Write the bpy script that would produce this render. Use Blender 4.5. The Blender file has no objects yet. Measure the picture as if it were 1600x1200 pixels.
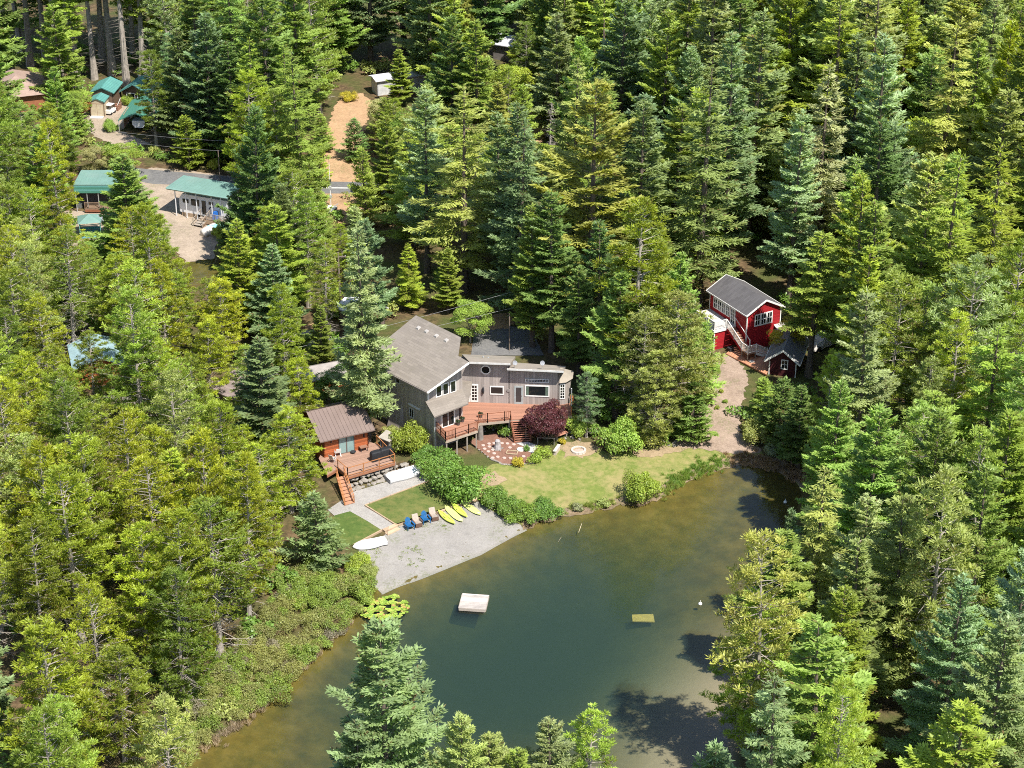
import bpy, bmesh, math, random
import numpy as np
from mathutils import Vector, Matrix
from mathutils.geometry import delaunay_2d_cdt

R = math.radians
SC = bpy.context.scene
COL = SC.collection
random.seed(7)
RNG = np.random.default_rng(11)

# ------------------------------------------------------------------ camera
CAM_H, FPX, PITCH = 100.0, 3093.0, R(27.0)
cam = bpy.data.cameras.new('Camera')
cam.sensor_width = 36.0
cam.lens = FPX / 1600.0 * 36.0
cam.clip_start = 1.0
cam.clip_end = 6000.0
cam_o = bpy.data.objects.new('Camera', cam)
COL.objects.link(cam_o)
cam_o.location = (0, 0, CAM_H)
cam_o.rotation_euler = (math.pi / 2 - PITCH, 0, 0)
SC.camera = cam_o

# ------------------------------------------------------------------ sky, sun, exposure
SUN_DIR = Vector((0.40, -0.50, 1.0)).normalized()
SUN_EL = math.asin(SUN_DIR.z)
SUN_AZ = math.atan2(SUN_DIR.x, SUN_DIR.y)
world = bpy.data.worlds.new('World')
SC.world = world
world.use_nodes = True
wn = world.node_tree
wn.nodes.clear()
sky = wn.nodes.new('ShaderNodeTexSky')
sky.sky_type = 'NISHITA'
sky.sun_disc = False
sky.sun_elevation = SUN_EL
sky.sun_rotation = SUN_AZ
sky.air_density = 1.0
sky.dust_density = 0.6
bg = wn.nodes.new('ShaderNodeBackground')
bg.inputs['Strength'].default_value = 0.12
wo = wn.nodes.new('ShaderNodeOutputWorld')
wn.links.new(sky.outputs[0], bg.inputs[0])
wn.links.new(bg.outputs[0], wo.inputs[0])
sun = bpy.data.lights.new('Sun', 'SUN')
sun.energy = 5.0
sun.angle = R(0.53)
sun.color = (1.0, 0.95, 0.86)
sun_o = bpy.data.objects.new('Sun', sun)
COL.objects.link(sun_o)
sun_o.rotation_euler = SUN_DIR.to_track_quat('Z', 'Y').to_euler()
sun_o.location = (60, -40, 160)
SC.view_settings.view_transform = 'Standard'
SC.view_settings.look = 'None'
SC.view_settings.gamma = 1.0
SC.view_settings.exposure = 0.8
SC.view_settings.use_curve_mapping = False
SC.render.engine = 'CYCLES'
cy = SC.cycles
cy.max_bounces = 6
cy.diffuse_bounces = 3
cy.glossy_bounces = 2
cy.transmission_bounces = 4
cy.transparent_max_bounces = 10
cy.volume_bounces = 0
cy.filter_width = 1.0
cy.use_denoising = False
cy.adaptive_threshold = 0.015
cy.sample_clamp_indirect = 4.0

# ------------------------------------------------------------------ camera geometry used to measure the place
_fw = np.array([0, math.cos(PITCH), -math.sin(PITCH)])
_up = np.array([0, math.sin(PITCH), math.cos(PITCH)])

def ray(px, py):
    return _fw + (px - 800) / FPX * np.array([1.0, 0, 0]) + (600 - py) / FPX * _up

def Zp(px, py, z=0.0):
    d = ray(px, py)
    t = (z - CAM_H) / d[2]
    return Vector((t * d[0], t * d[1], z))

def proj(p):
    v = np.array([p[0], p[1], p[2] - CAM_H])
    d = v @ _fw
    return 800 + FPX * v[0] / d, 600 - FPX * (v @ _up) / d

def plane_hit(px, py, p0, n):
    d = ray(px, py)
    o = np.array([0, 0, CAM_H])
    t = np.dot(np.array(p0) - o, n) / np.dot(d, n)
    return Vector(o + t * d)

# ------------------------------------------------------------------ materials
MATS = {}

class NT:
    def __init__(self, name):
        self.m = bpy.data.materials.new(name)
        self.m.use_nodes = True
        self.t = self.m.node_tree
        self.t.nodes.clear()
        self.out = self.t.nodes.new('ShaderNodeOutputMaterial')
    def n(self, typ, props=None, **ins):
        nd = self.t.nodes.new('ShaderNode' + typ)
        for k, v in (props or {}).items():
            setattr(nd, k, v)
        for k, v in ins.items():
            key = int(k[1:]) if k[0] == 'i' and k[1:].isdigit() else k.replace('_', ' ')
            s = nd.inputs[key]
            if isinstance(v, bpy.types.NodeSocket):
                self.t.links.new(v, s)
            else:
                if s.type == 'RGBA' and len(v) == 3:
                    v = (*v, 1)
                s.default_value = v
        return nd
    def mix(self, f, a, b, blend='MIX'):
        nd = self.n('Mix', {'data_type': 'RGBA', 'blend_type': blend})
        for i, v in ((0, f), (6, a), (7, b)):
            if isinstance(v, bpy.types.NodeSocket):
                self.t.links.new(v, nd.inputs[i])
            else:
                nd.inputs[i].default_value = (*v, 1) if i and len(v) == 3 else v
        return nd.outputs[2]
    def math(self, op, a, b=0.0, c=0.0):
        nd = self.n('Math', {'operation': op})
        for i, v in enumerate((a, b, c)):
            if isinstance(v, bpy.types.NodeSocket):
                self.t.links.new(v, nd.inputs[i])
            else:
                nd.inputs[i].default_value = v
        return nd.outputs[0]
    def noise(self, vec, scale, detail=3.0, rough=0.55):
        return self.n('TexNoise', Vector=vec, Scale=scale, Detail=detail, Roughness=rough).outputs[0]
    def ramp(self, fac, stops):
        nd = self.n('ValToRGB', Fac=fac)
        cr = nd.color_ramp
        while len(cr.elements) < len(stops):
            cr.elements.new(0.5)
        for e, (p, c) in zip(cr.elements, stops):
            e.position = p
            e.color = (*c, 1) if len(c) == 3 else c
        return nd.outputs[0]
    def maprange(self, v, a, b, c, d):
        nd = self.n('MapRange', i0=v, i1=a, i2=b, i3=c, i4=d)
        return nd.outputs[0]
    def pos(self):
        return self.n('NewGeometry').outputs['Position']
    def obj(self):
        return self.n('TexCoord').outputs['Object']
    def bump(self, h, strength, dist=0.02):
        return self.n('Bump', Height=h, Strength=strength, Distance=dist).outputs[0]
    def surf(self, col, rough=0.8, normal=None, spec=0.3, metal=0.0):
        b = self.n('BsdfPrincipled', Base_Color=col, Roughness=rough, Metallic=metal)
        b.inputs['Specular IOR Level'].default_value = spec
        if normal is not None:
            self.t.links.new(normal, b.inputs['Normal'])
        self.t.links.new(b.outputs[0], self.out.inputs['Surface'])
        return b

def plain(name, col, rough=0.75, var=0.18, scale=2.0, bump=0.15, metal=0.0, spec=0.3, dirt=None):
    """one colour with fine and coarse variation and a little relief"""
    if name in MATS:
        return MATS[name]
    N = NT(name)
    p = N.obj()
    a = N.noise(p, scale, 4)
    b = N.noise(p, scale * 9, 2)
    f = N.math('ADD', N.math('MULTIPLY', a, 0.65), N.math('MULTIPLY', b, 0.35))
    lo = tuple(c * (1 - var * 1.6) for c in col)
    hi = tuple(min(1, c * (1 + var * 1.6)) for c in col)
    c = N.ramp(f, [(0.25, lo), (0.75, hi)])
    if dirt:
        d = N.maprange(N.noise(p, scale * 0.35, 5, 0.65), 0.5, 0.72, 0.0, 0.6)
        c = N.mix(d, c, dirt)
    N.surf(c, rough, N.bump(b, bump, 0.01), spec, metal)
    MATS[name] = N.m
    return N.m

def boards(name, col, axis, width, var=0.2, gap=0.06, rough=0.8, grain=(1, 1, 1), dark=0.35, dirt=None):
    """board siding or decking: each board its own shade, a groove between, grain along it"""
    if name in MATS:
        return MATS[name]
    N = NT(name)
    p = N.obj()
    s = N.n('SeparateXYZ', i0=p).outputs[axis]
    q = N.math('DIVIDE', s, width)
    idx = N.math('FLOOR', q)
    fr = N.math('FRACT', q)
    wn_ = N.n('TexWhiteNoise', {'noise_dimensions': '1D'}, W=idx).outputs[0]
    mp = N.n('Mapping', Vector=p, Scale=grain).outputs[0]
    g = N.noise(mp, 3.0, 5, 0.6)
    f = N.math('ADD', N.math('MULTIPLY', wn_, 0.5), N.math('MULTIPLY', g, 0.5))
    lo = tuple(c * (1 - var * 1.5) for c in col)
    hi = tuple(min(1, c * (1 + var * 1.5)) for c in col)
    c = N.ramp(f, [(0.2, lo), (0.8, hi)])
    if dirt:
        d = N.maprange(N.noise(p, 0.8, 5, 0.65), 0.5, 0.75, 0.0, 0.55)
        c = N.mix(d, c, dirt)
    e = N.math('LESS_THAN', fr, gap)
    c = N.mix(e, c, tuple(x * dark for x in col))
    h = N.math('SUBTRACT', N.math('MULTIPLY', g, 0.3), e)
    N.surf(c, rough, N.bump(h, 0.5, 0.012), 0.25)
    MATS[name] = N.m
    return N.m

def shingle(name, col, var=0.2, moss=None):
    if name in MATS:
        return MATS[name]
    N = NT(name)
    p = N.obj()
    br = N.n('TexBrick', Vector=N.n('Mapping', Vector=p, Rotation=(0, 0, 0)).outputs[0], Scale=1.0,
             Color1=tuple(c * (1 - var) for c in col), Color2=tuple(c * (1 + var) for c in col), Mortar=tuple(c * 0.6 for c in col))
    br.inputs['Brick Width'].default_value = 0.9
    br.inputs['Row Height'].default_value = 0.28
    br.inputs['Mortar Size'].default_value = 0.012
    a = N.noise(p, 0.45, 5, 0.65)
    b = N.noise(p, 14.0, 2)
    c = N.mix(N.maprange(a, 0.35, 0.7, 0.0, 0.55), br.outputs[0], tuple(c * 1.25 for c in col))
    c = N.mix(N.maprange(b, 0.3, 0.75, 0.0, 0.4), c, tuple(c_ * 0.72 for c_ in col))
    if moss:
        c = N.mix(N.maprange(N.noise(p, 0.9, 5, 0.7), 0.52, 0.75, 0, 0.6), c, moss)
    N.surf(c, 0.92, N.bump(b, 0.35, 0.02), 0.15)
    MATS[name] = N.m
    return N.m

def foliage(name, hue=0.0):
    """leaf tissue: colour from the plant (object colour) times each spray's own tint; thin, so light comes through"""
    if name in MATS:
        return MATS[name]
    N = NT(name)
    oi = N.n('ObjectInfo')
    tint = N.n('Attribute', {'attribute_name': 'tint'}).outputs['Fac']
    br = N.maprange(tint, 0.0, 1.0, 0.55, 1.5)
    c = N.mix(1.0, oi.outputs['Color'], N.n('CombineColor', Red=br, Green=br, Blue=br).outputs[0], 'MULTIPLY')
    big = N.noise(N.pos(), 0.35, 3)
    c = N.mix(N.maprange(big, 0.35, 0.7, 0.0, 0.45), c, N.mix(1.0, c, (1.22, 1.12, 0.75), 'MULTIPLY'))
    dry = N.maprange(tint, 0.03, 0.07, 0.75, 0.0)
    c = N.mix(dry, c, (0.20, 0.125, 0.06))
    d = N.n('BsdfDiffuse', Color=c)
    tr = N.n('BsdfTranslucent', Color=N.mix(1.0, c, (1.5, 1.5, 0.5), 'MULTIPLY'))
    m1 = N.n('MixShader', i0=0.34, i1=d.outputs[0], i2=tr.outputs[0])
    gl = N.n('BsdfGlossy', Color=(0.9, 0.95, 1.0), Roughness=0.45)
    m2 = N.n('MixShader', i0=0.02, i1=m1.outputs[0], i2=gl.outputs[0])
    N.t.links.new(m2.outputs[0], N.out.inputs['Surface'])
    MATS[name] = N.m
    return N.m

def glass_pane(name='window_glass', col=(0.012, 0.015, 0.016)):
    if name in MATS:
        return MATS[name]
    N = NT(name)
    N.surf(col, 0.06, None, 0.6)
    MATS[name] = N.m
    return N.m

# ------------------------------------------------------------------ mesh and object helpers
def link(o, parent=None):
    COL.objects.link(o)
    if parent is not None:
        o.parent = parent
    return o

def tag(o, label=None, cat=None, group=None, kind=None):
    if label: o['label'] = label
    if cat: o['category'] = cat
    if group: o['group'] = group
    if kind: o['kind'] = kind
    return o

def thing(name, label, cat, loc=(0, 0, 0), rz=0.0, group=None):
    o = bpy.data.objects.new(name, None)
    o.empty_display_size = 0.3
    COL.objects.link(o)
    o.location = loc
    o.rotation_euler = (0, 0, rz)
    return tag(o, label, cat, group)

def mesh_obj(name, verts, faces, mat, parent=None, loc=(0, 0, 0), rz=0.0, smooth=False):
    me = bpy.data.meshes.new(name)
    me.from_pydata([tuple(v) for v in verts], [], faces)
    if smooth:
        me.polygons.foreach_set('use_smooth', [True] * len(me.polygons))
    me.update()
    o = bpy.data.objects.new(name, me)
    if mat is not None:
        me.materials.append(mat)
    o.location = loc
    o.rotation_euler = (0, 0, rz)
    return link(o, parent)

class MB:
    def __init__(s):
        s.v, s.f = [], []
    def add(s, vs, fs):
        b = len(s.v)
        s.v += [Vector(v) for v in vs]
        s.f += [tuple(i + b for i in f) for f in fs]
        return s
    def hexa(s, p):
        return s.add(p, [(0, 3, 2, 1), (4, 5, 6, 7), (0, 1, 5, 4), (1, 2, 6, 5), (2, 3, 7, 6), (3, 0, 4, 7)])
    def box(s, x0, x1, y0, y1, z0, z1):
        return s.hexa([(x0, y0, z0), (x1, y0, z0), (x1, y1, z0), (x0, y1, z0), (x0, y0, z1), (x1, y0, z1), (x1, y1, z1), (x0, y1, z1)])
    def slab(s, poly, th):
        """3-D polygon (counter-clockwise from above) thickened downwards"""
        n = len(poly)
        lo = [Vector(p) - Vector((0, 0, th)) for p in poly]
        return s.add(list(poly) + lo, [tuple(range(n)), tuple(range(2 * n - 1, n - 1, -1))] + [(i + n, (i + 1) % n + n, (i + 1) % n, i) for i in range(n)])
    def wall(s, p, q, z0, z1p, z1q, th=0.2):
        """upright wall from plan point p to q, outside on the right-hand side of p->q, sloped top allowed"""
        p, q = Vector((p[0], p[1])), Vector((q[0], q[1]))
        d = (q - p).normalized()
        n = Vector((-d.y, d.x)) * th
        z0p, z0q = z0 if isinstance(z0, tuple) else (z0, z0)
        P = [(p, z0p), (q, z0q), (q + n, z0q), (p + n, z0p), (p, z1p), (q, z1q), (q + n, z1q), (p + n, z1p)]
        return s.hexa([(a.x, a.y, z) for a, z in P])
    def bar(s, p, q, w, h=None):
        p, q = Vector(p), Vector(q)
        h = h or w
        d = (q - p).normalized()
        a = d.cross(Vector((0, 0, 1)))
        if a.length < 1e-4:
            a = Vector((1, 0, 0))
        a.normalize()
        b = a.cross(d).normalized()
        a, b = a * w / 2, b * h / 2
        return s.hexa([p - a - b, p + a - b, p + a + b, p - a + b, q - a - b, q + a - b, q + a + b, q - a + b])
    def tube(s, p, q, r0, r1=None, n=8):
        p, q = Vector(p), Vector(q)
        r1 = r0 if r1 is None else r1
        d = (q - p).normalized()
        a = d.cross(Vector((0, 0, 1)))
        if a.length < 1e-4:
            a = Vector((1, 0, 0))
        a.normalize()
        b = a.cross(d).normalized()
        vs = []
        for c, r in ((p, r0), (q, r1)):
            for i in range(n):
                t = 2 * math.pi * i / n
                vs.append(c + a * math.cos(t) * r + b * math.sin(t) * r)
        fs = [(i, (i + 1) % n, (i + 1) % n + n, i + n) for i in range(n)] + [tuple(range(n - 1, -1, -1)), tuple(range(n, 2 * n))]
        return s.add(vs, fs)
    def lathe(s, prof, n=16, c=(0, 0)):
        vs, fs = [], []
        for r, z in prof:
            for i in range(n):
                t = 2 * math.pi * i / n
                vs.append((c[0] + r * math.cos(t), c[1] + r * math.sin(t), z))
        for k in range(len(prof) - 1):
            for i in range(n):
                j = (i + 1) % n
                fs.append((k * n + i, k * n + j, (k + 1) * n + j, (k + 1) * n + i))
        fs.append(tuple(range(n - 1, -1, -1)))
        fs.append(tuple(range((len(prof) - 1) * n, len(prof) * n)))
        return s.add(vs, fs)
    def loft(s, rings, caps=True):
        n = len(rings[0])
        vs = [p for r in rings for p in r]
        fs = []
        for k in range(len(rings) - 1):
            for i in range(n):
                j = (i + 1) % n
                fs.append((k * n + i, k * n + j, (k + 1) * n + j, (k + 1) * n + i))
        if caps:
            fs.append(tuple(range(n - 1, -1, -1)))
            fs.append(tuple(range((len(rings) - 1) * n, len(rings) * n)))
        return s.add(vs, fs)
    def build(s, name, mat, parent=None, loc=(0, 0, 0), rz=0.0, smooth=False):
        return mesh_obj(name, s.v, s.f, mat, parent, loc, rz, smooth)

def copy_tree(o, parent=None):
    c = o.copy()
    COL.objects.link(c)
    c.parent = parent
    for ch in o.children:
        copy_tree(ch, c)
    return c

def in_poly(px, py, poly):
    c = False
    j = len(poly) - 1
    for i in range(len(poly)):
        xi, yi = poly[i]
        xj, yj = poly[j]
        if (yi > py) != (yj > py) and px < (xj - xi) * (py - yi) / (yj - yi) + xi:
            c = not c
        j = i
    return c

# ------------------------------------------------------------------ shoreline and terrain height
LAKE_PX = [(150, 1330), (215, 1235), (262, 1200), (282, 1180), (320, 1168), (370, 1145), (387, 1125), (425, 1094), (460, 1063), (492, 1026), (507, 1012),
           (538, 988), (549, 968), (556, 948), (572, 930), (596, 921), (622, 915), (652, 900), (702, 880), (752, 860), (800, 835), (818, 822), (850, 811),
           (887, 801), (929, 796), (953, 788), (972, 783), (1000, 784), (1030, 777), (1042, 765), (1060, 754), (1088, 743), (1108, 733), (1135, 726),
           (1163, 722), (1195, 726), (1219, 736), (1246, 752), (1252, 766), (1244, 800), (1236, 850), (1215, 930), (1185, 1010), (1160, 1080), (1140, 1150), (1128, 1230),
           (1050, 1285), (900, 1300), (800, 1310), (700, 1290), (560, 1300), (420, 1330), (300, 1370)]
INLET_PX = [(40, 432), (110, 424), (200, 414), (290, 407), (330, 402), (352, 408), (352, 430), (300, 446), (200, 452), (60, 458)]

def shore(pxs):
    p = np.array([Zp(x, y, 0.0)[:2] for x, y in pxs])
    # densify with a Catmull-Rom curve so that the bank is smooth
    n = len(p)
    out = []
    for i in range(n):
        a, b, c, d = p[i - 1], p[i], p[(i + 1) % n], p[(i + 2) % n]
        for t in (0.0, 0.5):
            out.append(0.5 * ((2 * b) + (-a + c) * t + (2 * a - 5 * b + 4 * c - d) * t * t + (-a + 3 * b - 3 * c + d) * t ** 3))
    return np.array(out)

LAKE = shore(LAKE_PX)
INLET = shore(INLET_PX)

def sdist(x, y, poly):
    """signed distance to a polygon, positive outside"""
    x = np.asarray(x, float)
    y = np.asarray(y, float)
    d2 = np.full(x.shape, 1e12)
    ins = np.zeros(x.shape, bool)
    n = len(poly)
    for i in range(n):
        ax, ay = poly[i]
        bx, by = poly[(i + 1) % n]
        ex, ey = bx - ax, by - ay
        t = np.clip(((x - ax) * ex + (y - ay) * ey) / (ex * ex + ey * ey + 1e-9), 0, 1)
        d2 = np.minimum(d2, (x - ax - t * ex) ** 2 + (y - ay - t * ey) ** 2)
        if ay != by:
            cr = ((ay > y) != (by > y)) & (x < (bx - ax) * (y - ay) / (by - ay) + ax)
            ins ^= cr
    return np.where(ins, -1, 1) * np.sqrt(d2)

def ground(x, y):
    x = np.asarray(x, float)
    y = np.asarray(y, float)
    d = np.minimum(sdist(x, y, LAKE), sdist(x, y, INLET))
    up = np.where(d < 10, 0.085 * d, 0.85 + 0.03 * (np.minimum(d, 40) - 10))
    up = up + np.clip((d - 25) / 60, 0, 1) * (0.6 * np.sin(x * 0.06 + 1) * np.cos(y * 0.05))
    a = -d
    bowl = 3.4 * np.exp(-(((x + 3.5) / 14.5) ** 2 + ((y - 150) / 15.0) ** 2) ** 1.3)
    dep = 0.02 + 0.075 * a + np.minimum(bowl, a * 0.30)
    dep = np.minimum(dep, 4.2)
    z = np.where(d >= 0, up, -dep)
    return z

_gx = np.arange(-140, 141, 1.0)
_gy = np.arange(84, 402, 1.0)
_GX, _GY = np.meshgrid(_gx, _gy)
_GZ = ground(_GX, _GY)
_GL = _GZ.tolist()

def gz(x, y):
    """height of the ground, read from a one-metre grid"""
    u = min(max(x + 140.0, 0.0), len(_gx) - 1.001)
    v = min(max(y - 84.0, 0.0), len(_gy) - 1.001)
    i, j = int(u), int(v)
    a, b = u - i, v - j
    r0, r1 = _GL[j], _GL[j + 1]
    return (r0[i] * (1 - a) + r0[i + 1] * a) * (1 - b) + (r1[i] * (1 - a) + r1[i + 1] * a) * b

def G(px, py, dz=0.0):
    """the point of the ground seen at a pixel of the photograph"""
    z = 0.8
    for _ in range(5):
        p = Zp(px, py, z)
        z = gz(p.x, p.y)
    p = Zp(px, py, z)
    return Vector((p.x, p.y, z + dz))

# ------------------------------------------------------------------ ground sheet, reaching the horizon
def mat_ground():
    N = NT('forest_floor')
    p = N.pos()
    z = N.n('SeparateXYZ', i0=p).outputs[2]
    a = N.noise(p, 0.18, 5, 0.6)
    b = N.noise(p, 1.6, 5, 0.65)
    c = N.noise(p, 11.0, 3)
    duff = N.ramp(b, [(0.3, (0.045, 0.032, 0.02)), (0.52, (0.11, 0.075, 0.042)), (0.75, (0.2, 0.14, 0.075))])
    moss = N.ramp(c, [(0.3, (0.03, 0.045, 0.012)), (0.7, (0.10, 0.12, 0.035))])
    dry = N.mix(N.maprange(a, 0.42, 0.62, 0.0, 0.85), duff, moss)
    silt = N.ramp(N.noise(p, 0.55, 5, 0.6), [(0.3, (0.080, 0.062, 0.014)), (0.5, (0.115, 0.088, 0.018)), (0.72, (0.150, 0.115, 0.030))])
    weed = N.mix(N.maprange(N.noise(p, 0.7, 5, 0.65), 0.45, 0.7, 0.0, 0.7), silt, (0.060, 0.058, 0.014))
    # silty sand on the eastern shelf of the pond
    sx = N.n('SeparateXYZ', i0=p)
    east = N.maprange(N.math('ADD', sx.outputs[0], N.math('MULTIPLY', N.noise(p, 0.3, 3), 6.0)), 5.0, 15.0, 0.0, 1.0)
    south = N.maprange(sx.outputs[1], 152.0, 140.0, 0.0, 1.0)
    weed = N.mix(N.math('MULTIPLY', east, south), weed, (0.27, 0.22, 0.15))
    wet = N.maprange(z, -0.04, 0.10, 0.0, 1.0)
    col = N.mix(wet, weed, dry)
    N.surf(col, 0.95, N.bump(N.math('ADD', b, N.math('MULTIPLY', c, 0.4)), 0.7, 0.08), 0.1)
    return N.m

def make_ground():
    xs = np.concatenate([[-3000, -1200, -500, -260], np.arange(-150, -40, 2.5), np.arange(-40, 36, 0.4), np.arange(36, 151, 2.5), [260, 500, 1200, 3000]])
    ys = np.concatenate([[-1500, -400, 0, 60], np.arange(84, 112, 1.5), np.arange(112, 176, 0.4), np.arange(176, 400, 1.6), [450, 600, 1000, 2000, 4500]])
    X, Y = np.meshgrid(xs, ys)
    Z = ground(X, Y)
    nx, ny = len(xs), len(ys)
    v = np.stack([X, Y, Z], -1).reshape(-1, 3)
    i = np.arange(nx * ny).reshape(ny, nx)
    f = np.stack([i[:-1, :-1], i[:-1, 1:], i[1:, 1:], i[1:, :-1]], -1).reshape(-1, 4)
    o = mesh_obj('ground', v.tolist(), f.tolist(), mat_ground(), smooth=True)
    tag(o, 'brown forest floor and pond bed under the trees', kind='structure')
make_ground()

def mat_water():
    N = NT('pond_water')
    p = N.pos()
    w1 = N.noise(N.n('Mapping', Vector=p, Scale=(1.0, 2.2, 1.0), Rotation=(0, 0, R(20))).outputs[0], 1.3, 3, 0.6)
    w2 = N.noise(p, 6.0, 2, 0.5)
    calm = N.maprange(N.noise(p, 0.06, 2), 0.4, 0.62, 0.25, 1.0)
    h = N.math('MULTIPLY', N.math('ADD', w1, N.math('MULTIPLY', w2, 0.35)), calm)
    nrm = N.bump(h, 0.22, 0.10)
    fr = N.n('Fresnel', IOR=1.333, Normal=nrm).outputs[0]
    gl = N.n('BsdfGlossy', Color=(1, 1, 1), Roughness=0.06, Normal=nrm)
    tr = N.n('BsdfTransparent', Color=(1, 1, 1))
    mx = N.n('MixShader', i0=fr, i1=tr.outputs[0], i2=gl.outputs[0])
    N.t.links.new(mx.outputs[0], N.out.inputs['Surface'])
    va = N.n('VolumeAbsorption', Color=(0.46, 0.60, 0.44), Density=0.62)
    vs = N.n('VolumeScatter', Color=(0.25, 0.41, 0.37), Density=0.15)
    ad = N.n('AddShader', i0=va.outputs[0], i1=vs.outputs[0])
    N.t.links.new(ad.outputs[0], N.out.inputs['Volume'])
    return N.m
MATS['water'] = mat_water()

def make_water(name, poly, label):
    # the water body: surface at z = 0, its sides buried in the bank
    ctr = poly.mean(0)
    big = []
    n = len(poly)
    for i in range(n):
        t = poly[(i + 1) % n] - poly[i - 1]
        nr = np.array([t[1], -t[0]])
        nr /= np.linalg.norm(nr) + 1e-9
        big.append(poly[i] + nr * 0.5)
    area = sum(poly[i][0] * poly[(i + 1) % n][1] - poly[(i + 1) % n][0] * poly[i][1] for i in range(n))
    if area < 0:
        big = [2 * poly[i] - b for i, b in enumerate(big)][::-1]
    res = delaunay_2d_cdt([Vector(b) for b in big], [], [list(range(n))], 1, 1e-4)
    vv = [Vector((v.x, v.y, 0.0)) for v in res[0]]
    ff = [list(f) for f in res[2]]
    bm = bmesh.new()
    bv = [bm.verts.new(v) for v in vv]
    for f in ff:
        bm.faces.new([bv[i] for i in f])
    bmesh.ops.recalc_face_normals(bm, faces=bm.faces)
    if sum(f.normal.z for f in bm.faces) < 0:
        bmesh.ops.reverse_faces(bm, faces=bm.faces)
    ext = bmesh.ops.extrude_face_region(bm, geom=list(bm.faces))
    for e in ext['geom']:
        if isinstance(e, bmesh.types.BMVert):
            e.co.z = -5.0
    bmesh.ops.recalc_face_normals(bm, faces=bm.faces)
    me = bpy.data.meshes.new(name)
    bm.to_mesh(me)
    bm.free()
    me.materials.append(MATS['water'])
    o = bpy.data.objects.new(name, me)
    link(o)
    tag(o, label, kind='structure')
make_water('pond', LAKE, 'green and blue pond water with shallow brown edges')
make_water('inlet', INLET, 'strip of brown water below the far gravel shore')

# ------------------------------------------------------------------ ground covers as sheets laid on the terrain
def sheet(name, poly, mat, dz, label, step=0.9, px=True, zfun=None, ragged=0.0):
    pts = [G(x, y) if px else Vector((x, y, 0)) for x, y in poly]
    P = [np.array(p[:2]) for p in pts]
    out = []
    n = len(P)
    rr = random.Random(len(name) * 7 + n)
    for i in range(n):
        a, b = P[i], P[(i + 1) % n]
        m = max(1, int(np.linalg.norm(b - a) / (0.45 if ragged else step)))
        for k in range(m):
            q = a + (b - a) * k / m
            if ragged:
                q = q + np.array([rr.uniform(-1, 1), rr.uniform(-1, 1)]) * ragged
            out.append(q)
    nb = len(out)
    lo = np.min(out, 0)
    hi = np.max(out, 0)
    pl = [tuple(q) for q in out]
    arr = np.array(out)
    gx, gy = np.meshgrid(np.arange(lo[0], hi[0], step), np.arange(lo[1], hi[1], step))
    gx = gx.ravel()
    gy = gy.ravel()
    sd = sdist(gx, gy, arr)
    keep = sd < -step * 0.35
    inner = [Vector(t) for t in zip(gx[keep], gy[keep])]
    res = delaunay_2d_cdt([Vector(q) for q in out] + inner, [], [list(range(nb))], 1, 1e-5)
    vs = np.array([[v.x, v.y] for v in res[0]])
    z = ground(vs[:, 0], vs[:, 1]) if zfun is None else zfun(vs[:, 0], vs[:, 1])
    v3 = [(a, b, c + dz) for (a, b), c in zip(vs, z)]
    fs = []
    for f in res[2]:
        f = list(f)
        a, b, c = (vs[f[0]], vs[f[1]], vs[f[2]])
        if (b[0] - a[0]) * (c[1] - a[1]) - (b[1] - a[1]) * (c[0] - a[0]) < 0:
            f.reverse()
        fs.append(f)
    o = mesh_obj(name, v3, fs, mat, smooth=True)
    return tag(o, label, kind='structure')

def mat_gravel(name, c1, c2, weeds=0.0, scale=1.0):
    N = NT(name)
    p = N.pos()
    a = N.noise(p, 0.5 * scale, 5, 0.65)
    b = N.noise(p, 16.0 * scale, 3, 0.7)
    v = N.n('TexVoronoi', Vector=p, Scale=9.0 * scale).outputs['Color']
    vb = N.n('RGBToBW', Color=v).outputs[0]
    f = N.math('ADD', N.math('MULTIPLY', a, 0.5), N.math('ADD', N.math('MULTIPLY', b, 0.3), N.math('MULTIPLY', vb, 0.22)))
    c = N.ramp(f, [(0.3, c1), (0.7, c2)])
    c = N.mix(N.maprange(N.noise(p, 0.9 * scale, 5, 0.7), 0.56, 0.7, 0, 0.4), c, tuple(x * 0.62 for x in c1))
    if weeds:
        w = N.math('MULTIPLY', N.maprange(N.noise(p, 0.33, 4, 0.6), 0.52, 0.62, 0.0, 1.0), N.maprange(N.noise(p, 5.0, 3), 0.45, 0.6, 0.0, 1.0))
        c = N.mix(N.math('MULTIPLY', w, weeds), c, (0.12, 0.14, 0.05))
    N.surf(c, 0.95, N.bump(N.math('ADD', b, vb), 0.6, 0.03), 0.15)
    return N.m

def mat_grass(name, g1, g2, dry, amount, scale=1.0):
    N = NT(name)
    p = N.pos()
    a = N.noise(p, 0.22 * scale, 5, 0.6)
    b = N.noise(p, 1.5 * scale, 5, 0.7)
    c = N.noise(p, 13.0, 3, 0.7)
    col = N.ramp(N.math('ADD', N.math('MULTIPLY', b, 0.55), N.math('MULTIPLY', c, 0.45)), [(0.3, g1), (0.7, g2)])
    col = N.mix(N.math('MULTIPLY', N.maprange(N.math('ADD', N.math('MULTIPLY', a, 0.6), N.math('MULTIPLY', b, 0.4)), 0.44, 0.6, 0.0, 1.0), amount), col, dry)
    col = N.mix(N.maprange(N.noise(p, 0.6, 5, 0.75), 0.6, 0.72, 0.0, 0.55), col, tuple(x * 0.6 for x in dry))
    N.surf(col, 0.9, N.bump(c, 0.8, 0.05), 0.2)
    return N.m
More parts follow.
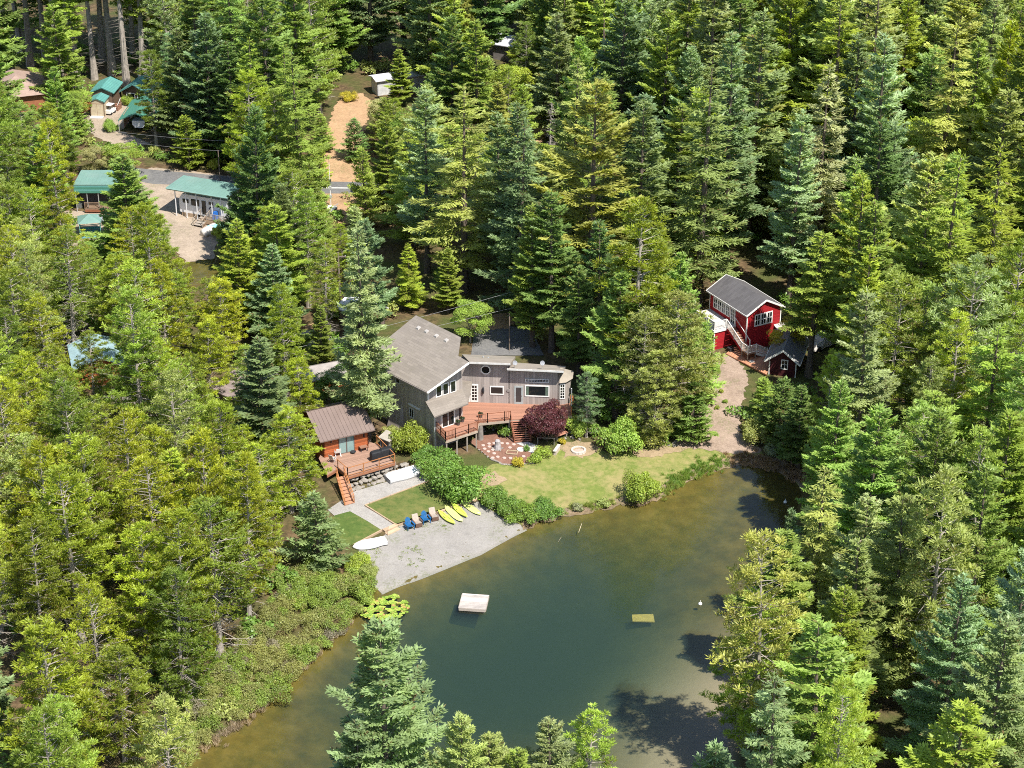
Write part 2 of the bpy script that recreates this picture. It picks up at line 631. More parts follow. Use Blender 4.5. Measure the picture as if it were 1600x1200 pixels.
# ------------------------------------------------------------------ yard: beach, lawns, paths, roads
M_BEACH = mat_gravel('beach_gravel', (0.215, 0.20, 0.185), (0.30, 0.283, 0.262), 0.45)
M_PATH = mat_gravel('path_gravel', (0.225, 0.21, 0.195), (0.37, 0.35, 0.325))
M_TAN = mat_gravel('tan_gravel', (0.22, 0.175, 0.135), (0.40, 0.325, 0.255), 0.35, 0.7)
M_DIRT = mat_gravel('orange_dirt', (0.27, 0.165, 0.095), (0.46, 0.305, 0.18), 0.5, 0.5)
M_DRIVE = mat_gravel('bark_drive', (0.20, 0.145, 0.112), (0.38, 0.29, 0.23), 0.5, 0.8)
M_MULCH = mat_gravel('red_mulch', (0.13, 0.065, 0.045), (0.27, 0.15, 0.11), 0.0, 1.2)
M_ASPH = mat_gravel('asphalt', (0.10, 0.10, 0.105), (0.19, 0.185, 0.18), 0.0, 0.6)
M_LAWN = mat_grass('lawn_grass', (0.042, 0.078, 0.016), (0.105, 0.150, 0.034), (0.20, 0.165, 0.06), 0.55)
M_DRYLAWN = mat_grass('dry_lawn_grass', (0.09, 0.13, 0.028), (0.21, 0.24, 0.055), (0.32, 0.25, 0.12), 0.7)
M_TIMBER = boards('kerb_timber', (0.45, 0.33, 0.22), 0, 2.0, 0.2, 0.02)

BEACH_PX = [(560, 858), (568, 856), (600, 837), (618, 824), (746, 784), (754, 785), (790, 809), (813, 820), (824, 829), (752, 868), (652, 908), (598, 930), (576, 912), (566, 885)]
sheet('beach', BEACH_PX, M_BEACH, 0.03, 'grey gravel beach sloping into the pond', 0.6)
sheet('gravel_path', [(512, 797), (530, 785), (546, 771), (615, 750), (660, 728), (692, 742), (677, 751), (571, 791), (618, 820), (597, 830), (547, 800), (523, 807)], M_PATH, 0.05, 'grey gravel path between stone wall and lawns', 0.6)
sheet('lawn', [(571.5, 791.2), (677, 751), (700, 745), (738, 760), (732, 768), (745, 780), (618, 820.5)], M_LAWN, 0.14, 'green rectangular lawn edged with timber by the beach', 0.6)
sheet('lawn', [(547, 800.5), (596.5, 830), (552, 853), (520, 850), (505, 822), (523, 807)], M_LAWN, 0.13, 'small green lawn left of the gravel path', 0.6)
sheet('shore_lawn', [(735, 768), (750, 745), (764, 728), (790, 722), (830, 724), (870, 705), (905, 690), (950, 708), (1000, 702), (1060, 688), (1100, 684), (1150, 684), (1185, 703), (1210, 722), (1240, 742),
                     (1249, 760), (1222, 741), (1197, 730), (1163, 726), (1136, 730), (1110, 737), (1060, 757), (1042, 769), (1030, 780), (972, 786), (930, 798), (888, 804), (850, 814), (820, 822), (790, 812), (752, 787)],
      M_DRYLAWN, 0.035, 'sun-dried lawn running down to the pond below the grey house', 0.7, ragged=0.12)
M_MUD = mat_gravel('shore_mud', (0.12, 0.085, 0.055), (0.28, 0.21, 0.14), 0.5, 0.7)
_edge = [(818, 828), (850, 817), (887, 807), (929, 802), (953, 794), (972, 789), (1000, 790), (1030, 783), (1042, 771), (1060, 760), (1088, 749), (1108, 739), (1135, 732), (1163, 728), (1197, 732), (1221, 742), (1248, 758), (1254, 772)]
_in = [(1262, 748), (1250, 730), (1215, 716), (1185, 713), (1150, 714), (1125, 719), (1098, 729), (1075, 738), (1048, 750), (1030, 762), (1015, 773), (985, 776), (960, 778), (940, 785), (905, 792), (870, 797), (840, 804), (812, 814)]
sheet('shore_mud', _edge + _in, M_MUD, 0.055, 'muddy brown rim between lawn and pond', 0.5, ragged=0.28)
for _i, (_p, _l) in enumerate((([(752, 742), (775, 738), (790, 748), (782, 758), (760, 757), (748, 750)], 'bare earth patch in the lawn beside the largest round bush'), ([(985, 705), (1030, 700), (1075, 694), (1090, 700), (1040, 712), (1000, 716)], 'bare earth strip along the back of the shore lawn'),
                               ([(880, 690), (920, 690), (935, 702), (915, 715), (885, 714), (872, 702)], 'worn earth around the fire ring'))):
    sheet('bare_earth', _p, mat_gravel('bare_earth_%d' % _i, (0.20, 0.15, 0.09), (0.36, 0.27, 0.17), 0.9, 0.6), 0.06, _l, 0.5, ragged=0.35)
sheet('bark_drive', [(1098, 548), (1152, 556), (1168, 592), (1160, 640), (1156, 680), (1190, 706), (1150, 712), (1100, 704), (1050, 698), (1070, 668), (1082, 635), (1100, 600), (1094, 575)], M_DRIVE, 0.06, 'brown bark drive leading down from the red house to the pond', 0.7, ragged=0.3)
def c9(x, y): return (700 + x / 8.89, 620 + y / 8.89)
sheet('garden_bed', [c9(*p) for p in [(300, 640), (390, 560), (700, 500), (860, 560), (950, 640), (1080, 640), (1260, 700), (1200, 830), (1180, 925), (900, 950), (760, 945), (680, 905), (600, 870), (430, 740)]],
      M_MULCH, 0.075, 'red-brown mulched garden bed below the deck', 0.5, ragged=0.06)
sheet('concrete_pad', [c9(*p) for p in [(945, 655), (1110, 638), (1250, 690), (1180, 800), (1110, 770), (1050, 700)]], plain('concrete', (0.42, 0.41, 0.39), 0.9, 0.15, 1.5), 0.11, 'pale concrete pad at the foot of the deck stairs', 0.4)
# north side: drives, road and dry clearings
sheet('tan_drive', [(236, 262), (300, 268), (362, 276), (372, 330), (336, 384), (334, 404), (290, 410), (262, 380), (225, 350), (190, 330), (205, 280)], M_TAN, 0.05, 'pale gravel yard around the camper', 1.2, ragged=0.2)
sheet('tan_drive', [(100, 330), (165, 332), (170, 400), (150, 420), (100, 426), (90, 400)], M_TAN, 0.05, 'pale gravel shore by the green carport and gazebo', 1.2, ragged=0.2)
sheet('tan_drive', [(128, 178), (190, 160), (215, 172), (190, 205), (235, 225), (190, 232), (150, 215), (132, 200)], M_TAN, 0.05, 'pale gravel forecourt of the tan shed', 1.2, ragged=0.2)
sheet('tan_drive', [(50, 150), (80, 140), (85, 180), (45, 175)], M_DIRT, 0.05, 'orange dirt beside the brown-roofed house', 1.2, ragged=0.2)
sheet('dirt_clearing', [(478, 350), (500, 262), (505, 215), (520, 175), (533, 150), (566, 146), (580, 160), (576, 182), (566, 215), (560, 262), (566, 320), (552, 352)], M_DIRT, 0.06, 'orange dirt track between the trees', 1.2, ragged=0.3)
sheet('dirt_clearing', [(640, 116), (700, 112), (700, 132), (660, 142), (640, 135)], M_DIRT, 0.06, 'small orange dirt clearing by the white trailer', 1.2, ragged=0.3)
sheet('dirt_clearing', [(815, 160), (845, 160), (860, 185), (850, 222), (830, 225), (822, 190)], M_DIRT, 0.06, 'orange dirt gap beside the bare dead tree', 1.2, ragged=0.3)
sheet('dirt_clearing', [(470, 512), (500, 500), (545, 496), (556, 508), (530, 518), (490, 524)], M_DIRT, 0.06, 'dirt strip behind the tall light-green fir', 1.0, ragged=0.3)
sheet('dirt_clearing', [(740, 496), (790, 490), (806, 505), (790, 515), (744, 515)], M_DIRT, 0.07, 'orange verge at the end of the driveway', 1.0, ragged=0.3)
sheet('driveway', [(736, 556), (742, 512), (778, 507), (830, 515), (850, 556)], M_ASPH, 0.05, 'shaded asphalt driveway behind the grey house', 1.0)
sheet('road', [(205, 262), (240, 266), (300, 271), (360, 277), (440, 282), (500, 284), (560, 285), (660, 290), (660, 304), (560, 303), (500, 303), (430, 298), (350, 293), (290, 290), (240, 288), (205, 282)], M_ASPH, 0.065, 'grey two-lane road crossing behind the trees', 1.2)
sheet('road_line', [(430, 291.6), (500, 293.6), (560, 294.0), (620, 294.6), (620, 295.7), (560, 295.1), (500, 294.7), (430, 292.7)], plain('road_paint', (0.75, 0.75, 0.72), 0.7, 0.08), 0.069, 'white painted line along the road', 1.0)

def edging(name, pts, label, w=0.14, h=0.2, top=0.2):
    """timber edging: one board per straight run"""
    P = [G(*p) for p in pts]
    t = thing(name, label, 'edging', P[0])
    for a, b in zip(P, P[1:]):
        m = MB()
        m.bar(a - P[0] + Vector((0, 0, top - h / 2)), b - P[0] + Vector((0, 0, top - h / 2)), w, h)
        m.build('board', M_TIMBER, t)
    return t
edging('lawn_edging', [(597, 830), (553, 853)], 'low timber edging along the small lawn above the white boat')
edging('lawn_edging', [(675, 752), (570.5, 791.2), (617, 820.8), (622, 822.5), (745, 781.5), (744, 776), (732, 767.5)], 'low timber edging around the rectangular lawn')
# two timber steps from the path down to the beach
st = thing('timber_steps', 'two wide timber steps from the gravel path to the beach', 'steps', G(606, 830))
for i, (a, b) in enumerate([((597, 829), (617, 820)), ((601, 834), (621, 824.5))]):
    A, B = G(*a), G(*b)
    o = st.location
    zt = 0.30 - 0.14 * i
    n = (B - A).cross(Vector((0, 0, 1))).normalized() * 0.45
    z0 = min(A.z, B.z) - 0.3
    zz = max(A.z, B.z) - o.z + zt * 0.5
    MB().hexa([A - o + Vector((0, 0, -0.3)), A - o + n + Vector((0, 0, -0.3)), B - o + n + Vector((0, 0, -0.3)), B - o + Vector((0, 0, -0.3)),
               Vector((A.x - o.x, A.y - o.y, zz)), Vector((A.x - o.x, A.y - o.y, zz)) + Vector((n.x, n.y, 0)), Vector((B.x - o.x, B.y - o.y, zz)) + Vector((n.x, n.y, 0)), Vector((B.x - o.x, B.y - o.y, zz))]).build('step', M_TIMBER, st)

# ------------------------------------------------------------------ building helpers
M_WHITE = plain('white_trim', (0.72, 0.71, 0.68), 0.6, 0.08, 1.2, 0.05)
M_GLASS = glass_pane()
M_PALEGLASS = glass_pane('pale_glass', (0.20, 0.30, 0.29))
M_DECKRED = boards('red_decking', (0.33, 0.165, 0.11), 1, 0.14, 0.14, 0.07, 0.8, (1.5, 9, 1), 0.45, (0.27, 0.14, 0.10))
M_DECKTAN = boards('tan_decking', (0.30, 0.185, 0.135), 1, 0.14, 0.14, 0.07, 0.8, (1.5, 9, 1), 0.45)
M_RAIL = plain('stained_rail', (0.22, 0.085, 0.045), 0.7, 0.2, 3.0)
M_RAILO = plain('orange_stained_rail', (0.36, 0.15, 0.055), 0.7, 0.2, 3.0)
M_METAL = plain('grey_metal', (0.55, 0.56, 0.57), 0.45, 0.08, 2.0, 0.02, 0.6)
M_DARK = plain('dark_plastic', (0.025, 0.026, 0.03), 0.6, 0.2, 3.0)
M_POST = plain('weathered_post', (0.30, 0.26, 0.22), 0.85, 0.25, 3.0)

def siding(name, col, width=0.3, var=0.16, dirt=None):
    """vertical boards on any wall of a mesh whose walls follow its own axes"""
    if name in MATS:
        return MATS[name]
    N = NT(name)
    p = N.obj()
    sp = N.n('SeparateXYZ', i0=p)
    q = N.math('DIVIDE', N.math('ADD', sp.outputs[0], sp.outputs[1]), width)
    wn_ = N.n('TexWhiteNoise', {'noise_dimensions': '1D'}, W=N.math('FLOOR', q)).outputs[0]
    g = N.noise(N.n('Mapping', Vector=p, Scale=(6, 6, 0.35)).outputs[0], 2.0, 5, 0.65)
    f = N.math('ADD', N.math('MULTIPLY', wn_, 0.45), N.math('MULTIPLY', g, 0.55))
    c = N.ramp(f, [(0.2, tuple(x * (1 - 1.5 * var) for x in col)), (0.8, tuple(x * (1 + 1.5 * var) for x in col))])
    if dirt:
        c = N.mix(N.maprange(N.noise(N.n('Mapping', Vector=p, Scale=(1, 1, 0.4)).outputs[0], 1.1, 5, 0.65), 0.5, 0.72, 0, 0.55), c, dirt)
    e = N.math('LESS_THAN', N.math('FRACT', q), 0.06)
    c = N.mix(e, c, tuple(x * 0.5 for x in col))
    N.surf(c, 0.85, N.bump(N.math('SUBTRACT', N.math('MULTIPLY', g, 0.4), e), 0.4, 0.012), 0.2)
    MATS[name] = N.m
    return N.m

class Frame:
    """a wall's own axes: X along the wall, Y into the building, Z up; made from a point of the wall and an angle"""
    def __init__(s, root, o, rz):
        s.root, s.o, s.rz = root, Vector(o), rz
        s.x = Vector((math.cos(rz), math.sin(rz), 0))
        s.y = Vector((-math.sin(rz), math.cos(rz), 0))
        s.loc = s.o - root.location
    def at(s, px, py, Y=0.0):
        p = plane_hit(px, py, s.o + s.y * Y, np.array(s.y)) - s.o
        return p.dot(s.x), p.z
    def w(s, X, Y, Z):
        return s.o + s.x * X + s.y * Y + Vector((0, 0, Z))
    def part(s, m, name, mat, parent=None):
        """m holds local (X, Y, Z)"""
        if parent is None:
            return m.build(name, mat, s.root, s.loc, s.rz)
        return m.build(name, mat, parent)
    def window(s, x0, x1, z0, z1, fw=0.09, nx=1, ny=1, name='window', fmat=None, gmat=None, Y=0.0, mw=0.035, split=1):
        fmat = fmat or M_WHITE
        m = MB()
        t = 0.055
        m.box(x0 - fw, x0, Y - t, Y + 0.02, z0 - fw, z1 + fw).box(x1, x1 + fw, Y - t, Y + 0.02, z0 - fw, z1 + fw)
        m.box(x0, x1, Y - t, Y + 0.02, z0 - fw, z0).box(x0, x1, Y - t, Y + 0.02, z1, z1 + fw)
        for i in range(1, nx):
            xx = x0 + (x1 - x0) * i / nx
            ww = mw if i * split % nx else mw * 2
            m.box(xx - ww / 2, xx + ww / 2, Y - t * 0.9, Y - 0.012, z0, z1)
        for j in range(1, ny):
            zz = z0 + (z1 - z0) * j / ny
            m.box(x0, x1, Y - t * 0.8, Y - 0.014, zz - mw / 2, zz + mw / 2)
        f = s.part(m, name, fmat)
        MB().box(x0, x1, Y - 0.010, Y + 0.015, z0, z1).build('pane', gmat or M_GLASS, f)
        return f
    def win_px(s, tl, br, **k):
        x0, z1 = s.at(*tl)
        x1, z0 = s.at(*br)
        return s.window(x0, x1, z0, z1, **k)

def rail_run(root, P, mat, h=0.95, sp=1.5, rails=(0.95, 0.15), bal=0.0, name='railing', pw=0.09):
    """posts, rails and balusters along a run of points (world); each post and rail is a part"""
    o = root.location
    c, s_ = math.cos(-root.rotation_euler.z), math.sin(-root.rotation_euler.z)
    P = [Vector(((p.x - o.x) * c - (p.y - o.y) * s_, (p.x - o.x) * s_ + (p.y - o.y) * c, p.z - o.z)) for p in map(Vector, P)]
    for k, (a, b) in enumerate(zip(P, P[1:])):
        n = max(1, round((b - a).length / sp))
        for i in range(n + 1):
            if i == n and k < len(P) - 2:
                continue
            q = a + (b - a) * i / n
            MB().box(q.x - pw / 2, q.x + pw / 2, q.y - pw / 2, q.y + pw / 2, q.z - 0.1, q.z + h + 0.06).build('post', mat, root)
        for r in rails:
            MB().bar(a + Vector((0, 0, r)), b + Vector((0, 0, r)), 0.07 if r > 0.5 else 0.05, 0.05).build('rail', mat, root)
        if bal:
            m = MB()
            n = max(2, int((b - a).length / bal))
            for i in range(1, n):
                q = a + (b - a) * i / n
                m.box(q.x - 0.017, q.x + 0.017, q.y - 0.017, q.y + 0.017, q.z + min(rails), q.z + max(rails))
            o2 = m.build('balusters', mat, root)
            o2['kind'] = 'stuff'

def stairs(root, tl, tr, bl, br, n, mat, smat=None, name='tread', th=0.05):
    """treads from a top edge to a bottom edge (world points), stringers at both sides"""
    o = root.location
    c, s_ = math.cos(-root.rotation_euler.z), math.sin(-root.rotation_euler.z)
    L = lambda p: Vector(((p.x - o.x) * c - (p.y - o.y) * s_, (p.x - o.x) * s_ + (p.y - o.y) * c, p.z - o.z))
    tl, tr, bl, br = L(tl), L(tr), L(bl), L(br)
    H = tl.z - bl.z
    for i in range(n):
        f0, f1 = i / n, (i + 1.12) / n
        z = tl.z - H * (i + 1) / (n + 1)
        a, b, d, e = tl.lerp(bl, f0), tr.lerp(br, f0), tr.lerp(br, f1), tl.lerp(bl, f1)
        poly = [Vector((p.x, p.y, z)) for p in (e, d, b, a)]
        MB().slab(poly, th).build(name, mat, root)
    sm = smat or mat
    for a, b in ((tl, bl), (tr, br)):
        MB().bar(a - Vector((0, 0, 0.22)), b - Vector((0, 0, 0.05)), 0.06, 0.28).build('stringer', sm, root)

# ------------------------------------------------------------------ the grey house
M_GREY = siding('grey_siding', (0.335, 0.295, 0.272), 0.30, 0.13, (0.235, 0.205, 0.19))
M_SHING = shingle('grey_shingle', (0.218, 0.19, 0.163), 0.16, (0.15, 0.135, 0.105))
M_FLATROOF = plain('tan_roofing', (0.30, 0.26, 0.215), 0.9, 0.12, 0.8, 0.2, dirt=(0.2, 0.19, 0.15))
DZ = 3.2
def c1(x, y): return (560 + x / 4, 470 + y / 4)
def cR(x, y): return (590 + x / 10, 560 + y / 10)
def cM(x, y): return (720 + x / 8.89, 540 + y / 8.89)

def build_house():
    A = Zp(679.2, 672.5, DZ)
    root = thing('grey_house', 'large grey wood-sided house with shingle roof and wide red deck by the pond', 'house', (A.x, A.y, 0.9))
    ea, ga = R(132), R(36)
    e = Vector((math.cos(ea), math.sin(ea), 0))
    g = Vector((math.cos(ga), math.sin(ga), 0))
    U = A + e * 1.0
    # big roof plane
    E1 = Zp(668, 612.5, 7.9)
    B = Zp(650, 492.5, 10.8)
    n = e.cross(B - E1).normalized()
    if n.z < 0: n = -n
    hit = lambda x, y: plane_hit(x, y, E1, np.array(n))
    zr = lambda p: E1.z - (n.x * (p.x - E1.x) + n.y * (p.y - E1.y)) / n.z
    Lc, Bc, Rc, N1, N2 = hit(566, 561), hit(650, 492.5), hit(720, 527), hit(716, 556), hit(733, 566)
    o = root.location
    # the roof is built in its own axes (X along the eave) so that its shingle courses follow it
    rz = ea - math.pi
    cs, sn = math.cos(-rz), math.sin(-rz)
    def loc(p, r=None):
        c_, s_ = (cs, sn) if r is None else (math.cos(-r), math.sin(-r))
        q = Vector(p) - o
        return Vector((q.x * c_ - q.y * s_, q.x * s_ + q.y * c_, q.z))
    m = MB().slab([loc(p) for p in (Lc, E1, N2, N1, Rc, Bc)], 0.22)
    roof = m.build('roof', M_SHING, root, (0, 0, 0), rz)
    # white barge board and gutter on the eaves
    up = Vector((0, 0, -0.10))
    MB().bar(loc(E1 + up) + Vector((0, -0.03, 0)), loc(N2 + up) + Vector((0, -0.03, 0)), 0.07, 0.2).build('barge_board', M_WHITE, roof)
    MB().bar(loc(Lc + up) + Vector((0, -0.06, 0)), loc(E1 + up) + Vector((0, -0.06, 0)), 0.10, 0.13).build('gutter', plain('gutter_brown', (0.2, 0.17, 0.15), 0.5), roof)
    for px, py in ((653.5, 513), (666, 518.5), (681.5, 525.5), (697, 532.5)):
        p = loc(hit(px, py))
        MB().hexa([(p.x - .24, p.y - .2, p.z - .15), (p.x + .24, p.y - .2, p.z - .15), (p.x + .24, p.y + .24, p.z), (p.x - .24, p.y + .24, p.z),
                   (p.x - .17, p.y - .16, p.z + .1), (p.x + .17, p.y - .16, p.z + .1), (p.x + .17, p.y + .18, p.z + .2), (p.x - .17, p.y + .18, p.z + .2)]).build('roof_vent', plain('vent_grey', (0.33, 0.31, 0.29)), roof)
    p = loc(hit(616, 553))
    MB().tube(p - Vector((0, 0, .2)), p + Vector((0, 0, .55)), 0.06).build('vent_pipe', M_DARK, roof)
    # upper storey body under the roof (walls follow the axes g and e)
    fg = Frame(root, A, ga)
    gl = lambda p: loc(p, ga)
    Lg = 4.3
    back = 8.6
    c = [U, U + g * Lg, U + g * Lg + e * back, U + e * back]
    zt = [zr(p) - 0.24 for p in c]
    # walls: left, gable, right, back as separate upright meshes
    def wall(p, q, z0, zp, zq, name='wall'):
        m = MB()
        a, b = gl(p), gl(q)
        m.wall((a.x, a.y), (b.x, b.y), z0 - o.z, zp - o.z, zq - o.z, 0.22)
        return m.build(name, M_GREY, root, (0, 0, 0), ga)
    wall(c[0], c[1], 5.2, zt[0], zt[1])
    wall(c[1], c[2], 3.0, zt[1], zt[2])
    wall(c[2], c[3], 1.0, zt[2], zt[3])
    wall(c[3], c[0], 0.9, zt[3], zt[0])
    # lower storey walls stand forward of the gable
    D = Zp(721.5, 663, DZ)
    Llow = (D - A).length
    A2 = A + g * Llow
    wall(A, A2, 0.8, 5.75, 5.75)
    wall(A2, A2 + e * 3.6, 2.2, 6.0, 6.1)
    wall(U, A, 0.8, 6.0, 5.75)
    # wrap-around lower roof, two slopes meeting at a hip
    zo, zi = 5.62, 6.35
    O0, O1, O2, O3 = Zp(663.5, 634.8, zo), Zp(678.4, 651.2, zo), Zp(731.5, 630.2, zo), Zp(737.8, 596.0, zo + 0.05)
    I0 = U + (-e) * 0.0 - g * 0.05
    I0 = Vector((U.x, U.y, zi)) - g * 0.35
    I1 = Vector((c[1].x, c[1].y, zi))
    I2 = Vector((c[1].x, c[1].y, zi)) + e * 3.2
    lr = MB().slab([gl(p) for p in (O1, O2, I1, I0)], 0.14).build('lower_roof', M_SHING, root, (0, 0, 0), ga)
    MB().slab([gl(p) for p in (O2, O3, I2, I1)], 0.14).build('lower_roof', M_SHING, root, (0, 0, 0), ga)
    MB().bar(gl(O1) - Vector((0, 0.02, 0.07)), gl(O2) - Vector((0, 0.02, 0.07)), 0.05, 0.12).build('gutter', MATS['gutter_brown'], lr)
    # corner boards
    for q, z0, z1 in ((A, 0.85, 5.6), (U, 6.2, zt[0])):
        a = gl(q)
        MB().box(a.x - 0.03, a.x + 0.09, a.y - 0.03, a.y + 0.09, z0 - o.z, z1 - o.z).build('corner_board', plain('pale_trim', (0.55, 0.54, 0.52), 0.7), root, (0, 0, 0), ga)
    # windows of the gable
    fu = Frame(root, U, ga)
    for tl, br in (((917, 445), (992, 575)), ((1022, 408), (1098, 545)), ((1142, 370), (1214, 506))):
        fu.win_px(cR(*tl), cR(*br), fw=0.1)
    # sliding door to the balcony
    x0, _ = fg.at(*cR(1012, 1100))
    x1, _ = fg.at(*cR(1190, 1085))
    fg.window(x0, x1, DZ - A.z + 0.06, DZ - A.z + 2.05, fw=0.12, nx=2, name='sliding_door', mw=0.07)
    # windows and awning board of the dark side wall
    fl = Frame(root, A, rz)
    x0, z1 = fl.at(*cR(505, 775)); x1, z0 = fl.at(*cR(562, 930))
    fl.window(x0, x1, z0, z1, nx=2, fmat=plain('grey_frame', (0.45, 0.45, 0.46)))
    fl2 = Frame(root, U, rz)
    for a, b in (((165, 225), (220, 320)), ((290, 290), (345, 390))):
        fl2.win_px(cR(*a), cR(*b), fmat=MATS['grey_frame'])
    x0, z0 = fl.at(*cR(490, 700)); x1, z1 = fl.at(*cR(790, 880))
    MB().hexa([(x0, -0.16, z0 - .1), (x0 + 1.9, -0.16, z0 - .1), (x0 + 1.9, 0, z0 - .02), (x0, 0, z0 - .02), (x0, -0.16, z0 - .04), (x0 + 1.9, -0.16, z0 - .04), (x0 + 1.9, 0, z0 + .05), (x0, 0, z0 + .05)]).build('drip_board', plain('pale_trim', (0.5, 0.5, 0.5)), root, fl.loc, fl.rz)
    # flared lower wall at the rear of the side wall
    q0 = fl.at(*cR(245, 940)); q1 = fl.at(*cR(440, 960))
    zt_ = fl.at(*cR(400, 730))[1]
    MB().hexa([(q0[0], -0.9, q0[1] - .6), (q1[0] - .2, -0.9, q0[1] - .6), (q1[0] - .2, -0.01, q0[1] - .6), (q0[0], -0.01, q0[1] - .6),
               (q0[0] + .5, -0.18, zt_ + .3), (q1[0] - .5, -0.18, zt_), (q1[0] - .5, -0.01, zt_), (q0[0] + .5, -0.01, zt_ + .3)]).build('flared_wall', M_GREY, root, fl.loc, fl.rz)
    # ---- single-storey wings
    W = Zp(*c1(750, 635), DZ)
    fw = Frame(root, W, R(-4.5))
    def wing(pf0, pf1, pb0, pb1, X0, X1, depth, name):
        f0, f1 = fw.at(*pf0, -0.85), fw.at(*pf1, -0.85)
        b0, b1 = fw.at(*pb0, depth), fw.at(*pb1, depth)
        P = [(f0[0], -0.85, f0[1]), (f1[0], -0.85, f1[1]), (b1[0], depth, b1[1]), (b0[0], depth, b0[1])]
        r = fw.part(MB().slab(P, 0.26), 'wing_roof', M_FLATROOF)
        MB().bar(Vector(P[0]) + Vector((0, -0.03, -0.11)), Vector(P[1]) + Vector((0, -0.03, -0.11)), 0.05, 0.2).build('fascia', plain('pale_trim', (0.5, 0.5, 0.5)), r)
        slope = (b0[1] - f0[1]) / (depth + 0.85)
        zt = f0[1] + slope * 0.85 - 0.27
        zt1 = f1[1] + slope * 0.85 - 0.27
        zb = b0[1] - 0.28 - slope * 0.3
        m = MB().wall((X0, 0), (X1, 0), -0.3, zt, zt1, 0.2)
        fw.part(m, 'wall', M_GREY)
        fw.part(MB().wall((X1, 0), (X1, depth - 0.3), -1.6, (zt1), zb, 0.2), 'wall', M_GREY)
        fw.part(MB().wall((X1, depth - 0.3), (X0, depth - 0.3), -1.6, zb, zb, 0.2), 'wall', M_GREY)
        return r, P, zt
    XS = fw.at(796.5, 600)[0]
    XR = fw.at(873.8, 600)[0]
    ra, Pa, za = wing((733.3, 565.2), (797.6, 567.6), (722, 553.5), (805.5, 557), -3.4, XS, 7.0, 'a')
    rb, Pb, zb = wing((792, 575.4), (880.9, 579.4), (806, 566.4), (884, 572), XS, XR, 6.5, 'b')
    # small roof things
    for px, py in ((755, 556.5), (763, 558.5)):
        X, Z = fw.at(px, py, 4.0)
        MB().tube((X, 4.0, Z - 0.6), (X, 4.0, Z), 0.09).build('vent_pipe', M_METAL, ra)
    # octagon window
    X, Z = fw.at(*cM(345, 335))
    m = MB()
    k = 8
    ro, ri = 0.56, 0.43
    for i in range(k):
        t0, t1 = (i + .5) * math.pi / 4, (i + 1.5) * math.pi / 4
        q = [(X + r * math.cos(t), y, Z + r * math.sin(t)) for y in (-0.07, 0.02) for r, t in ((ri, t0), (ro, t0), (ro, t1), (ri, t1))]
        m.hexa(q)
    ow = fw.part(m, 'octagon_window', M_WHITE)
    MB().tube((X, 0.02, Z), (X, -0.02, Z), ri * 1.05, n=8).build('pane', M_GLASS, ow)
    fw.win_px(cM(418, 573), cM(583, 670), fw=0.11)
    fw.win_px(cM(904, 560), cM(1216, 700), fw=0.11, name='picture_window')
    fw.win_px(cM(904, 468), cM(1216, 508), fw=0.08, nx=8, ny=2, name='transom_window', mw=0.03)
    # green curtains inside the edges of the picture window
    for a, b in ((904, 945), (1175, 1216)):
        xa, zt1 = fw.at(*cM(a, 562)); xb, zb1 = fw.at(*cM(b, 698))
        fw.part(MB().box(xa + .01, xb - .01, -0.016, -0.0135, zb1 + .02, zt1 - .02), 'curtain', plain('green_curtain', (0.10, 0.14, 0.11)))
    # doors
    x0, z1 = fw.at(*cM(752, 588)); x1, z0 = fw.at(*cM(856, 800))
    d = fw.part(MB().box(x0 - .07, x1 + .07, -0.05, .02, 0.0, 2.12), 'door', plain('door_frame_grey', (0.33, 0.36, 0.36)))
    MB().box(x0 + .12, x1 - .12, -0.075, -0.045, 0.3, 1.95).build('screen', plain('door_screen', (0.05, 0.042, 0.042), 0.7), d)
    MB().box(x1 - .1, x1 - .05, -0.11, -0.05, 0.98, 1.1).build('handle', M_METAL, d)
    x1 = fw.at(*cM(245, 700))[0]
    for i in range(2):
        a = x1 - 0.85 * (i + 1)
        fd = fw.window(a + .17, a + .68, 0.22, 2.0, fw=0.16, nx=2, ny=5, name='french_door', mw=0.05)
        MB().box(a + (.74 if i else .05), a + (.79 if i else .1), -0.1, -0.05, 0.95, 1.1).build('handle', M_METAL, fd)
    # wall ornaments
    X, Z = fw.at(*cM(312, 615))
    fw.part(MB().lathe([(0.02, Z - .45), (0.11, Z - .25), (0.13, Z), (0.09, Z + .3), (0.02, Z + .42)], 8, (X, -0.14)), 'wall_lantern', M_DARK)
    X, Z = fw.at(*cM(660, 622))
    fw.part(MB().tube((X, 0, Z), (X, -0.06, Z), 0.2, n=12), 'wall_plaque', plain('plaque', (0.22, 0.2, 0.19)))
    # bay at the right end
    xb = XR + 0.02
    bw = 1.1
    zt_b = fw.at(*cM(1420, 480), 0.6)[1]
    pts = [(xb, 0.15), (xb + bw * 0.55, -0.05 + 0.35), (xb + bw, 1.2), (xb + bw, 2.6), (xb, 3.2)]
    m = MB()
    for p, q in zip(pts, pts[1:]):
        m.wall(p, q, -1.2, zt_b, zt_b, 0.12)
    fw.part(m, 'bay_wall', M_GREY)
    m = MB()
    top = (xb, 1.5, zt_b + 1.0)
    ov = [(xb, -0.15, zt_b), (xb + bw * .65, 0.1, zt_b), (xb + bw + .25, 1.1, zt_b), (xb + bw + .25, 2.8, zt_b), (xb, 3.5, zt_b)]
    m.add(ov + [top], [(0, 1, 5), (1, 2, 5), (2, 3, 5), (3, 4, 5), (4, 3, 2, 1, 0)])
    fw.part(m, 'bay_roof', M_FLATROOF)
    fb = Frame(root, fw.w(xb, 0.15, 0), fw.rz + math.atan2(0.15, bw * .55))
    fb.window(0.1, 0.52, 0.75, 2.35, fw=0.08, nx=2, ny=5, mw=0.04)
    return root, fw, A, U, e, g, A2, W, XR, ra, rb
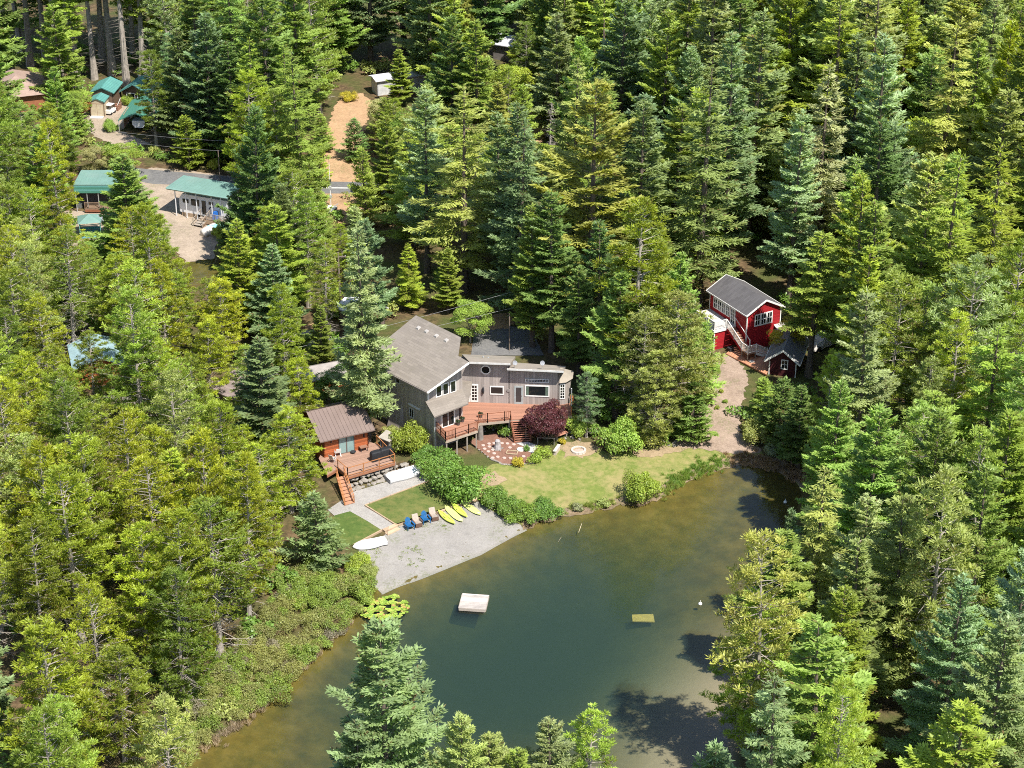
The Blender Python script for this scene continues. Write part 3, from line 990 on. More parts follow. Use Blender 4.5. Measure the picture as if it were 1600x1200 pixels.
HOUSE, FW, A_, U_, e_, g_, A2_, W_, XR_, RA_, RB_ = build_house()

def dish(px, py, Y, label):
    X, Z = FW.at(px, py, Y)
    p = FW.w(X, Y, Z)
    t = thing('satellite_dish', label, 'satellite dish', p - Vector((0, 0, 0.55)))
    t.scale = (.7, .7, .7)
    m = MB().lathe([(0.01, 0.0), (0.18, 0.02), (0.33, 0.09), (0.37, 0.13), (0.36, 0.15), (0.3, 0.1), (0.12, 0.05)], 14)
    rot = Matrix.Rotation(R(68), 3, 'X') @ Matrix.Identity(3)
    rz = Matrix.Rotation(R(18), 3, 'Z')
    m.v = [rz @ (rot @ v) + Vector((0, 0, 0.75)) for v in m.v]
    m.build('reflector', plain('dish_grey', (0.27, 0.28, 0.30), 0.6), t, smooth=True)
    MB().tube((0, 0.06, -0.3), (0, 0.06, 0.75), 0.035).build('mast', M_METAL, t)
    MB().bar((0, 0, 0.5), (0.05, -0.5, 0.72), 0.04).bar((0.03, -0.5, 0.66), (0.03, -0.5, 0.8), 0.08).build('feed_arm', M_METAL, t)
dish(*cM(750, 238), 0.4, 'grey satellite dish at the step between the two flat roofs')
dish(*cM(1130, 240), 0.6, 'white satellite dish midway along the lower flat roof')

def build_deck():
    c = c1
    P0, P1, P2 = Zp(*c(476, 803), DZ), Zp(*c(546, 872), DZ), Zp(*c(744, 806), DZ)
    P3, P4, P5 = Zp(*c(752, 762), DZ), Zp(*c(950, 742), DZ), Zp(*c(1056, 737), DZ)
    P6, P7 = Zp(*c(1330, 712), DZ), Zp(*c(1340, 640), DZ)
    C = FW.w(XR_ + 1.2, 0.6, 0)
    W0 = FW.w(-3.3, 0.1, 0)
    poly = [P0, P1, P2, P3, P4, P5, P6, P7, C, FW.w(XR_ - .3, 0.1, 0), W0, A2_ + e_ * 0.2, A2_ - e_ * 0.0]
    root = thing('house_deck', 'wide red-brown deck with balcony and railing in front of the grey house', 'deck', (P3.x, P3.y, 1.0))
    o = root.location
    rz = R(-4.5)
    cs, sn = math.cos(-rz), math.sin(-rz)
    L = lambda p: Vector(((p.x - o.x) * cs - (p.y - o.y) * sn, (p.x - o.x) * sn + (p.y - o.y) * cs, DZ - o.z))
    fl = MB().slab([L(p) for p in poly], 0.07).build('deck_floor', M_DECKRED, root, (0, 0, 0), rz)
    # rim joists
    rim = [P0, P1, P2, P3, P4, P5, P6]
    for a, b in zip(rim, rim[1:]):
        MB().bar(a - o - Vector((0, 0, 0.22)), b - o - Vector((0, 0, 0.22)), 0.07, 0.26).build('rim_joist', plain('rim_pale', (0.36, 0.29, 0.23), 0.8), root)
    for q in (P1, P1.lerp(P2, .33), P1.lerp(P2, .66), P1.lerp(P2, .96), P4, P5, P6):
        z = gz(q.x, q.y) - 0.2
        qq = q + (Vector((W_.x, W_.y, q.z)) - q).normalized() * 0.2
        MB().box(qq.x - o.x - .07, qq.x - o.x + .07, qq.y - o.y - .07, qq.y - o.y + .07, z - o.z, DZ - o.z - .08).build('support_post', M_POST, root)
    i = lambda a, b, t: a.lerp(b, t)
    rail_run(root, [P0 + Vector((.15, -.05, 0)), P1], M_RAIL, 0.95, 1.2, (0.95, 0.5, 0.12), 0.16)
    rail_run(root, [P1, i(P1, P2, .3)], M_RAIL, 0.95, 2.0, (0.95, 0.12), 0.16)
    rail_run(root, [i(P1, P2, .3), i(P1, P2, .72)], M_RAIL, 0.95, 3.0, (0.95, 0.12))
    rail_run(root, [i(P1, P2, .72), P2], M_RAIL, 0.95, 2.0, (0.95, 0.12), 0.13)
    rail_run(root, [P3, i(P3, P4, .28)], M_RAIL, 0.95, 2.0, (0.95, 0.12), 0.16)
    rail_run(root, [i(P3, P4, .28), i(P3, P4, .82)], M_RAIL, 0.95, 3.0, (0.95, 0.12))
    rail_run(root, [i(P3, P4, .82), P4], M_RAIL, 0.95, 2.0, (0.95, 0.12), 0.16)
    rail_run(root, [P6, P7, C], M_RAILO, 0.95, 1.5, (0.95, 0.5, 0.12))
    # stairs
    bl, br = G(*c(975, 890)), G(*c(1078, 884))
    st = thing('deck_stairs', 'red wooden stairs from the deck down to the garden bed', 'stairs', ((bl.x + br.x) / 2, (bl.y + br.y) / 2, bl.z))
    stairs(st, P4, P5, bl, br, 10, plain('stair_red', (0.38, 0.165, 0.11), 0.8, 0.15), M_RAIL)
    for a, b in ((P4, bl), (P5, br)):
        rail_run(st, [a, b], M_RAIL, 0.9, 3.6, (0.9,))
    # trunk-like round column at the deck's inner corner
    q = G(*c(762, 868))
    hgt = DZ - 0.05 - q.z
    MB().lathe([(0.36, -0.2), (0.33, 0.3), (0.3, hgt * .6), (0.31, hgt)], 12).build('log_column', plain('grey_log', (0.21, 0.19, 0.17), 0.9, 0.3, 3.0, 0.5), None, q)
    lc = bpy.data.objects['log_column']
    tag(lc, 'thick grey log column under the inner corner of the deck', 'column')
    # rough rock bank under the deck
    rk = thing('rock_bank', 'rough stone bank below the deck beside the log column', 'rocks', G(*c(840, 800)))
    rr = random.Random(5)
    for k in range(16):
        px, py = c(rr.uniform(775, 945), rr.uniform(770, 835))
        q = G(px, py)
        stone(rk, q, rr.uniform(.25, .5), rr)
    return root

STONES = []
def stone(parent, p, s, rr, mat=None):
    mat = mat or plain('field_stone', (0.25, 0.225, 0.195), 0.9, 0.3, 1.6, 0.5)
    if len(STONES) < 6:
        bm = bmesh.new()
        bmesh.ops.create_icosphere(bm, subdivisions=1, radius=0.5)
        r2 = random.Random(len(STONES) + 3)
        for v in bm.verts:
            v.co *= r2.uniform(0.78, 1.15)
            v.co.z *= 0.72
        me = bpy.data.meshes.new('stone')
        bm.to_mesh(me)
        bm.free()
        me.materials.append(mat)
        STONES.append(me)
    me = STONES[rr.randrange(len(STONES))]
    o = bpy.data.objects.new('stone', me)
    o.location = p - parent.location
    o.rotation_euler = (rr.uniform(-.3, .3), rr.uniform(-.3, .3), rr.uniform(0, 6))
    o.scale = (s * rr.uniform(.9, 1.4), s * rr.uniform(.8, 1.1), s * rr.uniform(.8, 1.1))
    return link(o, parent)
build_deck()
# ------------------------------------------------------------------ plants: prototypes
M_LEAF = foliage('leaf')
M_BARK = plain('bark', (0.12, 0.095, 0.075), 0.95, 0.35, 2.5, 0.8)
M_PALEBARK = plain('pale_bark', (0.30, 0.265, 0.23), 0.95, 0.3, 2.5, 0.6)

def unit(v):
    return v / (np.linalg.norm(v, axis=-1, keepdims=True) + 1e-9)

class Leaves:
    """collects folded kite-shaped sprays: base P, direction D, upward normal Nn, length, width, tint"""
    def __init__(s):
        s.P, s.D, s.N, s.L, s.W, s.T = [], [], [], [], [], []
    def add(s, P, D, N, L, W, T):
        n = len(P)
        s.P.append(P); s.D.append(unit(D)); s.N.append(N)
        s.L.append(np.broadcast_to(L, (n,)).copy()); s.W.append(np.broadcast_to(W, (n,)).copy()); s.T.append(np.broadcast_to(T, (n,)).copy())
    def mesh(s, name, mat):
        P, D, N = np.concatenate(s.P), np.concatenate(s.D), np.concatenate(s.N)
        L, W, T = np.concatenate(s.L)[:, None], np.concatenate(s.W)[:, None], np.concatenate(s.T)
        S = unit(np.cross(D, N))
        N = unit(np.cross(S, D))
        mid = P + D * L * 0.42
        v = np.stack([P, mid + S * W * 0.5 - N * W * 0.22, P + D * L, mid - S * W * 0.5 - N * W * 0.22], 1).reshape(-1, 3).astype(np.float32)
        n = len(P)
        me = bpy.data.meshes.new(name)
        me.vertices.add(4 * n)
        me.vertices.foreach_set('co', v.ravel())
        me.loops.add(4 * n)
        me.loops.foreach_set('vertex_index', np.arange(4 * n, dtype=np.int32))
        me.polygons.add(n)
        me.polygons.foreach_set('loop_start', np.arange(0, 4 * n, 4, dtype=np.int32))
        at = me.attributes.new('tint', 'FLOAT', 'POINT')
        at.data.foreach_set('value', np.repeat(np.clip(T, 0, 1), 4).astype(np.float32))
        me.materials.append(mat)
        me.update(calc_edges=True)
        return me

def trunk_mesh(name, H, r, mat, limbs=(), n=7, top=1.0, bend=0.0, seed=0):
    rr = random.Random(seed)
    m = MB()
    rings = []
    k = 7
    ox = oy = 0
    for i in range(k + 1):
        f = i / k
        rad = r * (1 - 0.93 * f) * (1.35 if i == 0 else 1)
        cx, cy = ox * f, oy * f
        rings.append([Vector((cx + rad * math.cos(2 * math.pi * j / n), cy + rad * math.sin(2 * math.pi * j / n), -0.4 + f * (H * top + 0.4))) for j in range(n)])
        ox += rr.uniform(-bend, bend); oy += rr.uniform(-bend, bend)
    m.loft(rings)
    for a, b, w in limbs:
        m.tube(a, b, w, w * 0.3, 3)
    me = bpy.data.meshes.new(name)
    me.from_pydata([tuple(v) for v in m.v], [], m.f)
    me.materials.append(mat)
    return me

def up_normals(n, rng, tilt=0.5):
    v = rng.normal(0, tilt, (n, 3))
    v[:, 2] = 1.0
    return unit(v)

def make_fir(seed, H=26.0, R0=4.3, cb=0.10, nb=165, asc=0.46, droop=0.18, side=1.3, L=0.50, W=0.19, fill=2.7, power=0.78):
    rng = np.random.default_rng(seed)
    lv = Leaves()
    limbs = []
    az = rng.uniform(0, 6.28)
    lobes = rng.uniform(0, 6.28, 3)
    for i in range(nb):
        t = (i + rng.uniform(0, 1)) / nb
        t = t ** 1.08
        z = H * (cb + (1 - cb) * t * 0.985)
        prof = (1 - t) ** power * min(1.0, 0.55 + t / 0.12 * 0.45)
        az += 2.399 + rng.normal(0, 0.35)
        lob = 1 + 0.13 * math.sin(2 * az + lobes[0] + 3 * t) + 0.12 * math.sin(3 * az + lobes[1] + 14 * t)
        r = R0 * prof * rng.uniform(0.62, 1.2) * lob + 0.22
        e = asc * (0.40 + 1.15 * t) + rng.normal(0, 0.13)
        ca, sa = math.cos(az), math.sin(az)
        hd = np.array([ca, sa, 0]); sd_ = np.array([-sa, ca, 0])
        def pt(s):
            s = np.asarray(s)[:, None]
            zz = s * r * math.tan(e) - droop * r * s ** 2 * 0.9 + droop * 0.75 * r * s ** 3
            return hd * (s * r) + np.concatenate([0 * s, 0 * s, zz], 1) + np.array([0, 0, z])
        limbs.append((Vector((0, 0, z)), Vector(pt([0.72])[0]), 0.018 + r * 0.008))
        m = max(3, int(r / 0.20 * fill))
        s = rng.uniform(0.12, 1.0, m) ** 0.75
        p0 = pt(s)
        p1 = pt(np.minimum(s + 0.05, 1.2))
        ax = unit(p1 - p0 + 1e-6)
        bt = rng.uniform(0.2, 0.8)
        for sg in (-1, 1):
            tl = (side * 0.34 * r * (1 - s) + 0.34) * rng.uniform(0.7, 1.25, m)
            k = np.maximum(1, np.ceil(tl / 0.42)).astype(int)
            kk = k.max()
            ang = rng.uniform(0.75, 1.25, m)
            d = ax * np.cos(ang)[:, None] + sg * sd_ * np.sin(ang)[:, None]
            d[:, 2] += rng.normal(-0.10, 0.10, m)
            d = unit(d)
            for j in range(kk):
                q = k > j
                if not q.any(): break
                pp = p0[q] + d[q] * (tl[q] * (j / np.maximum(k[q], 1)))[:, None]
                nq = q.sum()
                pp = pp + rng.normal(0, 0.05, (nq, 3))
                dd = d[q] + ax[q] * 0.35 + rng.normal(0, 0.28, (nq, 3))
                lv.add(pp, dd, up_normals(nq, rng, 0.32), L * rng.uniform(0.7, 1.2, nq), W * rng.uniform(0.75, 1.25, nq), np.clip(bt + rng.normal(0, 0.17, nq) + 0.14 * j / kk, 0, 1))  # tips tinted lighter: new growth, plus sunlit tips put into the colour
        # sprays along the axis, standing up a little
        m2 = max(2, int(r / 0.28 * fill))
        s2 = np.linspace(0.2, 1.0, m2)
        pa = pt(s2)
        dd = hd + rng.normal(0, 0.3, (m2, 3))
        dd[:, 2] += 0.25
        lv.add(pa, dd, up_normals(m2, rng, 0.5), L * 1.05, W, np.clip(bt + 0.1 + rng.normal(0, 0.15, m2), 0, 1))
    # leader
    k = 10
    lv.add(np.stack([np.zeros(k), np.zeros(k), H * np.linspace(0.955, 1.0, k)], 1), np.stack([rng.normal(0, .5, k), rng.normal(0, .5, k), np.ones(k)], 1), up_normals(k, rng, 1.0), 0.45, 0.16, 0.7)
    # dead twigs below the crown
    for i in range(int(26 * cb / 0.1)):
        z = H * rng.uniform(0.06, max(cb * 1.1, 0.09)); a = rng.uniform(0, 6.28); r = rng.uniform(0.6, 1.7)
        limbs.append((Vector((0, 0, z)), Vector((math.cos(a) * r, math.sin(a) * r, z - rng.uniform(0, .5))), 0.022))
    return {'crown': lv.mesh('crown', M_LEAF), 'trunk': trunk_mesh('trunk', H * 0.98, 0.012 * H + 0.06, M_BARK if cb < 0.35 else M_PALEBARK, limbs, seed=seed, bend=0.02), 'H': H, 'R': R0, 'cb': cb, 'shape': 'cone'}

def make_pine(seed, H=20.0, R0=2.9, cb=0.14, nb=92, L=0.32, W=0.075, dead=34, per=46, sparse=0.9):
    rng = np.random.default_rng(seed)
    lv = Leaves()
    limbs = []
    az = 0.0
    for i in range(nb):
        t = (i + rng.uniform(0, 1)) / nb
        z = H * (cb + (0.97 - cb) * t)
        prof = (min(1.0, (t + 0.12) / 0.35) ** 0.7) * (1 - t ** 2.2) ** 0.75
        az += 2.399 + rng.normal(0, 0.5)
        r = R0 * prof * rng.uniform(0.55, 1.18) + 0.25
        e = 0.12 + 0.75 * t + rng.normal(0, 0.15)
        ca, sa = math.cos(az), math.sin(az)
        hd = np.array([ca, sa, 0.0]); sd_ = np.array([-sa, ca, 0.0])
        tip = np.array([0, 0, z]) + hd * r + np.array([0, 0, r * math.tan(e) * 0.6])
        limbs.append((Vector((0, 0, z)), Vector(tip), 0.03 + 0.008 * r))
        nc = max(2, int(r * 2.6 * sparse))
        bt = rng.uniform(0.15, 0.85)
        for c in range(nc):
            s = 1.0 - 0.75 * (c / nc) * rng.uniform(0.7, 1.1)
            lat = rng.normal(0, 0.26) * r * (1.15 - s) * 1.6 + rng.normal(0, 0.12)
            ctr = np.array([0, 0, z]) + hd * r * s + sd_ * lat + np.array([0, 0, r * math.tan(e) * 0.6 * s ** 1.5 + rng.uniform(0, 0.3)])
            k = per
            d = rng.normal(0, 1, (k, 3))
            d[:, 2] = np.abs(d[:, 2]) * 0.9 + 0.15
            d = unit(d) + hd * 0.35
            base = ctr + unit(d) * rng.uniform(0.0, 0.30, (k, 1)) + hd * rng.uniform(-.15, .15)
            lv.add(base, d, up_normals(k, rng, 0.8), L * rng.uniform(0.7, 1.25, k), W * rng.uniform(0.8, 1.3, k), np.clip(bt + rng.normal(0, 0.16, k), 0, 1))
    for i in range(dead):
        z = H * rng.uniform(0.08, cb + 0.25); a = rng.uniform(0, 6.28); r = rng.uniform(0.8, R0 * 0.85)
        q = Vector((math.cos(a) * r, math.sin(a) * r, z + rng.uniform(-.7, .4)))
        limbs.append((Vector((0, 0, z)), q, 0.035))
        for _ in range(3):
            f = rng.uniform(.4, .95)
            b = Vector((0, 0, z)).lerp(q, f)
            limbs.append((b, b + Vector((rng.normal(0, .4), rng.normal(0, .4), rng.normal(0, .3))), 0.02))
    return {'crown': lv.mesh('crown', M_LEAF), 'trunk': trunk_mesh('trunk', H * 0.97, 0.011 * H + 0.05, M_PALEBARK, limbs, seed=seed, bend=0.05), 'H': H, 'R': R0, 'cb': cb, 'shape': 'oval'}

def make_broad(seed, H=13.0, R0=4.2, nc=46, per=420, L=0.23, W=0.16, cb=0.22, rc=1.25, zs=0.75, bark=None):
    rng = np.random.default_rng(seed)
    lv = Leaves()
    limbs = []
    cz = H * (cb + (1 - cb) * 0.5)
    hz = H * (1 - cb) * 0.5
    for i in range(nc):
        u = unit(rng.normal(0, 1, 3))
        f = rng.uniform(0.35, 1.0) ** 0.5
        k = rc * rng.uniform(0.7, 1.25)
        c = np.array([u[0] * R0 * f, u[1] * R0 * f, cz + u[2] * hz * f])
        sc = min(1.0, (H - c[2] + 0.4) / (0.8 * k))
        if c[2] < H * cb * 0.8: c[2] = H * cb
        fork = Vector((c[0] * .12, c[1] * .12, max(H * cb * 0.7, c[2] - 0.55 * math.hypot(c[0], c[1]) - 1.0)))
        limbs.append((fork, Vector(c), 0.07))
        d = unit(rng.normal(0, 1, (per, 3)))
        d[:, 2] = np.where(d[:, 2] < -0.35, -d[:, 2], d[:, 2])
        rad = k * rng.uniform(0.55, 1.0, (per, 1)) ** 0.6
        p = c + d * rad * np.array([1, 1, zs])
        nn = unit(d * 0.6 + rng.normal(0, 0.5, (per, 3)) + np.array([0, 0, 0.6]))
        dd = np.cross(nn, rng.normal(0, 1, (per, 3))) + np.array([0, 0, -0.25])
        bt = rng.uniform(0.3, 0.7)
        lv.add(p, dd, nn, L * rng.uniform(0.6, 1.2, per), W * rng.uniform(0.7, 1.2, per), np.clip(bt + rng.normal(0, 0.2, per), 0, 1))
    return {'crown': lv.mesh('crown', M_LEAF), 'trunk': trunk_mesh('trunk', H * 0.8, 0.014 * H + 0.05, bark or M_PALEBARK, limbs, seed=seed, bend=0.1), 'H': H, 'R': R0, 'cb': cb, 'shape': 'oval'}

def make_snag(seed, H=15.0):
    rng = np.random.default_rng(seed)
    limbs = []
    for i in range(120):
        t = rng.uniform(0.12, 0.98)
        z = H * t; a = rng.uniform(0, 6.28); r = (1 - t) * 2.2 * rng.uniform(0.5, 1.1) + 0.2
        q = Vector((math.cos(a) * r, math.sin(a) * r, z - r * rng.uniform(0, .35)))
        limbs.append((Vector((0, 0, z)), q, 0.035))
        for _ in range(4):
            b = Vector((0, 0, z)).lerp(q, rng.uniform(.35, 1))
            limbs.append((b, b + Vector((rng.normal(0, .28), rng.normal(0, .28), rng.normal(-.1, .2))), 0.02))
    return {'crown': None, 'trunk': trunk_mesh('trunk', H, 0.2, plain('dead_wood', (0.36, 0.32, 0.29), 0.9, 0.2), limbs, seed=seed), 'H': H, 'R': 2.0, 'cb': 0.1, 'shape': 'cone'}

def make_shrub(seed, H=1.5, R0=1.0, n=1500, L=0.2, W=0.15, lump=0.28, nc=14):
    rng = np.random.default_rng(seed)
    lv = Leaves()
    limbs = []
    cs = []
    for i in range(nc):
        u = unit(rng.normal(0, 1, 3)); u[2] = abs(u[2])
        f = rng.uniform(0.2, 0.92)
        cs.append((np.array([u[0] * R0 * f, u[1] * R0 * f, H * (0.2 + 0.55 * u[2] * f + 0.1 * rng.uniform(0, 1))]), rng.uniform(0.2, 0.44) * min(R0, H)))
        limbs.append((Vector((0, 0, 0.02)), Vector(cs[-1][0]), 0.02))
    k = n // nc
    for c, rd in cs:
        d = unit(rng.normal(0, 1, (k, 3)))
        d[:, 2] = np.where(d[:, 2] < -0.5, -d[:, 2], d[:, 2])
        p = c + d * rd * rng.uniform(0.6, 1.05, (k, 1))
        p[:, 2] = np.maximum(p[:, 2], 0.03)
        nn = unit(d + rng.normal(0, 0.5, (k, 3)) + np.array([0, 0, 0.4]))
        dd = np.cross(nn, rng.normal(0, 1, (k, 3))) + np.array([0, 0, 0.1])
        bt = rng.uniform(0.3, 0.7)
        lv.add(p, dd, nn, L * rng.uniform(0.6, 1.2, k), W * rng.uniform(0.7, 1.2, k), np.clip(bt + rng.normal(0, 0.2, k), 0, 1))
    return {'crown': lv.mesh('foliage', M_LEAF), 'trunk': trunk_mesh('stem', H * 0.4, 0.05, M_BARK, limbs, seed=seed), 'H': H, 'R': R0, 'cb': 0.0, 'shape': 'oval'}

PROTO = {
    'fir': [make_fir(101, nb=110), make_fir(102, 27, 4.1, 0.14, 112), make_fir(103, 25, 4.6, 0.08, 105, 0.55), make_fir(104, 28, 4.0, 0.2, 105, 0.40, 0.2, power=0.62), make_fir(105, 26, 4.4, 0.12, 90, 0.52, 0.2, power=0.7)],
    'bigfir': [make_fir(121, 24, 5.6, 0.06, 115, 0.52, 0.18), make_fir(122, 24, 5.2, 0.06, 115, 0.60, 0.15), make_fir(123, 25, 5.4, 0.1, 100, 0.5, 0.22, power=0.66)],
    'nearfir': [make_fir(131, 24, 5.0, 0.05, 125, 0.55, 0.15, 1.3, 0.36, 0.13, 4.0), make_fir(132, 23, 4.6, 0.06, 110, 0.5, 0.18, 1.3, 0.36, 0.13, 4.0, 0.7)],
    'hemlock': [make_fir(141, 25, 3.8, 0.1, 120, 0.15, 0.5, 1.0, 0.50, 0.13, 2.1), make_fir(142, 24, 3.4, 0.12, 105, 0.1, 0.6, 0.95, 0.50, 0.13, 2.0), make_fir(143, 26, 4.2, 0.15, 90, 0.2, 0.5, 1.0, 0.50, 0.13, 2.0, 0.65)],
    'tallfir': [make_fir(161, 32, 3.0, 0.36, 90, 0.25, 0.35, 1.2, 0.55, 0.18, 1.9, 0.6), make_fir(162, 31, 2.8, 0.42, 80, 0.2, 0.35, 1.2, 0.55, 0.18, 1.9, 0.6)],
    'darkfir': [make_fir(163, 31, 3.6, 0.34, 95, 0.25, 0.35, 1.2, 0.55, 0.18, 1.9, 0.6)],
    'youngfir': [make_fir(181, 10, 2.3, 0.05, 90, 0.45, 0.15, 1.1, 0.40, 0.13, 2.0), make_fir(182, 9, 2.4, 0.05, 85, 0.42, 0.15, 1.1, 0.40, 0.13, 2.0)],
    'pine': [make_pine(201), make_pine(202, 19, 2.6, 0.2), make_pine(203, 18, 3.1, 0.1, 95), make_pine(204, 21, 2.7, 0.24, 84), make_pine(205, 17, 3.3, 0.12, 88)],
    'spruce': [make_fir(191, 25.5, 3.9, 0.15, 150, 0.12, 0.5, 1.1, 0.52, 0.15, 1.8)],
    'sparsepine': [make_pine(221, 22, 3.3, 0.3, 90, 0.34, 0.08, 60, 30, 0.8), make_pine(222, 19, 2.9, 0.3, 75, 0.34, 0.08, 75, 30, 0.75)],
    'broad': [make_broad(301), make_broad(302, 11, 3.8, 40), make_broad(303, 15, 4.4, 54)],
    'snag': [make_snag(401)],
    'shrub': [make_shrub(501), make_shrub(502, 1.3, 1.1), make_shrub(503, 1.8, 1.0, 1700)],
    'bush': [make_shrub(521, 3.0, 2.2, 9500, 0.19, 0.12, nc=44), make_shrub(522, 3.4, 2.0, 9500, 0.19, 0.12, nc=44), make_shrub(523, 2.8, 2.3, 9500, 0.19, 0.12, nc=38)],
}
for k, ps in PROTO.items():
    for p in ps:
        p['kind'] = k

PLANTED = []
LEAFCOL = {
    'blue': (0.205, 0.285, 0.130), 'dark': (0.150, 0.228, 0.066), 'green': (0.240, 0.328, 0.074), 'lime': (0.275, 0.358, 0.055),
    'pine': (0.275, 0.332, 0.032), 'pinedark': (0.200, 0.262, 0.038), 'olive': (0.300, 0.345, 0.105), 'silver': (0.275, 0.355, 0.178),
    'leaf': (0.265, 0.360, 0.064), 'leafdark': (0.155, 0.260, 0.050), 'gold': (0.40, 0.38, 0.05), 'grey': (0.29, 0.315, 0.17),
    'purple': (0.140, 0.044, 0.052), 'rust': (0.30, 0.15, 0.065)}
NAMES = {'spruce': 'spruce_tree', 'nearfir': 'fir_tree', 'darkfir': 'fir_tree', 'fir': 'fir_tree', 'bigfir': 'fir_tree', 'tallfir': 'fir_tree', 'youngfir': 'young_fir', 'hemlock': 'hemlock_tree', 'pine': 'pine_tree', 'sparsepine': 'pine_tree', 'broad': 'broadleaf_tree', 'snag': 'dead_tree', 'shrub': 'shrub', 'bush': 'bush'}

def plant(kind, x, y, h, col, label=None, cat=None, group=None, wide=1.0, rr=random, z=None, variant=None, vary=0.22):
    ps = PROTO[kind]
    p = ps[variant if variant is not None else rr.randrange(len(ps))]
    s = h / p['H']
    name = NAMES[kind]
    t = thing(name, label, cat or ('bush' if kind in ('shrub', 'bush') else 'tree'), (x, y, (gz(x, y) if z is None else z) - 0.05), rr.uniform(0, 6.28), group)
    t.rotation_euler = (rr.uniform(-.035, .035), rr.uniform(-.035, .035), rr.uniform(0, 6.28))
    ws = s ** 0.75 if kind not in ('shrub', 'bush') else s
    t.scale = (ws * wide * rr.uniform(.88, 1.12), ws * wide * rr.uniform(.88, 1.12), s)
    c = LEAFCOL[col] if isinstance(col, str) else col
    b = 1 + rr.uniform(-vary, vary)
    hu = rr.uniform(-0.10, 0.10)
    cc = (c[0] * b * (1 + hu), c[1] * b, c[2] * b * (1 - hu * 1.5), 1)
    low = kind in ('shrub', 'bush')
    if p['crown'] is not None:
        o = bpy.data.objects.new('foliage' if low else 'crown', p['crown'])
        o.color = cc
        link(o, t)
    o = bpy.data.objects.new('stem' if low else 'trunk', p['trunk'])
    link(o, t)
    PLANTED.append((t, kind, col, h, x, y, p['R'] * ws * wide))
    return t

def tip(px, py, h):
    """plan position of a tree whose top is seen at a pixel"""
    zt = h + 1.0
    for _ in range(4):
        p = Zp(px, py, zt)
        zt = h + gz(p.x, p.y) - 0.05
    p = Zp(px, py, zt)
    return p.x, p.y
# ------------------------------------------------------------------ the brown-roofed cabin and its deck
def gable(root, W, D, zw, rise, ov, roof_mat, wall_mat, name_roof='roof', ridge='x', ribs=0.0, rib_mat=None, th=0.12, z0=-0.4, barge=None, base=None):
    """walls 0..W x 0..D to height zw, gabled roof with overhang; ridge along local x or y; metal ribs optional"""
    m = MB()
    if ridge == 'x':
        walls = [((0, 0), (W, 0), [(0, zw), (W, zw)]), ((W, 0), (W, D), [(0, zw), (D / 2, zw + rise), (D, zw)]), ((W, D), (0, D), [(0, zw), (W, zw)]), ((0, D), (0, 0), [(0, zw), (D / 2, zw + rise), (D, zw)])]
    else:
        walls = [((0, 0), (W, 0), [(0, zw), (W / 2, zw + rise), (W, zw)]), ((W, 0), (W, D), [(0, zw), (D, zw)]), ((W, D), (0, D), [(0, zw), (W / 2, zw + rise), (W, zw)]), ((0, D), (0, 0), [(0, zw), (D, zw)])]
    for (p, q, prof) in walls:
        p, q = Vector((*p, 0)), Vector((*q, 0))
        d = (q - p).normalized()
        n = Vector((-d.y, d.x, 0)) * 0.14
        ring = [p + Vector((0, 0, z0)), q + Vector((0, 0, z0))] + [p + d * s + Vector((0, 0, z)) for s, z in reversed(prof)]
        k = len(ring)
        m = MB().add(ring + [v + n for v in ring], [tuple(range(k)), tuple(range(2 * k - 1, k - 1, -1))] + [(i + k, (i + 1) % k + k, (i + 1) % k, i) for i in range(k)])
        m.build('wall', wall_mat, root)
    half = (D if ridge == 'x' else W) / 2
    sl = rise / half
    e = 0.03
    for sgn in (0, 1):
        if ridge == 'x':
            y_e, y_r = (-ov, half) if sgn == 0 else (D + ov, half)
            ze = zw - sl * ov + th
            P = [Vector((-ov, y_e, ze)), Vector((W + ov, y_e, ze)), Vector((W + ov, y_r, zw + rise + th)), Vector((-ov, y_r, zw + rise + th))]
            ax = Vector((1, 0, 0)); L = W + 2 * ov
        else:
            x_e, x_r = (-ov, half) if sgn == 0 else (W + ov, half)
            ze = zw - sl * ov + th
            P = [Vector((x_e, -ov, ze)), Vector((x_e, D + ov, ze)), Vector((x_r, D + ov, zw + rise + th)), Vector((x_r, -ov, zw + rise + th))]
            ax = Vector((0, 1, 0)); L = D + 2 * ov
        if (P[1] - P[0]).cross(P[2] - P[1]).z < 0:
            P2 = [P[0], P[3], P[2], P[1]]
        else:
            P2 = P
        r = MB().slab(P2, th).build(name_roof, roof_mat, root)
        if ribs:
            n = int(L / ribs)
            for i in range(n + 1):
                a = P[0] + ax * (L * i / n) + Vector((0, 0, 0.02))
                b = P[3] + ax * (L * i / n) + Vector((0, 0, 0.02))
                MB().bar(a, b, 0.05, 0.05).build('rib', rib_mat or roof_mat, r)
        if barge:
            for a, b in ((P[0], P[3]), (P[1], P[2])):
                MB().bar(a - Vector((0, 0, th / 2)), b - Vector((0, 0, th / 2)), 0.06, th + 0.08).build('barge_board', barge, r)
            MB().bar(P[0] - Vector((0, 0, th / 2)), P[1] - Vector((0, 0, th / 2)), 0.06, th + 0.02).build('gutter', barge, r)

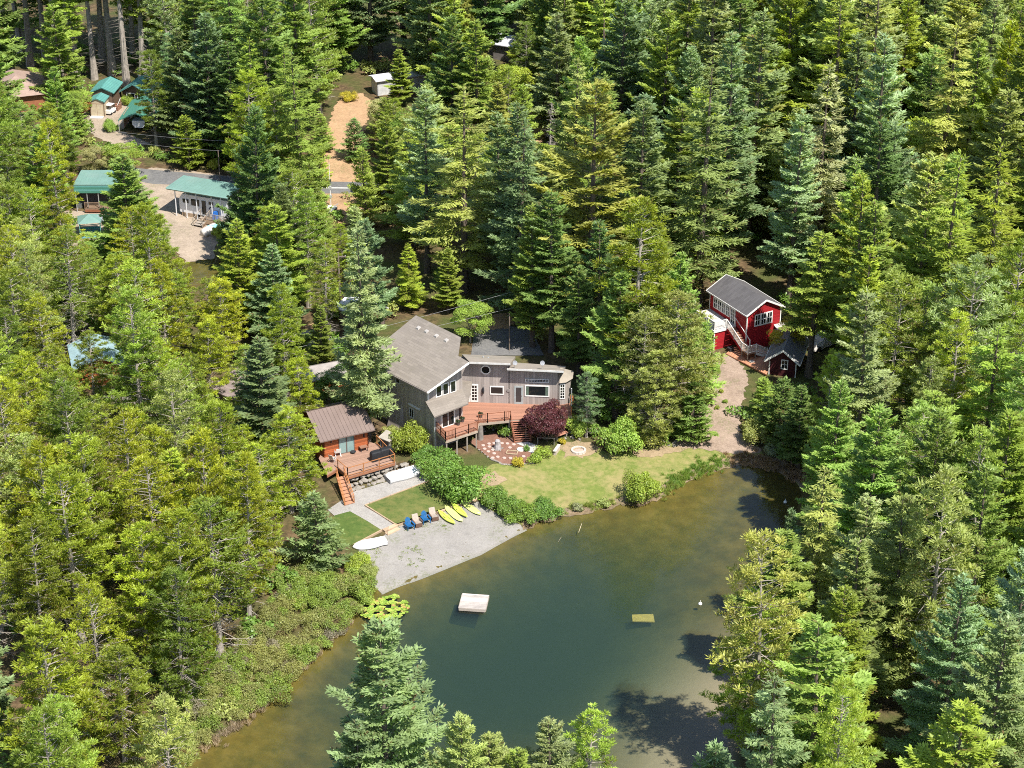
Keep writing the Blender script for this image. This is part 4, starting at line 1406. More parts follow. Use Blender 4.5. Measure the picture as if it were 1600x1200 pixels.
CZ = 2.2
def cC(x, y): return (480 + x / 8.89, 610 + y / 8.89)
M_CEDAR = boards('cedar_lap', (0.34, 0.095, 0.035), 2, 0.2, 0.2, 0.08, 0.7, (1.2, 1.2, 12), 0.4)
M_BRMETAL = plain('brown_metal_roof', (0.165, 0.12, 0.105), 0.5, 0.10, 0.7, 0.03, 0.0, 0.5)
def build_cabin():
    S0 = Zp(*cC(460, 885), CZ)
    rz = R(26)
    f = Vector((math.cos(rz), math.sin(rz), 0))
    o = S0 - f * 1.75
    root = thing('cedar_cabin', 'small orange cedar cabin with brown ribbed metal roof and sliding door', 'cabin', o, rz)
    gable(root, 4.85, 6.2, 2.35, 1.45, 0.55, M_BRMETAL, M_CEDAR, ribs=0.42, z0=-1.2)
    fr = Frame(root, Vector((0, 0, 0)) + root.location, 0)
    fr.loc = Vector((0, 0, 0))
    fr.rz = 0.0
    fr.window(1.68, 3.25, 0.08, 2.0, fw=0.07, nx=2, name='sliding_door', gmat=M_PALEGLASS, fmat=plain('bronze_frame', (0.12, 0.10, 0.09), 0.5), mw=0.12)
    MB().box(4.3, 4.42, -0.12, -0.02, 1.4, 1.7).box(0.75, 0.85, -0.12, -0.02, 1.6, 1.8).build('porch_lamp', M_DARK, root)
    return root
CABIN = build_cabin()

def build_cabin_deck():
    FL, FR_ = Zp(543.5, 744.5, CZ), Zp(617, 722.5, CZ)
    ST0 = Zp(528.4, 731.5, CZ)
    RB = Zp(589, 693.5, CZ)
    LB = Zp(498, 716, CZ)
    BK = Zp(575, 690, CZ)
    root = thing('cabin_deck', 'tan plank deck with orange rails in front of the cedar cabin', 'deck', (FL.x, FL.y, 0.9))
    rz = R(26)
    cs, sn = math.cos(-rz), math.sin(-rz)
    o = root.location
    L = lambda p: Vector(((p.x - o.x) * cs - (p.y - o.y) * sn, (p.x - o.x) * sn + (p.y - o.y) * cs, p.z - o.z))
    lo = Zp(511, 742, CZ)
    MB().slab([L(p) for p in (lo, ST0, FL, FR_, RB, BK, Zp(505, 703, CZ), LB)], 0.07).build('deck_floor', M_DECKTAN, root, (0, 0, 0), rz)
    for a, b in ((FL, FR_), (FR_, RB), (ST0, FL), (lo, ST0)):
        MB().bar(a - o - Vector((0, 0, 0.2)), b - o - Vector((0, 0, 0.2)), 0.08, 0.26).build('rim_joist', plain('rim_red', (0.27, 0.12, 0.065), 0.8), root)
    rail_run(root, [FL, FR_, RB], M_RAILO, 0.95, 1.55, (0.95, 0.1))
    rail_run(root, [ST0 + (ST0 - FL) * 0.02, FL], M_RAILO, 0.95, 1.4, (0.95, 0.1))
    for q in (FL, FL.lerp(FR_, .33), FL.lerp(FR_, .66), FR_):
        MB().box(q.x - o.x - .07, q.x - o.x + .07, q.y - o.y + .15, q.y - o.y + .29, gz(q.x, q.y) - .3 - o.z, CZ - o.z - .08).build('support_post', M_POST, root)
    # stairs
    tl, tr = Zp(526, 744, CZ), Zp(538, 741.5, CZ)
    bl, br_ = G(539, 790.5), G(553.5, 786.5)
    st = thing('cabin_stairs', 'orange stained stairs from the cabin deck down to the gravel path', 'stairs', ((bl.x + br_.x) / 2, (bl.y + br_.y) / 2, bl.z))
    stairs(st, tl, tr, bl, br_, 8, plain('stair_tan', (0.40, 0.20, 0.12), 0.8, 0.15), M_RAILO)
    for a, b in ((tl, bl), (tr, br_)):
        rail_run(st, [a, b], M_RAILO, 0.9, 3.2, (0.9, 0.45))
    # dry-laid stone wall below the deck
    sw = thing('stone_wall', 'grey dry-stone retaining wall under the front of the cabin deck', 'wall', G(580, 762))
    rr = random.Random(9)
    a0, b0 = G(549, 772), G(640, 742)
    a1, b1 = FL + Vector((0.1, 0.45, 0)), FR_ + Vector((1.3, 1.2, 0))
    n = 12
    rows = 4
    for j in range(rows):
        for i in range(n):
            u = (i + (j % 2) * .5 + rr.uniform(-.2, .2)) / n
            w = j / (rows - 1)
            p = a0.lerp(b0, u).lerp(Vector((a1.x, a1.y, 0)).lerp(Vector((b1.x, b1.y, 0)), u), w)
            top = CZ - 0.42 - 0.5 * max(0, u - .75)
            g0 = gz(p.x, p.y)
            p.z = g0 * 0.6 + 0.15 + (max(top - g0, .3)) * w * 0.95
            p.z += rr.uniform(-.06, .06)
            stone(sw, p, rr.uniform(.58, .85), rr, plain('field_stone', (0.25, 0.225, 0.195)))
    return root
build_cabin_deck()

def local_thing(name, label, cat, p, rz, group=None):
    return thing(name, label, cat, p, rz, group)

# covered grills, small table, chairs on the cabin deck
def covered_grill(px, py, w, label):
    p = Zp(px, py, CZ)
    t = thing('covered_grill', label, 'grill', p, R(30))
    m = MB()
    rings = []
    for z, k in ((0.03, 1.0), (0.75, 1.0), (0.95, 0.93), (1.06, 0.72)):
        a, b = w / 2 * k, 0.34 * k
        rings.append([Vector((x, y, z)) for x, y in ((-a, -b * .8), (-a * .8, -b), (a * .8, -b), (a, -b * .8), (a, b * .8), (a * .8, b), (-a * .8, b), (-a, b * .8))])
    m.loft(rings)
    m.build('cover', plain('grill_cover', (0.018, 0.019, 0.022), 0.65, 0.2, 3.0), t)
    for sx in (-1, 1):
        MB().tube((sx * w * .38, -.2, 0.07), (sx * w * .38, -.27, 0.07), 0.07).build('wheel', M_DARK, t)
covered_grill(587.5, 719, 1.15, 'black covered grill on the cabin deck, left one of two')
covered_grill(603, 714, 1.35, 'black covered grill on the cabin deck, right one of two by the corner')

def patio_table(px, py, label):
    t = thing('side_table', label, 'table', Zp(px, py, CZ), R(26))
    MB().box(-.4, .4, -.28, .28, .42, .48).build('table_top', plain('table_brown', (0.22, 0.12, 0.08)), t)
    for sx in (-1, 1):
        for sy in (-1, 1):
            MB().box(sx * .33 - .03, sx * .33 + .03, sy * .22 - .03, sy * .22 + .03, 0, .42).build('leg', M_DARK, t)
patio_table(568, 704, 'low brown table on the cabin deck against the orange wall')
def bowl(px, py):
    t = MB().lathe([(0.12, 0), (0.25, 0.12), (0.3, 0.2), (0.27, 0.2), (0.1, 0.06)], 12).build('dark_bowl', M_DARK, None, Zp(px, py, CZ), smooth=True)
    tag(t, 'dark round bowl on the cabin deck beside the sliding door', 'bowl')
bowl(552, 708)
def folding_chair(p, rz, label, mat, group=None):
    t = thing('folding_chair', label, 'chair', p, rz, group)
    MB().box(-.25, .25, -.25, .2, .4, .44).build('seat', mat, t)
    MB().hexa([(-.25, .2, .45), (.25, .2, .45), (.25, .24, .45), (-.25, .24, .45), (-.25, .36, .95), (.25, .36, .95), (.25, .4, .95), (-.25, .4, .95)]).build('backrest', mat, t)
    for sx in (-1, 1):
        MB().bar((sx * .26, -.25, 0), (sx * .26, .22, .45), .03).build('leg', M_METAL, t)
        MB().bar((sx * .26, .25, 0), (sx * .26, -.22, .45), .03).build('leg', M_METAL, t)
        MB().box(sx * .29 - .03, sx * .29 + .03, -.25, .25, .6, .63).build('armrest', M_METAL, t)
folding_chair(Zp(528, 712, CZ), R(200), 'white folding chair on the cabin deck left of the sliding door', M_WHITE)
folding_chair(Zp(520, 722, CZ), R(150), 'pale chair at the left end of the cabin deck near the pines', plain('cream_fabric', (0.55, 0.5, 0.44)))
def planter_stack():
    t = thing('plant_stand', 'dark stand with stacked pots at the cabin\'s right corner', 'plant stand', Zp(574, 694, CZ), R(26))
    for i in range(3):
        MB().lathe([(0.14, .05 + .45 * i), (0.2, .3 + .45 * i), (0.18, .3 + .45 * i)], 10, (0.05 * (-1) ** i, 0)).build('pot', M_DARK, t)
    MB().bar((0, .16, 0), (0, .16, 1.5), .05).build('frame', M_DARK, t)
planter_stack()

# utility box beside the grey house
p = G(607, 703)
t = thing('utility_box', 'grey box with a lean-to lid against the side of the grey house', 'box', p, R(-40))
MB().box(-.65, .65, -.45, .45, 0, 1.5).build('cabinet', plain('box_grey', (0.20, 0.19, 0.185)), t)
MB().slab([(-.8, -.65, 1.5), (.8, -.65, 1.5), (.8, .6, 1.85), (-.8, .6, 1.85)], .08).build('lid', plain('lid_grey', (0.34, 0.31, 0.27)), t)
for sx in (-1, 1):
    MB().box(sx * .6 - .05, sx * .6 + .05, -.56, -.47, 0, 1.5).build('corner_post', M_METAL, t)

# ------------------------------------------------------------------ boats and boards
def hull(L, W, H, n=12, k=12, bow=1.0, stern=0.25, rock=0.25):
    """upturned hull: keel up; length along local x"""
    rings = []
    for i in range(n + 1):
        f = i / n
        s = (1 - abs(2 * f - 1) ** 2.2)
        w = W / 2 * max(0.04, (s ** 0.6) if f > 0.5 else max(s ** 0.6, stern / (W / 2) * (1 - 2 * f) + s ** 0.6 * 2 * f))
        h = H * (0.55 + 0.45 * (s ** 0.5)) if f > 0.5 else H * 0.95
        x = -L / 2 + L * f
        ring = []
        for j in range(k):
            a = math.pi * j / (k - 1)
            ring.append(Vector((x, w * math.cos(a), h * (math.sin(a) ** 0.7))))
        rings.append(ring)
    return rings

def dinghy(p, rz, label, L=3.6, W=1.5, H=0.62, tilt=0.0):
    t = thing('rowing_boat', label, 'boat', p, rz)
    t.rotation_euler = (tilt, 0, rz)
    rings = hull(L, W, H, stern=W * 0.42)
    MB().loft(rings).build('hull', plain('white_gelcoat', (0.80, 0.80, 0.80), 0.35, 0.04, 1.0, 0.02, 0, 0.5), t, smooth=True)
    MB().bar((-L / 2 + .15, 0, H * .97), (L / 2 - .5, 0, H * .97), 0.07, 0.09).build('keel', M_WHITE, t)
    for sy in (-1, 1):
        MB().bar((-L / 2 + .2, sy * W * .27, H * .83), (L / 2 - .9, sy * W * .22, H * .86), 0.05, 0.04).build('strake', M_WHITE, t)
    MB().box(-L / 2 - .03, -L / 2 + .03, -W * .42, W * .42, 0.02, H * .6).build('transom', plain('transom_grey', (0.25, 0.25, 0.26)), t)
dinghy(G(634, 744, 0.05), R(33), 'white dinghy turned upside down beside the stone wall', 4.3, 1.6, 0.8)
dinghy(G(577, 852, 0.06), R(202), 'white boat lying upside down on the beach below the small lawn', 3.3, 1.6, 0.42)

def board(p, rz, label, mat, L=3.3, W=0.82, kayak=True, pitch=0.0):
    t = thing('kayak' if kayak else 'paddle_board', label, 'kayak' if kayak else 'paddle board', p, rz, 'yellow boards on the beach')
    t.rotation_euler = (0, pitch, rz)
    n, k = 16, 14
    rings = []
    H = 0.30 if kayak else 0.13
    for i in range(n + 1):
        f = i / n
        s = max(0.0, 1 - abs(2 * f - 1) ** (2.0 if kayak else 2.6))
        w = W / 2 * max(0.05, s ** (0.75 if kayak else 0.62))
        z0 = 0.10 * (2 * f - 1) ** 2
        x = -L / 2 + L * f
        rings.append([Vector((x, w * math.cos(2 * math.pi * j / k), z0 + H / 2 + H / 2 * math.sin(2 * math.pi * j / k) * max(.4, s ** .3))) for j in range(k)])
    MB().loft(rings).build('hull' if kayak else 'board', mat, t, smooth=True)
    if kayak:
        MB().lathe([(0.22, H * .8), (0.3, H + .03), (0.26, H + .04), (0.2, H + .0)], 14).build('keel_pad', mat, t)
        MB().bar((-L * .36, 0, H + .05), (L * .36, 0, H + .05), 0.06, 0.05).build('keel_ridge', mat, t)
    else:
        MB().box(L * .36, L * .43, -.10, .10, H + .03, H + .06).build('decal', plain('decal_grey', (0.35, 0.38, 0.36)), t)
        MB().hexa([(-L * .44, -.01, H), (-L * .38, -.01, H), (-L * .38, .01, H), (-L * .44, .01, H), (-L * .46, -.01, H + .16), (-L * .42, -.01, H + .16), (-L * .42, .01, H + .16), (-L * .46, .01, H + .16)]).build('fin', M_DARK, t)
M_YEL = plain('kayak_yellow', (0.56, 0.65, 0.10), 0.4, 0.06, 1.0, 0.02, 0, 0.5)
M_YELP = plain('board_yellow', (0.62, 0.68, 0.20), 0.4, 0.06, 1.0, 0.02, 0, 0.5)
for (a, b, kk, lab) in (((684.5, 801), (711, 822), True, 'yellow-green kayak nearest the blue chairs'), ((695.5, 792.5), (722.5, 817.5), False, 'pale yellow paddle board between two yellow kayaks'),
                        ((705, 788), (730, 811.5), True, 'yellow-green kayak between the two pale paddle boards'), ((720.5, 784), (751, 807), False, 'pale yellow paddle board lying apart at the right')):
    A, B = G(*a), G(*b)
    d = B - A
    c = (A + B) / 2
    board(Vector((c.x, c.y, (A.z + B.z) / 2 + 0.07)), math.atan2(d.y, d.x), lab, M_YEL if kk else M_YELP, d.length, 0.72 if kk else 0.80, kk, -math.asin(d.z / d.length))

# adirondack chairs
def adirondack(p, rz, label, mat, group, recl=True):
    t = thing('adirondack_chair', label, 'chair', p, rz, group)
    for i in range(5):
        y = -.40 + i * .13
        MB().hexa([(-.27, y, .40 - .03 * i), (.27, y, .40 - .03 * i), (.27, y + .115, .375 - .03 * i), (-.27, y + .115, .375 - .03 * i),
                   (-.27, y, .425 - .03 * i), (.27, y, .425 - .03 * i), (.27, y + .115, .40 - .03 * i), (-.27, y + .115, .40 - .03 * i)]).build('seat_slat', mat, t)
    for i in range(5):
        x = -.26 + i * .108
        top = .98 - .035 * (i - 2) ** 2
        MB().hexa([(x, .24, .25), (x + .095, .24, .25), (x + .095, .265, .25), (x, .265, .25), (x, .24 + .42 * (top - .25), top), (x + .095, .24 + .42 * (top - .25), top),
                   (x + .095, .265 + .42 * (top - .25), top), (x, .265 + .42 * (top - .25), top)]).build('back_slat', mat, t)
    for sx in (-1, 1):
        MB().box(sx * .37 - .07, sx * .37 + .07, -.46, .30, .56, .59).build('armrest', mat, t)
        MB().box(sx * .36 - .025, sx * .36 + .025, -.42, -.33, 0, .56).build('front_leg', mat, t)
        MB().bar((sx * .33, -.38, .34), (sx * .33, .52, .03), .05, .12).build('back_leg', mat, t)
M_BLUE = plain('blue_plastic', (0.012, 0.10, 0.26), 0.5, 0.12, 2.0)
M_TAUPE = plain('weathered_taupe', (0.34, 0.285, 0.24), 0.85, 0.15, 3.0)
for px, py, m_, lab, dz in ((640, 826, M_BLUE, 'blue adirondack chair on the beach, the left one of two', 28), (665, 816, M_BLUE, 'blue adirondack chair on the beach, the right one of two', 24)):
    adirondack(G(px, py, .04), R(dz), lab, m_, 'beach chairs')
def lounge(p, rz, label):
    t = thing('beach_seat', label, 'chair', p, rz, 'beach chairs')
    MB().hexa([(-.33, -.42, .40), (.33, -.42, .40), (.33, .3, .26), (-.33, .3, .26), (-.33, -.42, .46), (.33, -.42, .46), (.33, .3, .32), (-.33, .3, .32)]).build('seat', M_TAUPE, t)
    MB().hexa([(-.33, .28, .28), (.33, .28, .28), (.33, .34, .28), (-.33, .34, .28), (-.30, .62, .92), (.30, .62, .92), (.30, .68, .92), (-.30, .68, .92)]).build('backrest', M_TAUPE, t)
    MB().box(-.33, .33, -.48, -.43, .02, .42).build('front_panel', plain('brown_panel', (0.12, 0.07, 0.05)), t)
    for sx in (-1, 1):
        MB().box(sx * .38 - .05, sx * .38 + .05, -.44, .35, .52, .56).build('armrest', plain('brown_panel', (0.12, 0.07, 0.05)), t)
        MB().bar((sx * .36, -.4, 0), (sx * .36, .5, .3), .05, .1).build('leg', MATS['brown_panel'], t)
lounge(G(652, 821, .04), R(26), 'taupe beach chair between the two blue chairs')
lounge(G(678, 811, .04), R(22), 'taupe beach chair right of the blue chairs, next to the kayaks')

# ------------------------------------------------------------------ on the pond
def raft():
    TL, TR_, BR_, BL = (Zp(x, y, 0.30) for x, y in ((724.5, 928), (763.2, 930.6), (757, 951.5), (717, 947.8)))
    o = (TL + TR_ + BR_ + BL) / 4
    d = (TR_ - TL)
    rz = math.atan2(d.y, d.x)
    t = thing('swim_raft', 'weathered square wooden swim raft floating on the pond', 'raft', (o.x, o.y, -0.12), rz)
    W, D = 2.42, 2.35
    M_W = boards('raft_plank', (0.52, 0.47, 0.43), 1, 0.5, 0.22, 0.0, 0.9, (1, 8, 1), 0.5, (0.2, 0.18, 0.17))
    n = 12
    for i in range(n):
        y = -D / 2 + D * i / n
        MB().box(-W / 2, W / 2, y + .012, y + D / n - .012, .36 + .006 * ((i * 7) % 3), .41 + .006 * ((i * 7) % 3)).build('plank', M_W, t)
    for y in (-D / 2 - .03, D / 2 + .03):
        MB().box(-W / 2, W / 2, y - .025, y + .025, .12, .40).build('fascia', plain('raft_fascia', (0.36, 0.31, 0.27)), t)
    for x in (-W / 2 - .03, W / 2 + .03):
        MB().box(x - .025, x + .025, -D / 2, D / 2, .12, .40).build('fascia', MATS['raft_fascia'], t)
    for x in (-.9, .9):
        MB().tube((x, -1.0, -.02), (x, 1.0, -.02), .18, n=10).build('float', M_DARK, t)
raft()

def lilies():
    rng = np.random.default_rng(3)
    vs, fs = [], []
    m = MB()
    poly = [(560, 948), (570, 938), (592, 936), (618, 930), (640, 945), (638, 958), (620, 966), (590, 972), (568, 965)]
    k = 0
    cols = []
    for i in range(1400):
        px, py = rng.uniform(555, 645), rng.uniform(928, 975)
        if not in_poly(px, py, poly):
            continue
        p = Zp(px, py, 0)
        if math.sin(px * .35) + math.cos(py * .6) + rng.normal(0, .5) < -.5:
            continue
        r = rng.uniform(.12, .24)
        n = 8
        a0 = rng.uniform(0, 6.28)
        zt = rng.uniform(.012, .07)
        ring = [Vector((p.x + r * math.cos(a0 + .35 + (5.6 * j / (n - 1))), p.y + r * math.sin(a0 + .35 + (5.6 * j / (n - 1))), zt + rng.uniform(0, .05))) for j in range(n)]
        m.add([Vector((p.x, p.y, zt))] + ring, [(0, j + 1, j + 2) for j in range(n - 1)])
        k += 1
        if k >= 330: break
    N = NT('lily_pad')
    ri = N.n('NewGeometry').outputs['Random Per Island']
    N.surf(N.ramp(ri, [(0.0, (0.15, 0.25, 0.03)), (0.7, (0.30, 0.40, 0.06)), (0.88, (0.36, 0.32, 0.08)), (1.0, (0.42, 0.19, 0.09))]), 0.5, None, 0.4)
    o = m.build('lily_pads', N.m)
    tag(o, 'patch of yellow-green lily pads by the left end of the beach', None, None, 'stuff')
lilies()
# sunken plank platform glimmering below the surface
p = Zp(1005, 965, -0.95)
t = MB().slab([(-1.0, -.55, 0), (1.0, -.65, 0), (.95, .6, 0), (-1.0, .5, 0)], .1).build('sunken_board', plain('sunken_yellow', (0.55, 0.40, 0.12), 0.8), None, (p.x, p.y, -0.95))
tag(t, 'yellowish board lying under the water right of the raft', 'board')
def float_marker(px, py, label, gull=False):
    p = Zp(px, py, 0)
    t = thing('float_marker', label, 'float', p)
    MB().lathe([(0.05, -.1), (0.16, -.04), (0.19, .05), (0.13, .16), (0.03, .2)], 10).build('buoy', M_WHITE, t, smooth=True)
    MB().tube((0, 0, .18), (0, 0, .4), 0.025).build('staff', M_WHITE, t)
float_marker(1094, 944, 'tiny white float near the middle of the right shore')
float_marker(1227, 785, 'tiny white float in the pond\'s upper right corner')
def stick(a, b, label):
    A, B = Zp(*a, 0), Zp(*b, 0.35)
    m = MB().tube(A - Vector((0, 0, .3)), B, .035, .02, 6)
    t = m.build('stick', plain('bleached_wood', (0.5, 0.42, 0.3)), None)
    tag(t, label, 'stick')
stick((904, 828), (909, 818), 'pale stick poking out of the water near the shore')
stick((872, 843), (877, 839), 'short pale stick floating left of the upright stick')

# ------------------------------------------------------------------ garden bits
def disc(px, py, r, mat, label, name='stepping_stone', h=.06, group=None):
    p = G(px, py, 0.06)
    o = MB().lathe([(r, 0), (r, h), (r * .93, h + .02)], 14).build(name, mat, None, p)
    return tag(o, label, 'stepping stone', group)
M_STEP = plain('stepping_pink', (0.46, 0.34, 0.30), 0.85, 0.12, 2.0)
SS = [(488, 685), (575, 703), (508, 733), (622, 747), (560, 770), (640, 797), (570, 662), (750, 655), (825, 660), (860, 716), (915, 672), (782, 860), (868, 862), (690, 845), (620, 858), (1050, 838), (640, 655)]
for i, (x, y) in enumerate(SS):
    disc(*c9(x, y), .2, M_STEP, 'round pink stepping stone, %s in the mulch bed' % ['leftmost of the ring', 'inside the ring at left', 'second at the left edge', 'below the stone fountain', 'third down the left side', 'front of the left curve', 'top of the left group', 'just right of the stone fountain', 'second right of the fountain', 'alone at the centre right', 'nearest the foot of the stairs', 'front row left of the dome shrub', 'front row touching the dome shrub', 'faded one at the front', 'frontmost at left', 'right of the yellow dome shrub', 'behind the stone fountain'][i])
disc(*c9(1010, 745), .42, plain('pale_disc', (0.62, 0.58, 0.52)), 'large pale round table-like disc at the right of the mulch bed', 'stone_disc', .12)
p = G(*c9(690, 730))
t = thing('stone_fountain', 'small rough grey stone fountain in the mulch bed', 'fountain', p)
MB().lathe([(.42, 0), (.38, .25), (.28, .7), (.30, 1.0), (.2, 1.12)], 9).build('pillar', plain('fountain_grey', (0.33, 0.31, 0.31), .9, .3, 4, .6), t)
rr = random.Random(4)
for i in range(6):
    a = i * 1.05
    q = stone(t, p + Vector((.5 * math.cos(a), .5 * math.sin(a), .12)), .3, rr)
q = t
t = thing('pond_frame', 'low wooden frame lying in the mulch bed', 'frame', G(*c9(890, 790), .1), R(-10))
for a, b in (((-.55, -.35), (.55, -.35)), ((-.55, .35), (.55, .35)), ((-.55, -.35), (-.55, .35)), ((.55, -.35), (.55, .35))):
    MB().bar((*a, .06), (*b, .06), .07, .1).build('beam', plain('frame_wood', (0.42, 0.33, 0.22)), t)
# stone edging of the bed
t = thing('bed_edging', 'line of dark stones edging the front of the mulch bed', 'edging', G(*c9(760, 945)))
for i in range(26):
    u = i / 25
    pts = [(430, 745), (600, 875), (690, 908), (760, 948), (900, 955), (1060, 940), (1180, 928)]
    k = min(int(u * 6), 5); w = u * 6 - k
    x = pts[k][0] * (1 - w) + pts[k + 1][0] * w; y = pts[k][1] * (1 - w) + pts[k + 1][1] * w
    stone(t, G(*c9(x, y), .08), rr.uniform(.22, .34), rr)
# fire ring
p = G(904, 705)
t = thing('fire_ring', 'round pale stone fire ring on the lawn', 'fire pit', p)
for i in range(14):
    a = 2 * math.pi * i / 14
    m = MB().hexa([(-.16, -.12, 0), (.16, -.12, 0), (.15, .12, 0), (-.15, .12, 0), (-.15, -.1, .22), (.15, -.1, .22), (.14, .1, .22), (-.14, .1, .22)])
    o = m.build('block', plain('pale_block', (0.50, 0.44, 0.39), .9, .2), t, (.68 * math.cos(a), .68 * math.sin(a), 0))
    o.rotation_euler.z = a + math.pi / 2
MB().lathe([(.56, .0), (.56, .07), (.3, .1)], 14).build('ash_bed', plain('ash_pink', (0.42, 0.32, 0.27)), t)
# flagpole, bench, low wall
p = G(892, 677)
t = thing('flagpole', 'thin white flagpole in front of a bright green bush', 'flagpole', p)
MB().tube((0, 0, -.1), (0.02, 0, 5.2), .05, .035).build('pole', M_WHITE, t)
MB().lathe([(.02, 5.2), (.07, 5.26), (.02, 5.33)], 8).build('finial', M_WHITE, t)
MB().lathe([(.16, 0), (.14, .08), (.06, .1)], 10).build('base', M_METAL, t)
p = G(876, 684)
t = thing('garden_bench', 'red-brown wooden bench right of the purple maple', 'bench', p, R(38))
for y in (-.18, 0, .18):
    MB().box(-.85, .85, y - .075, y + .075, .42, .47).build('seat_slat', plain('bench_red', (0.42, 0.20, 0.14)), t)
for x in (-.65, .65):
    MB().box(x - .06, x + .06, -.22, .22, 0, .42).build('leg', M_POST, t)
t = thing('garden_wall', 'short pale timber post wall right of the lime dome shrubs', 'wall', G(870, 707), R(70))
MB().box(-.7, .7, -.12, .12, 0, .5).build('panel', plain('pale_stucco', (0.5, 0.42, 0.36)), t)
MB().box(-.78, .78, -.16, .16, .5, .58).build('cap', plain('pale_cap', (0.58, 0.52, 0.46)), t)
t = thing('white_trellis', 'low white frame behind the lime dome shrubs', 'frame', G(853, 695), R(-5))
for x in (-.85, .85):
    MB().box(x - .04, x + .04, -.04, .04, 0, .85).build('post', M_POST, t)
MB().box(-.85, .85, -.03, .03, .78, .85).build('rail', M_POST, t)
# rocks and driftwood on the far lawn edge
rr = random.Random(12)
t = thing('rock_row', 'row of pale rocks behind the lawn under the trees', 'rocks', G(1000, 697))
for i in range(26):
    stone(t, G(rr.uniform(975, 1060), rr.uniform(690, 700), .1), rr.uniform(.25, .5), rr)
t = thing('rock_row', 'cluster of small rocks at the foot of the flagpole', 'rocks', G(895, 683))
for i in range(9):
    stone(t, G(rr.uniform(882, 908), rr.uniform(679, 688), .08), rr.uniform(.22, .36), rr)
# potted plants on the grey house deck
for px, py, lab in ((716, 664, 'dark pot with plant beside the balcony sliding door'), (722.5, 659, 'dark pot at the corner of the lower roof on the deck'), (751, 652, 'planter with dark plant at the deck\'s inner rail corner')):
    p = Zp(px, py, DZ)
    t = thing('potted_plant', lab, 'plant pot', p)
    MB().lathe([(.16, 0), (.22, .3), (.24, .36), (.2, .36)], 12).build('pot', plain('pot_dark', (0.09, 0.07, 0.065)), t)
    o = bpy.data.objects.new('foliage', PROTO['shrub'][0]['crown'])
    o.color = (0.05, 0.07, 0.03, 1)
    o.scale = (.28, .28, .35)
    o.location = (0, 0, .25)
    link(o, t)

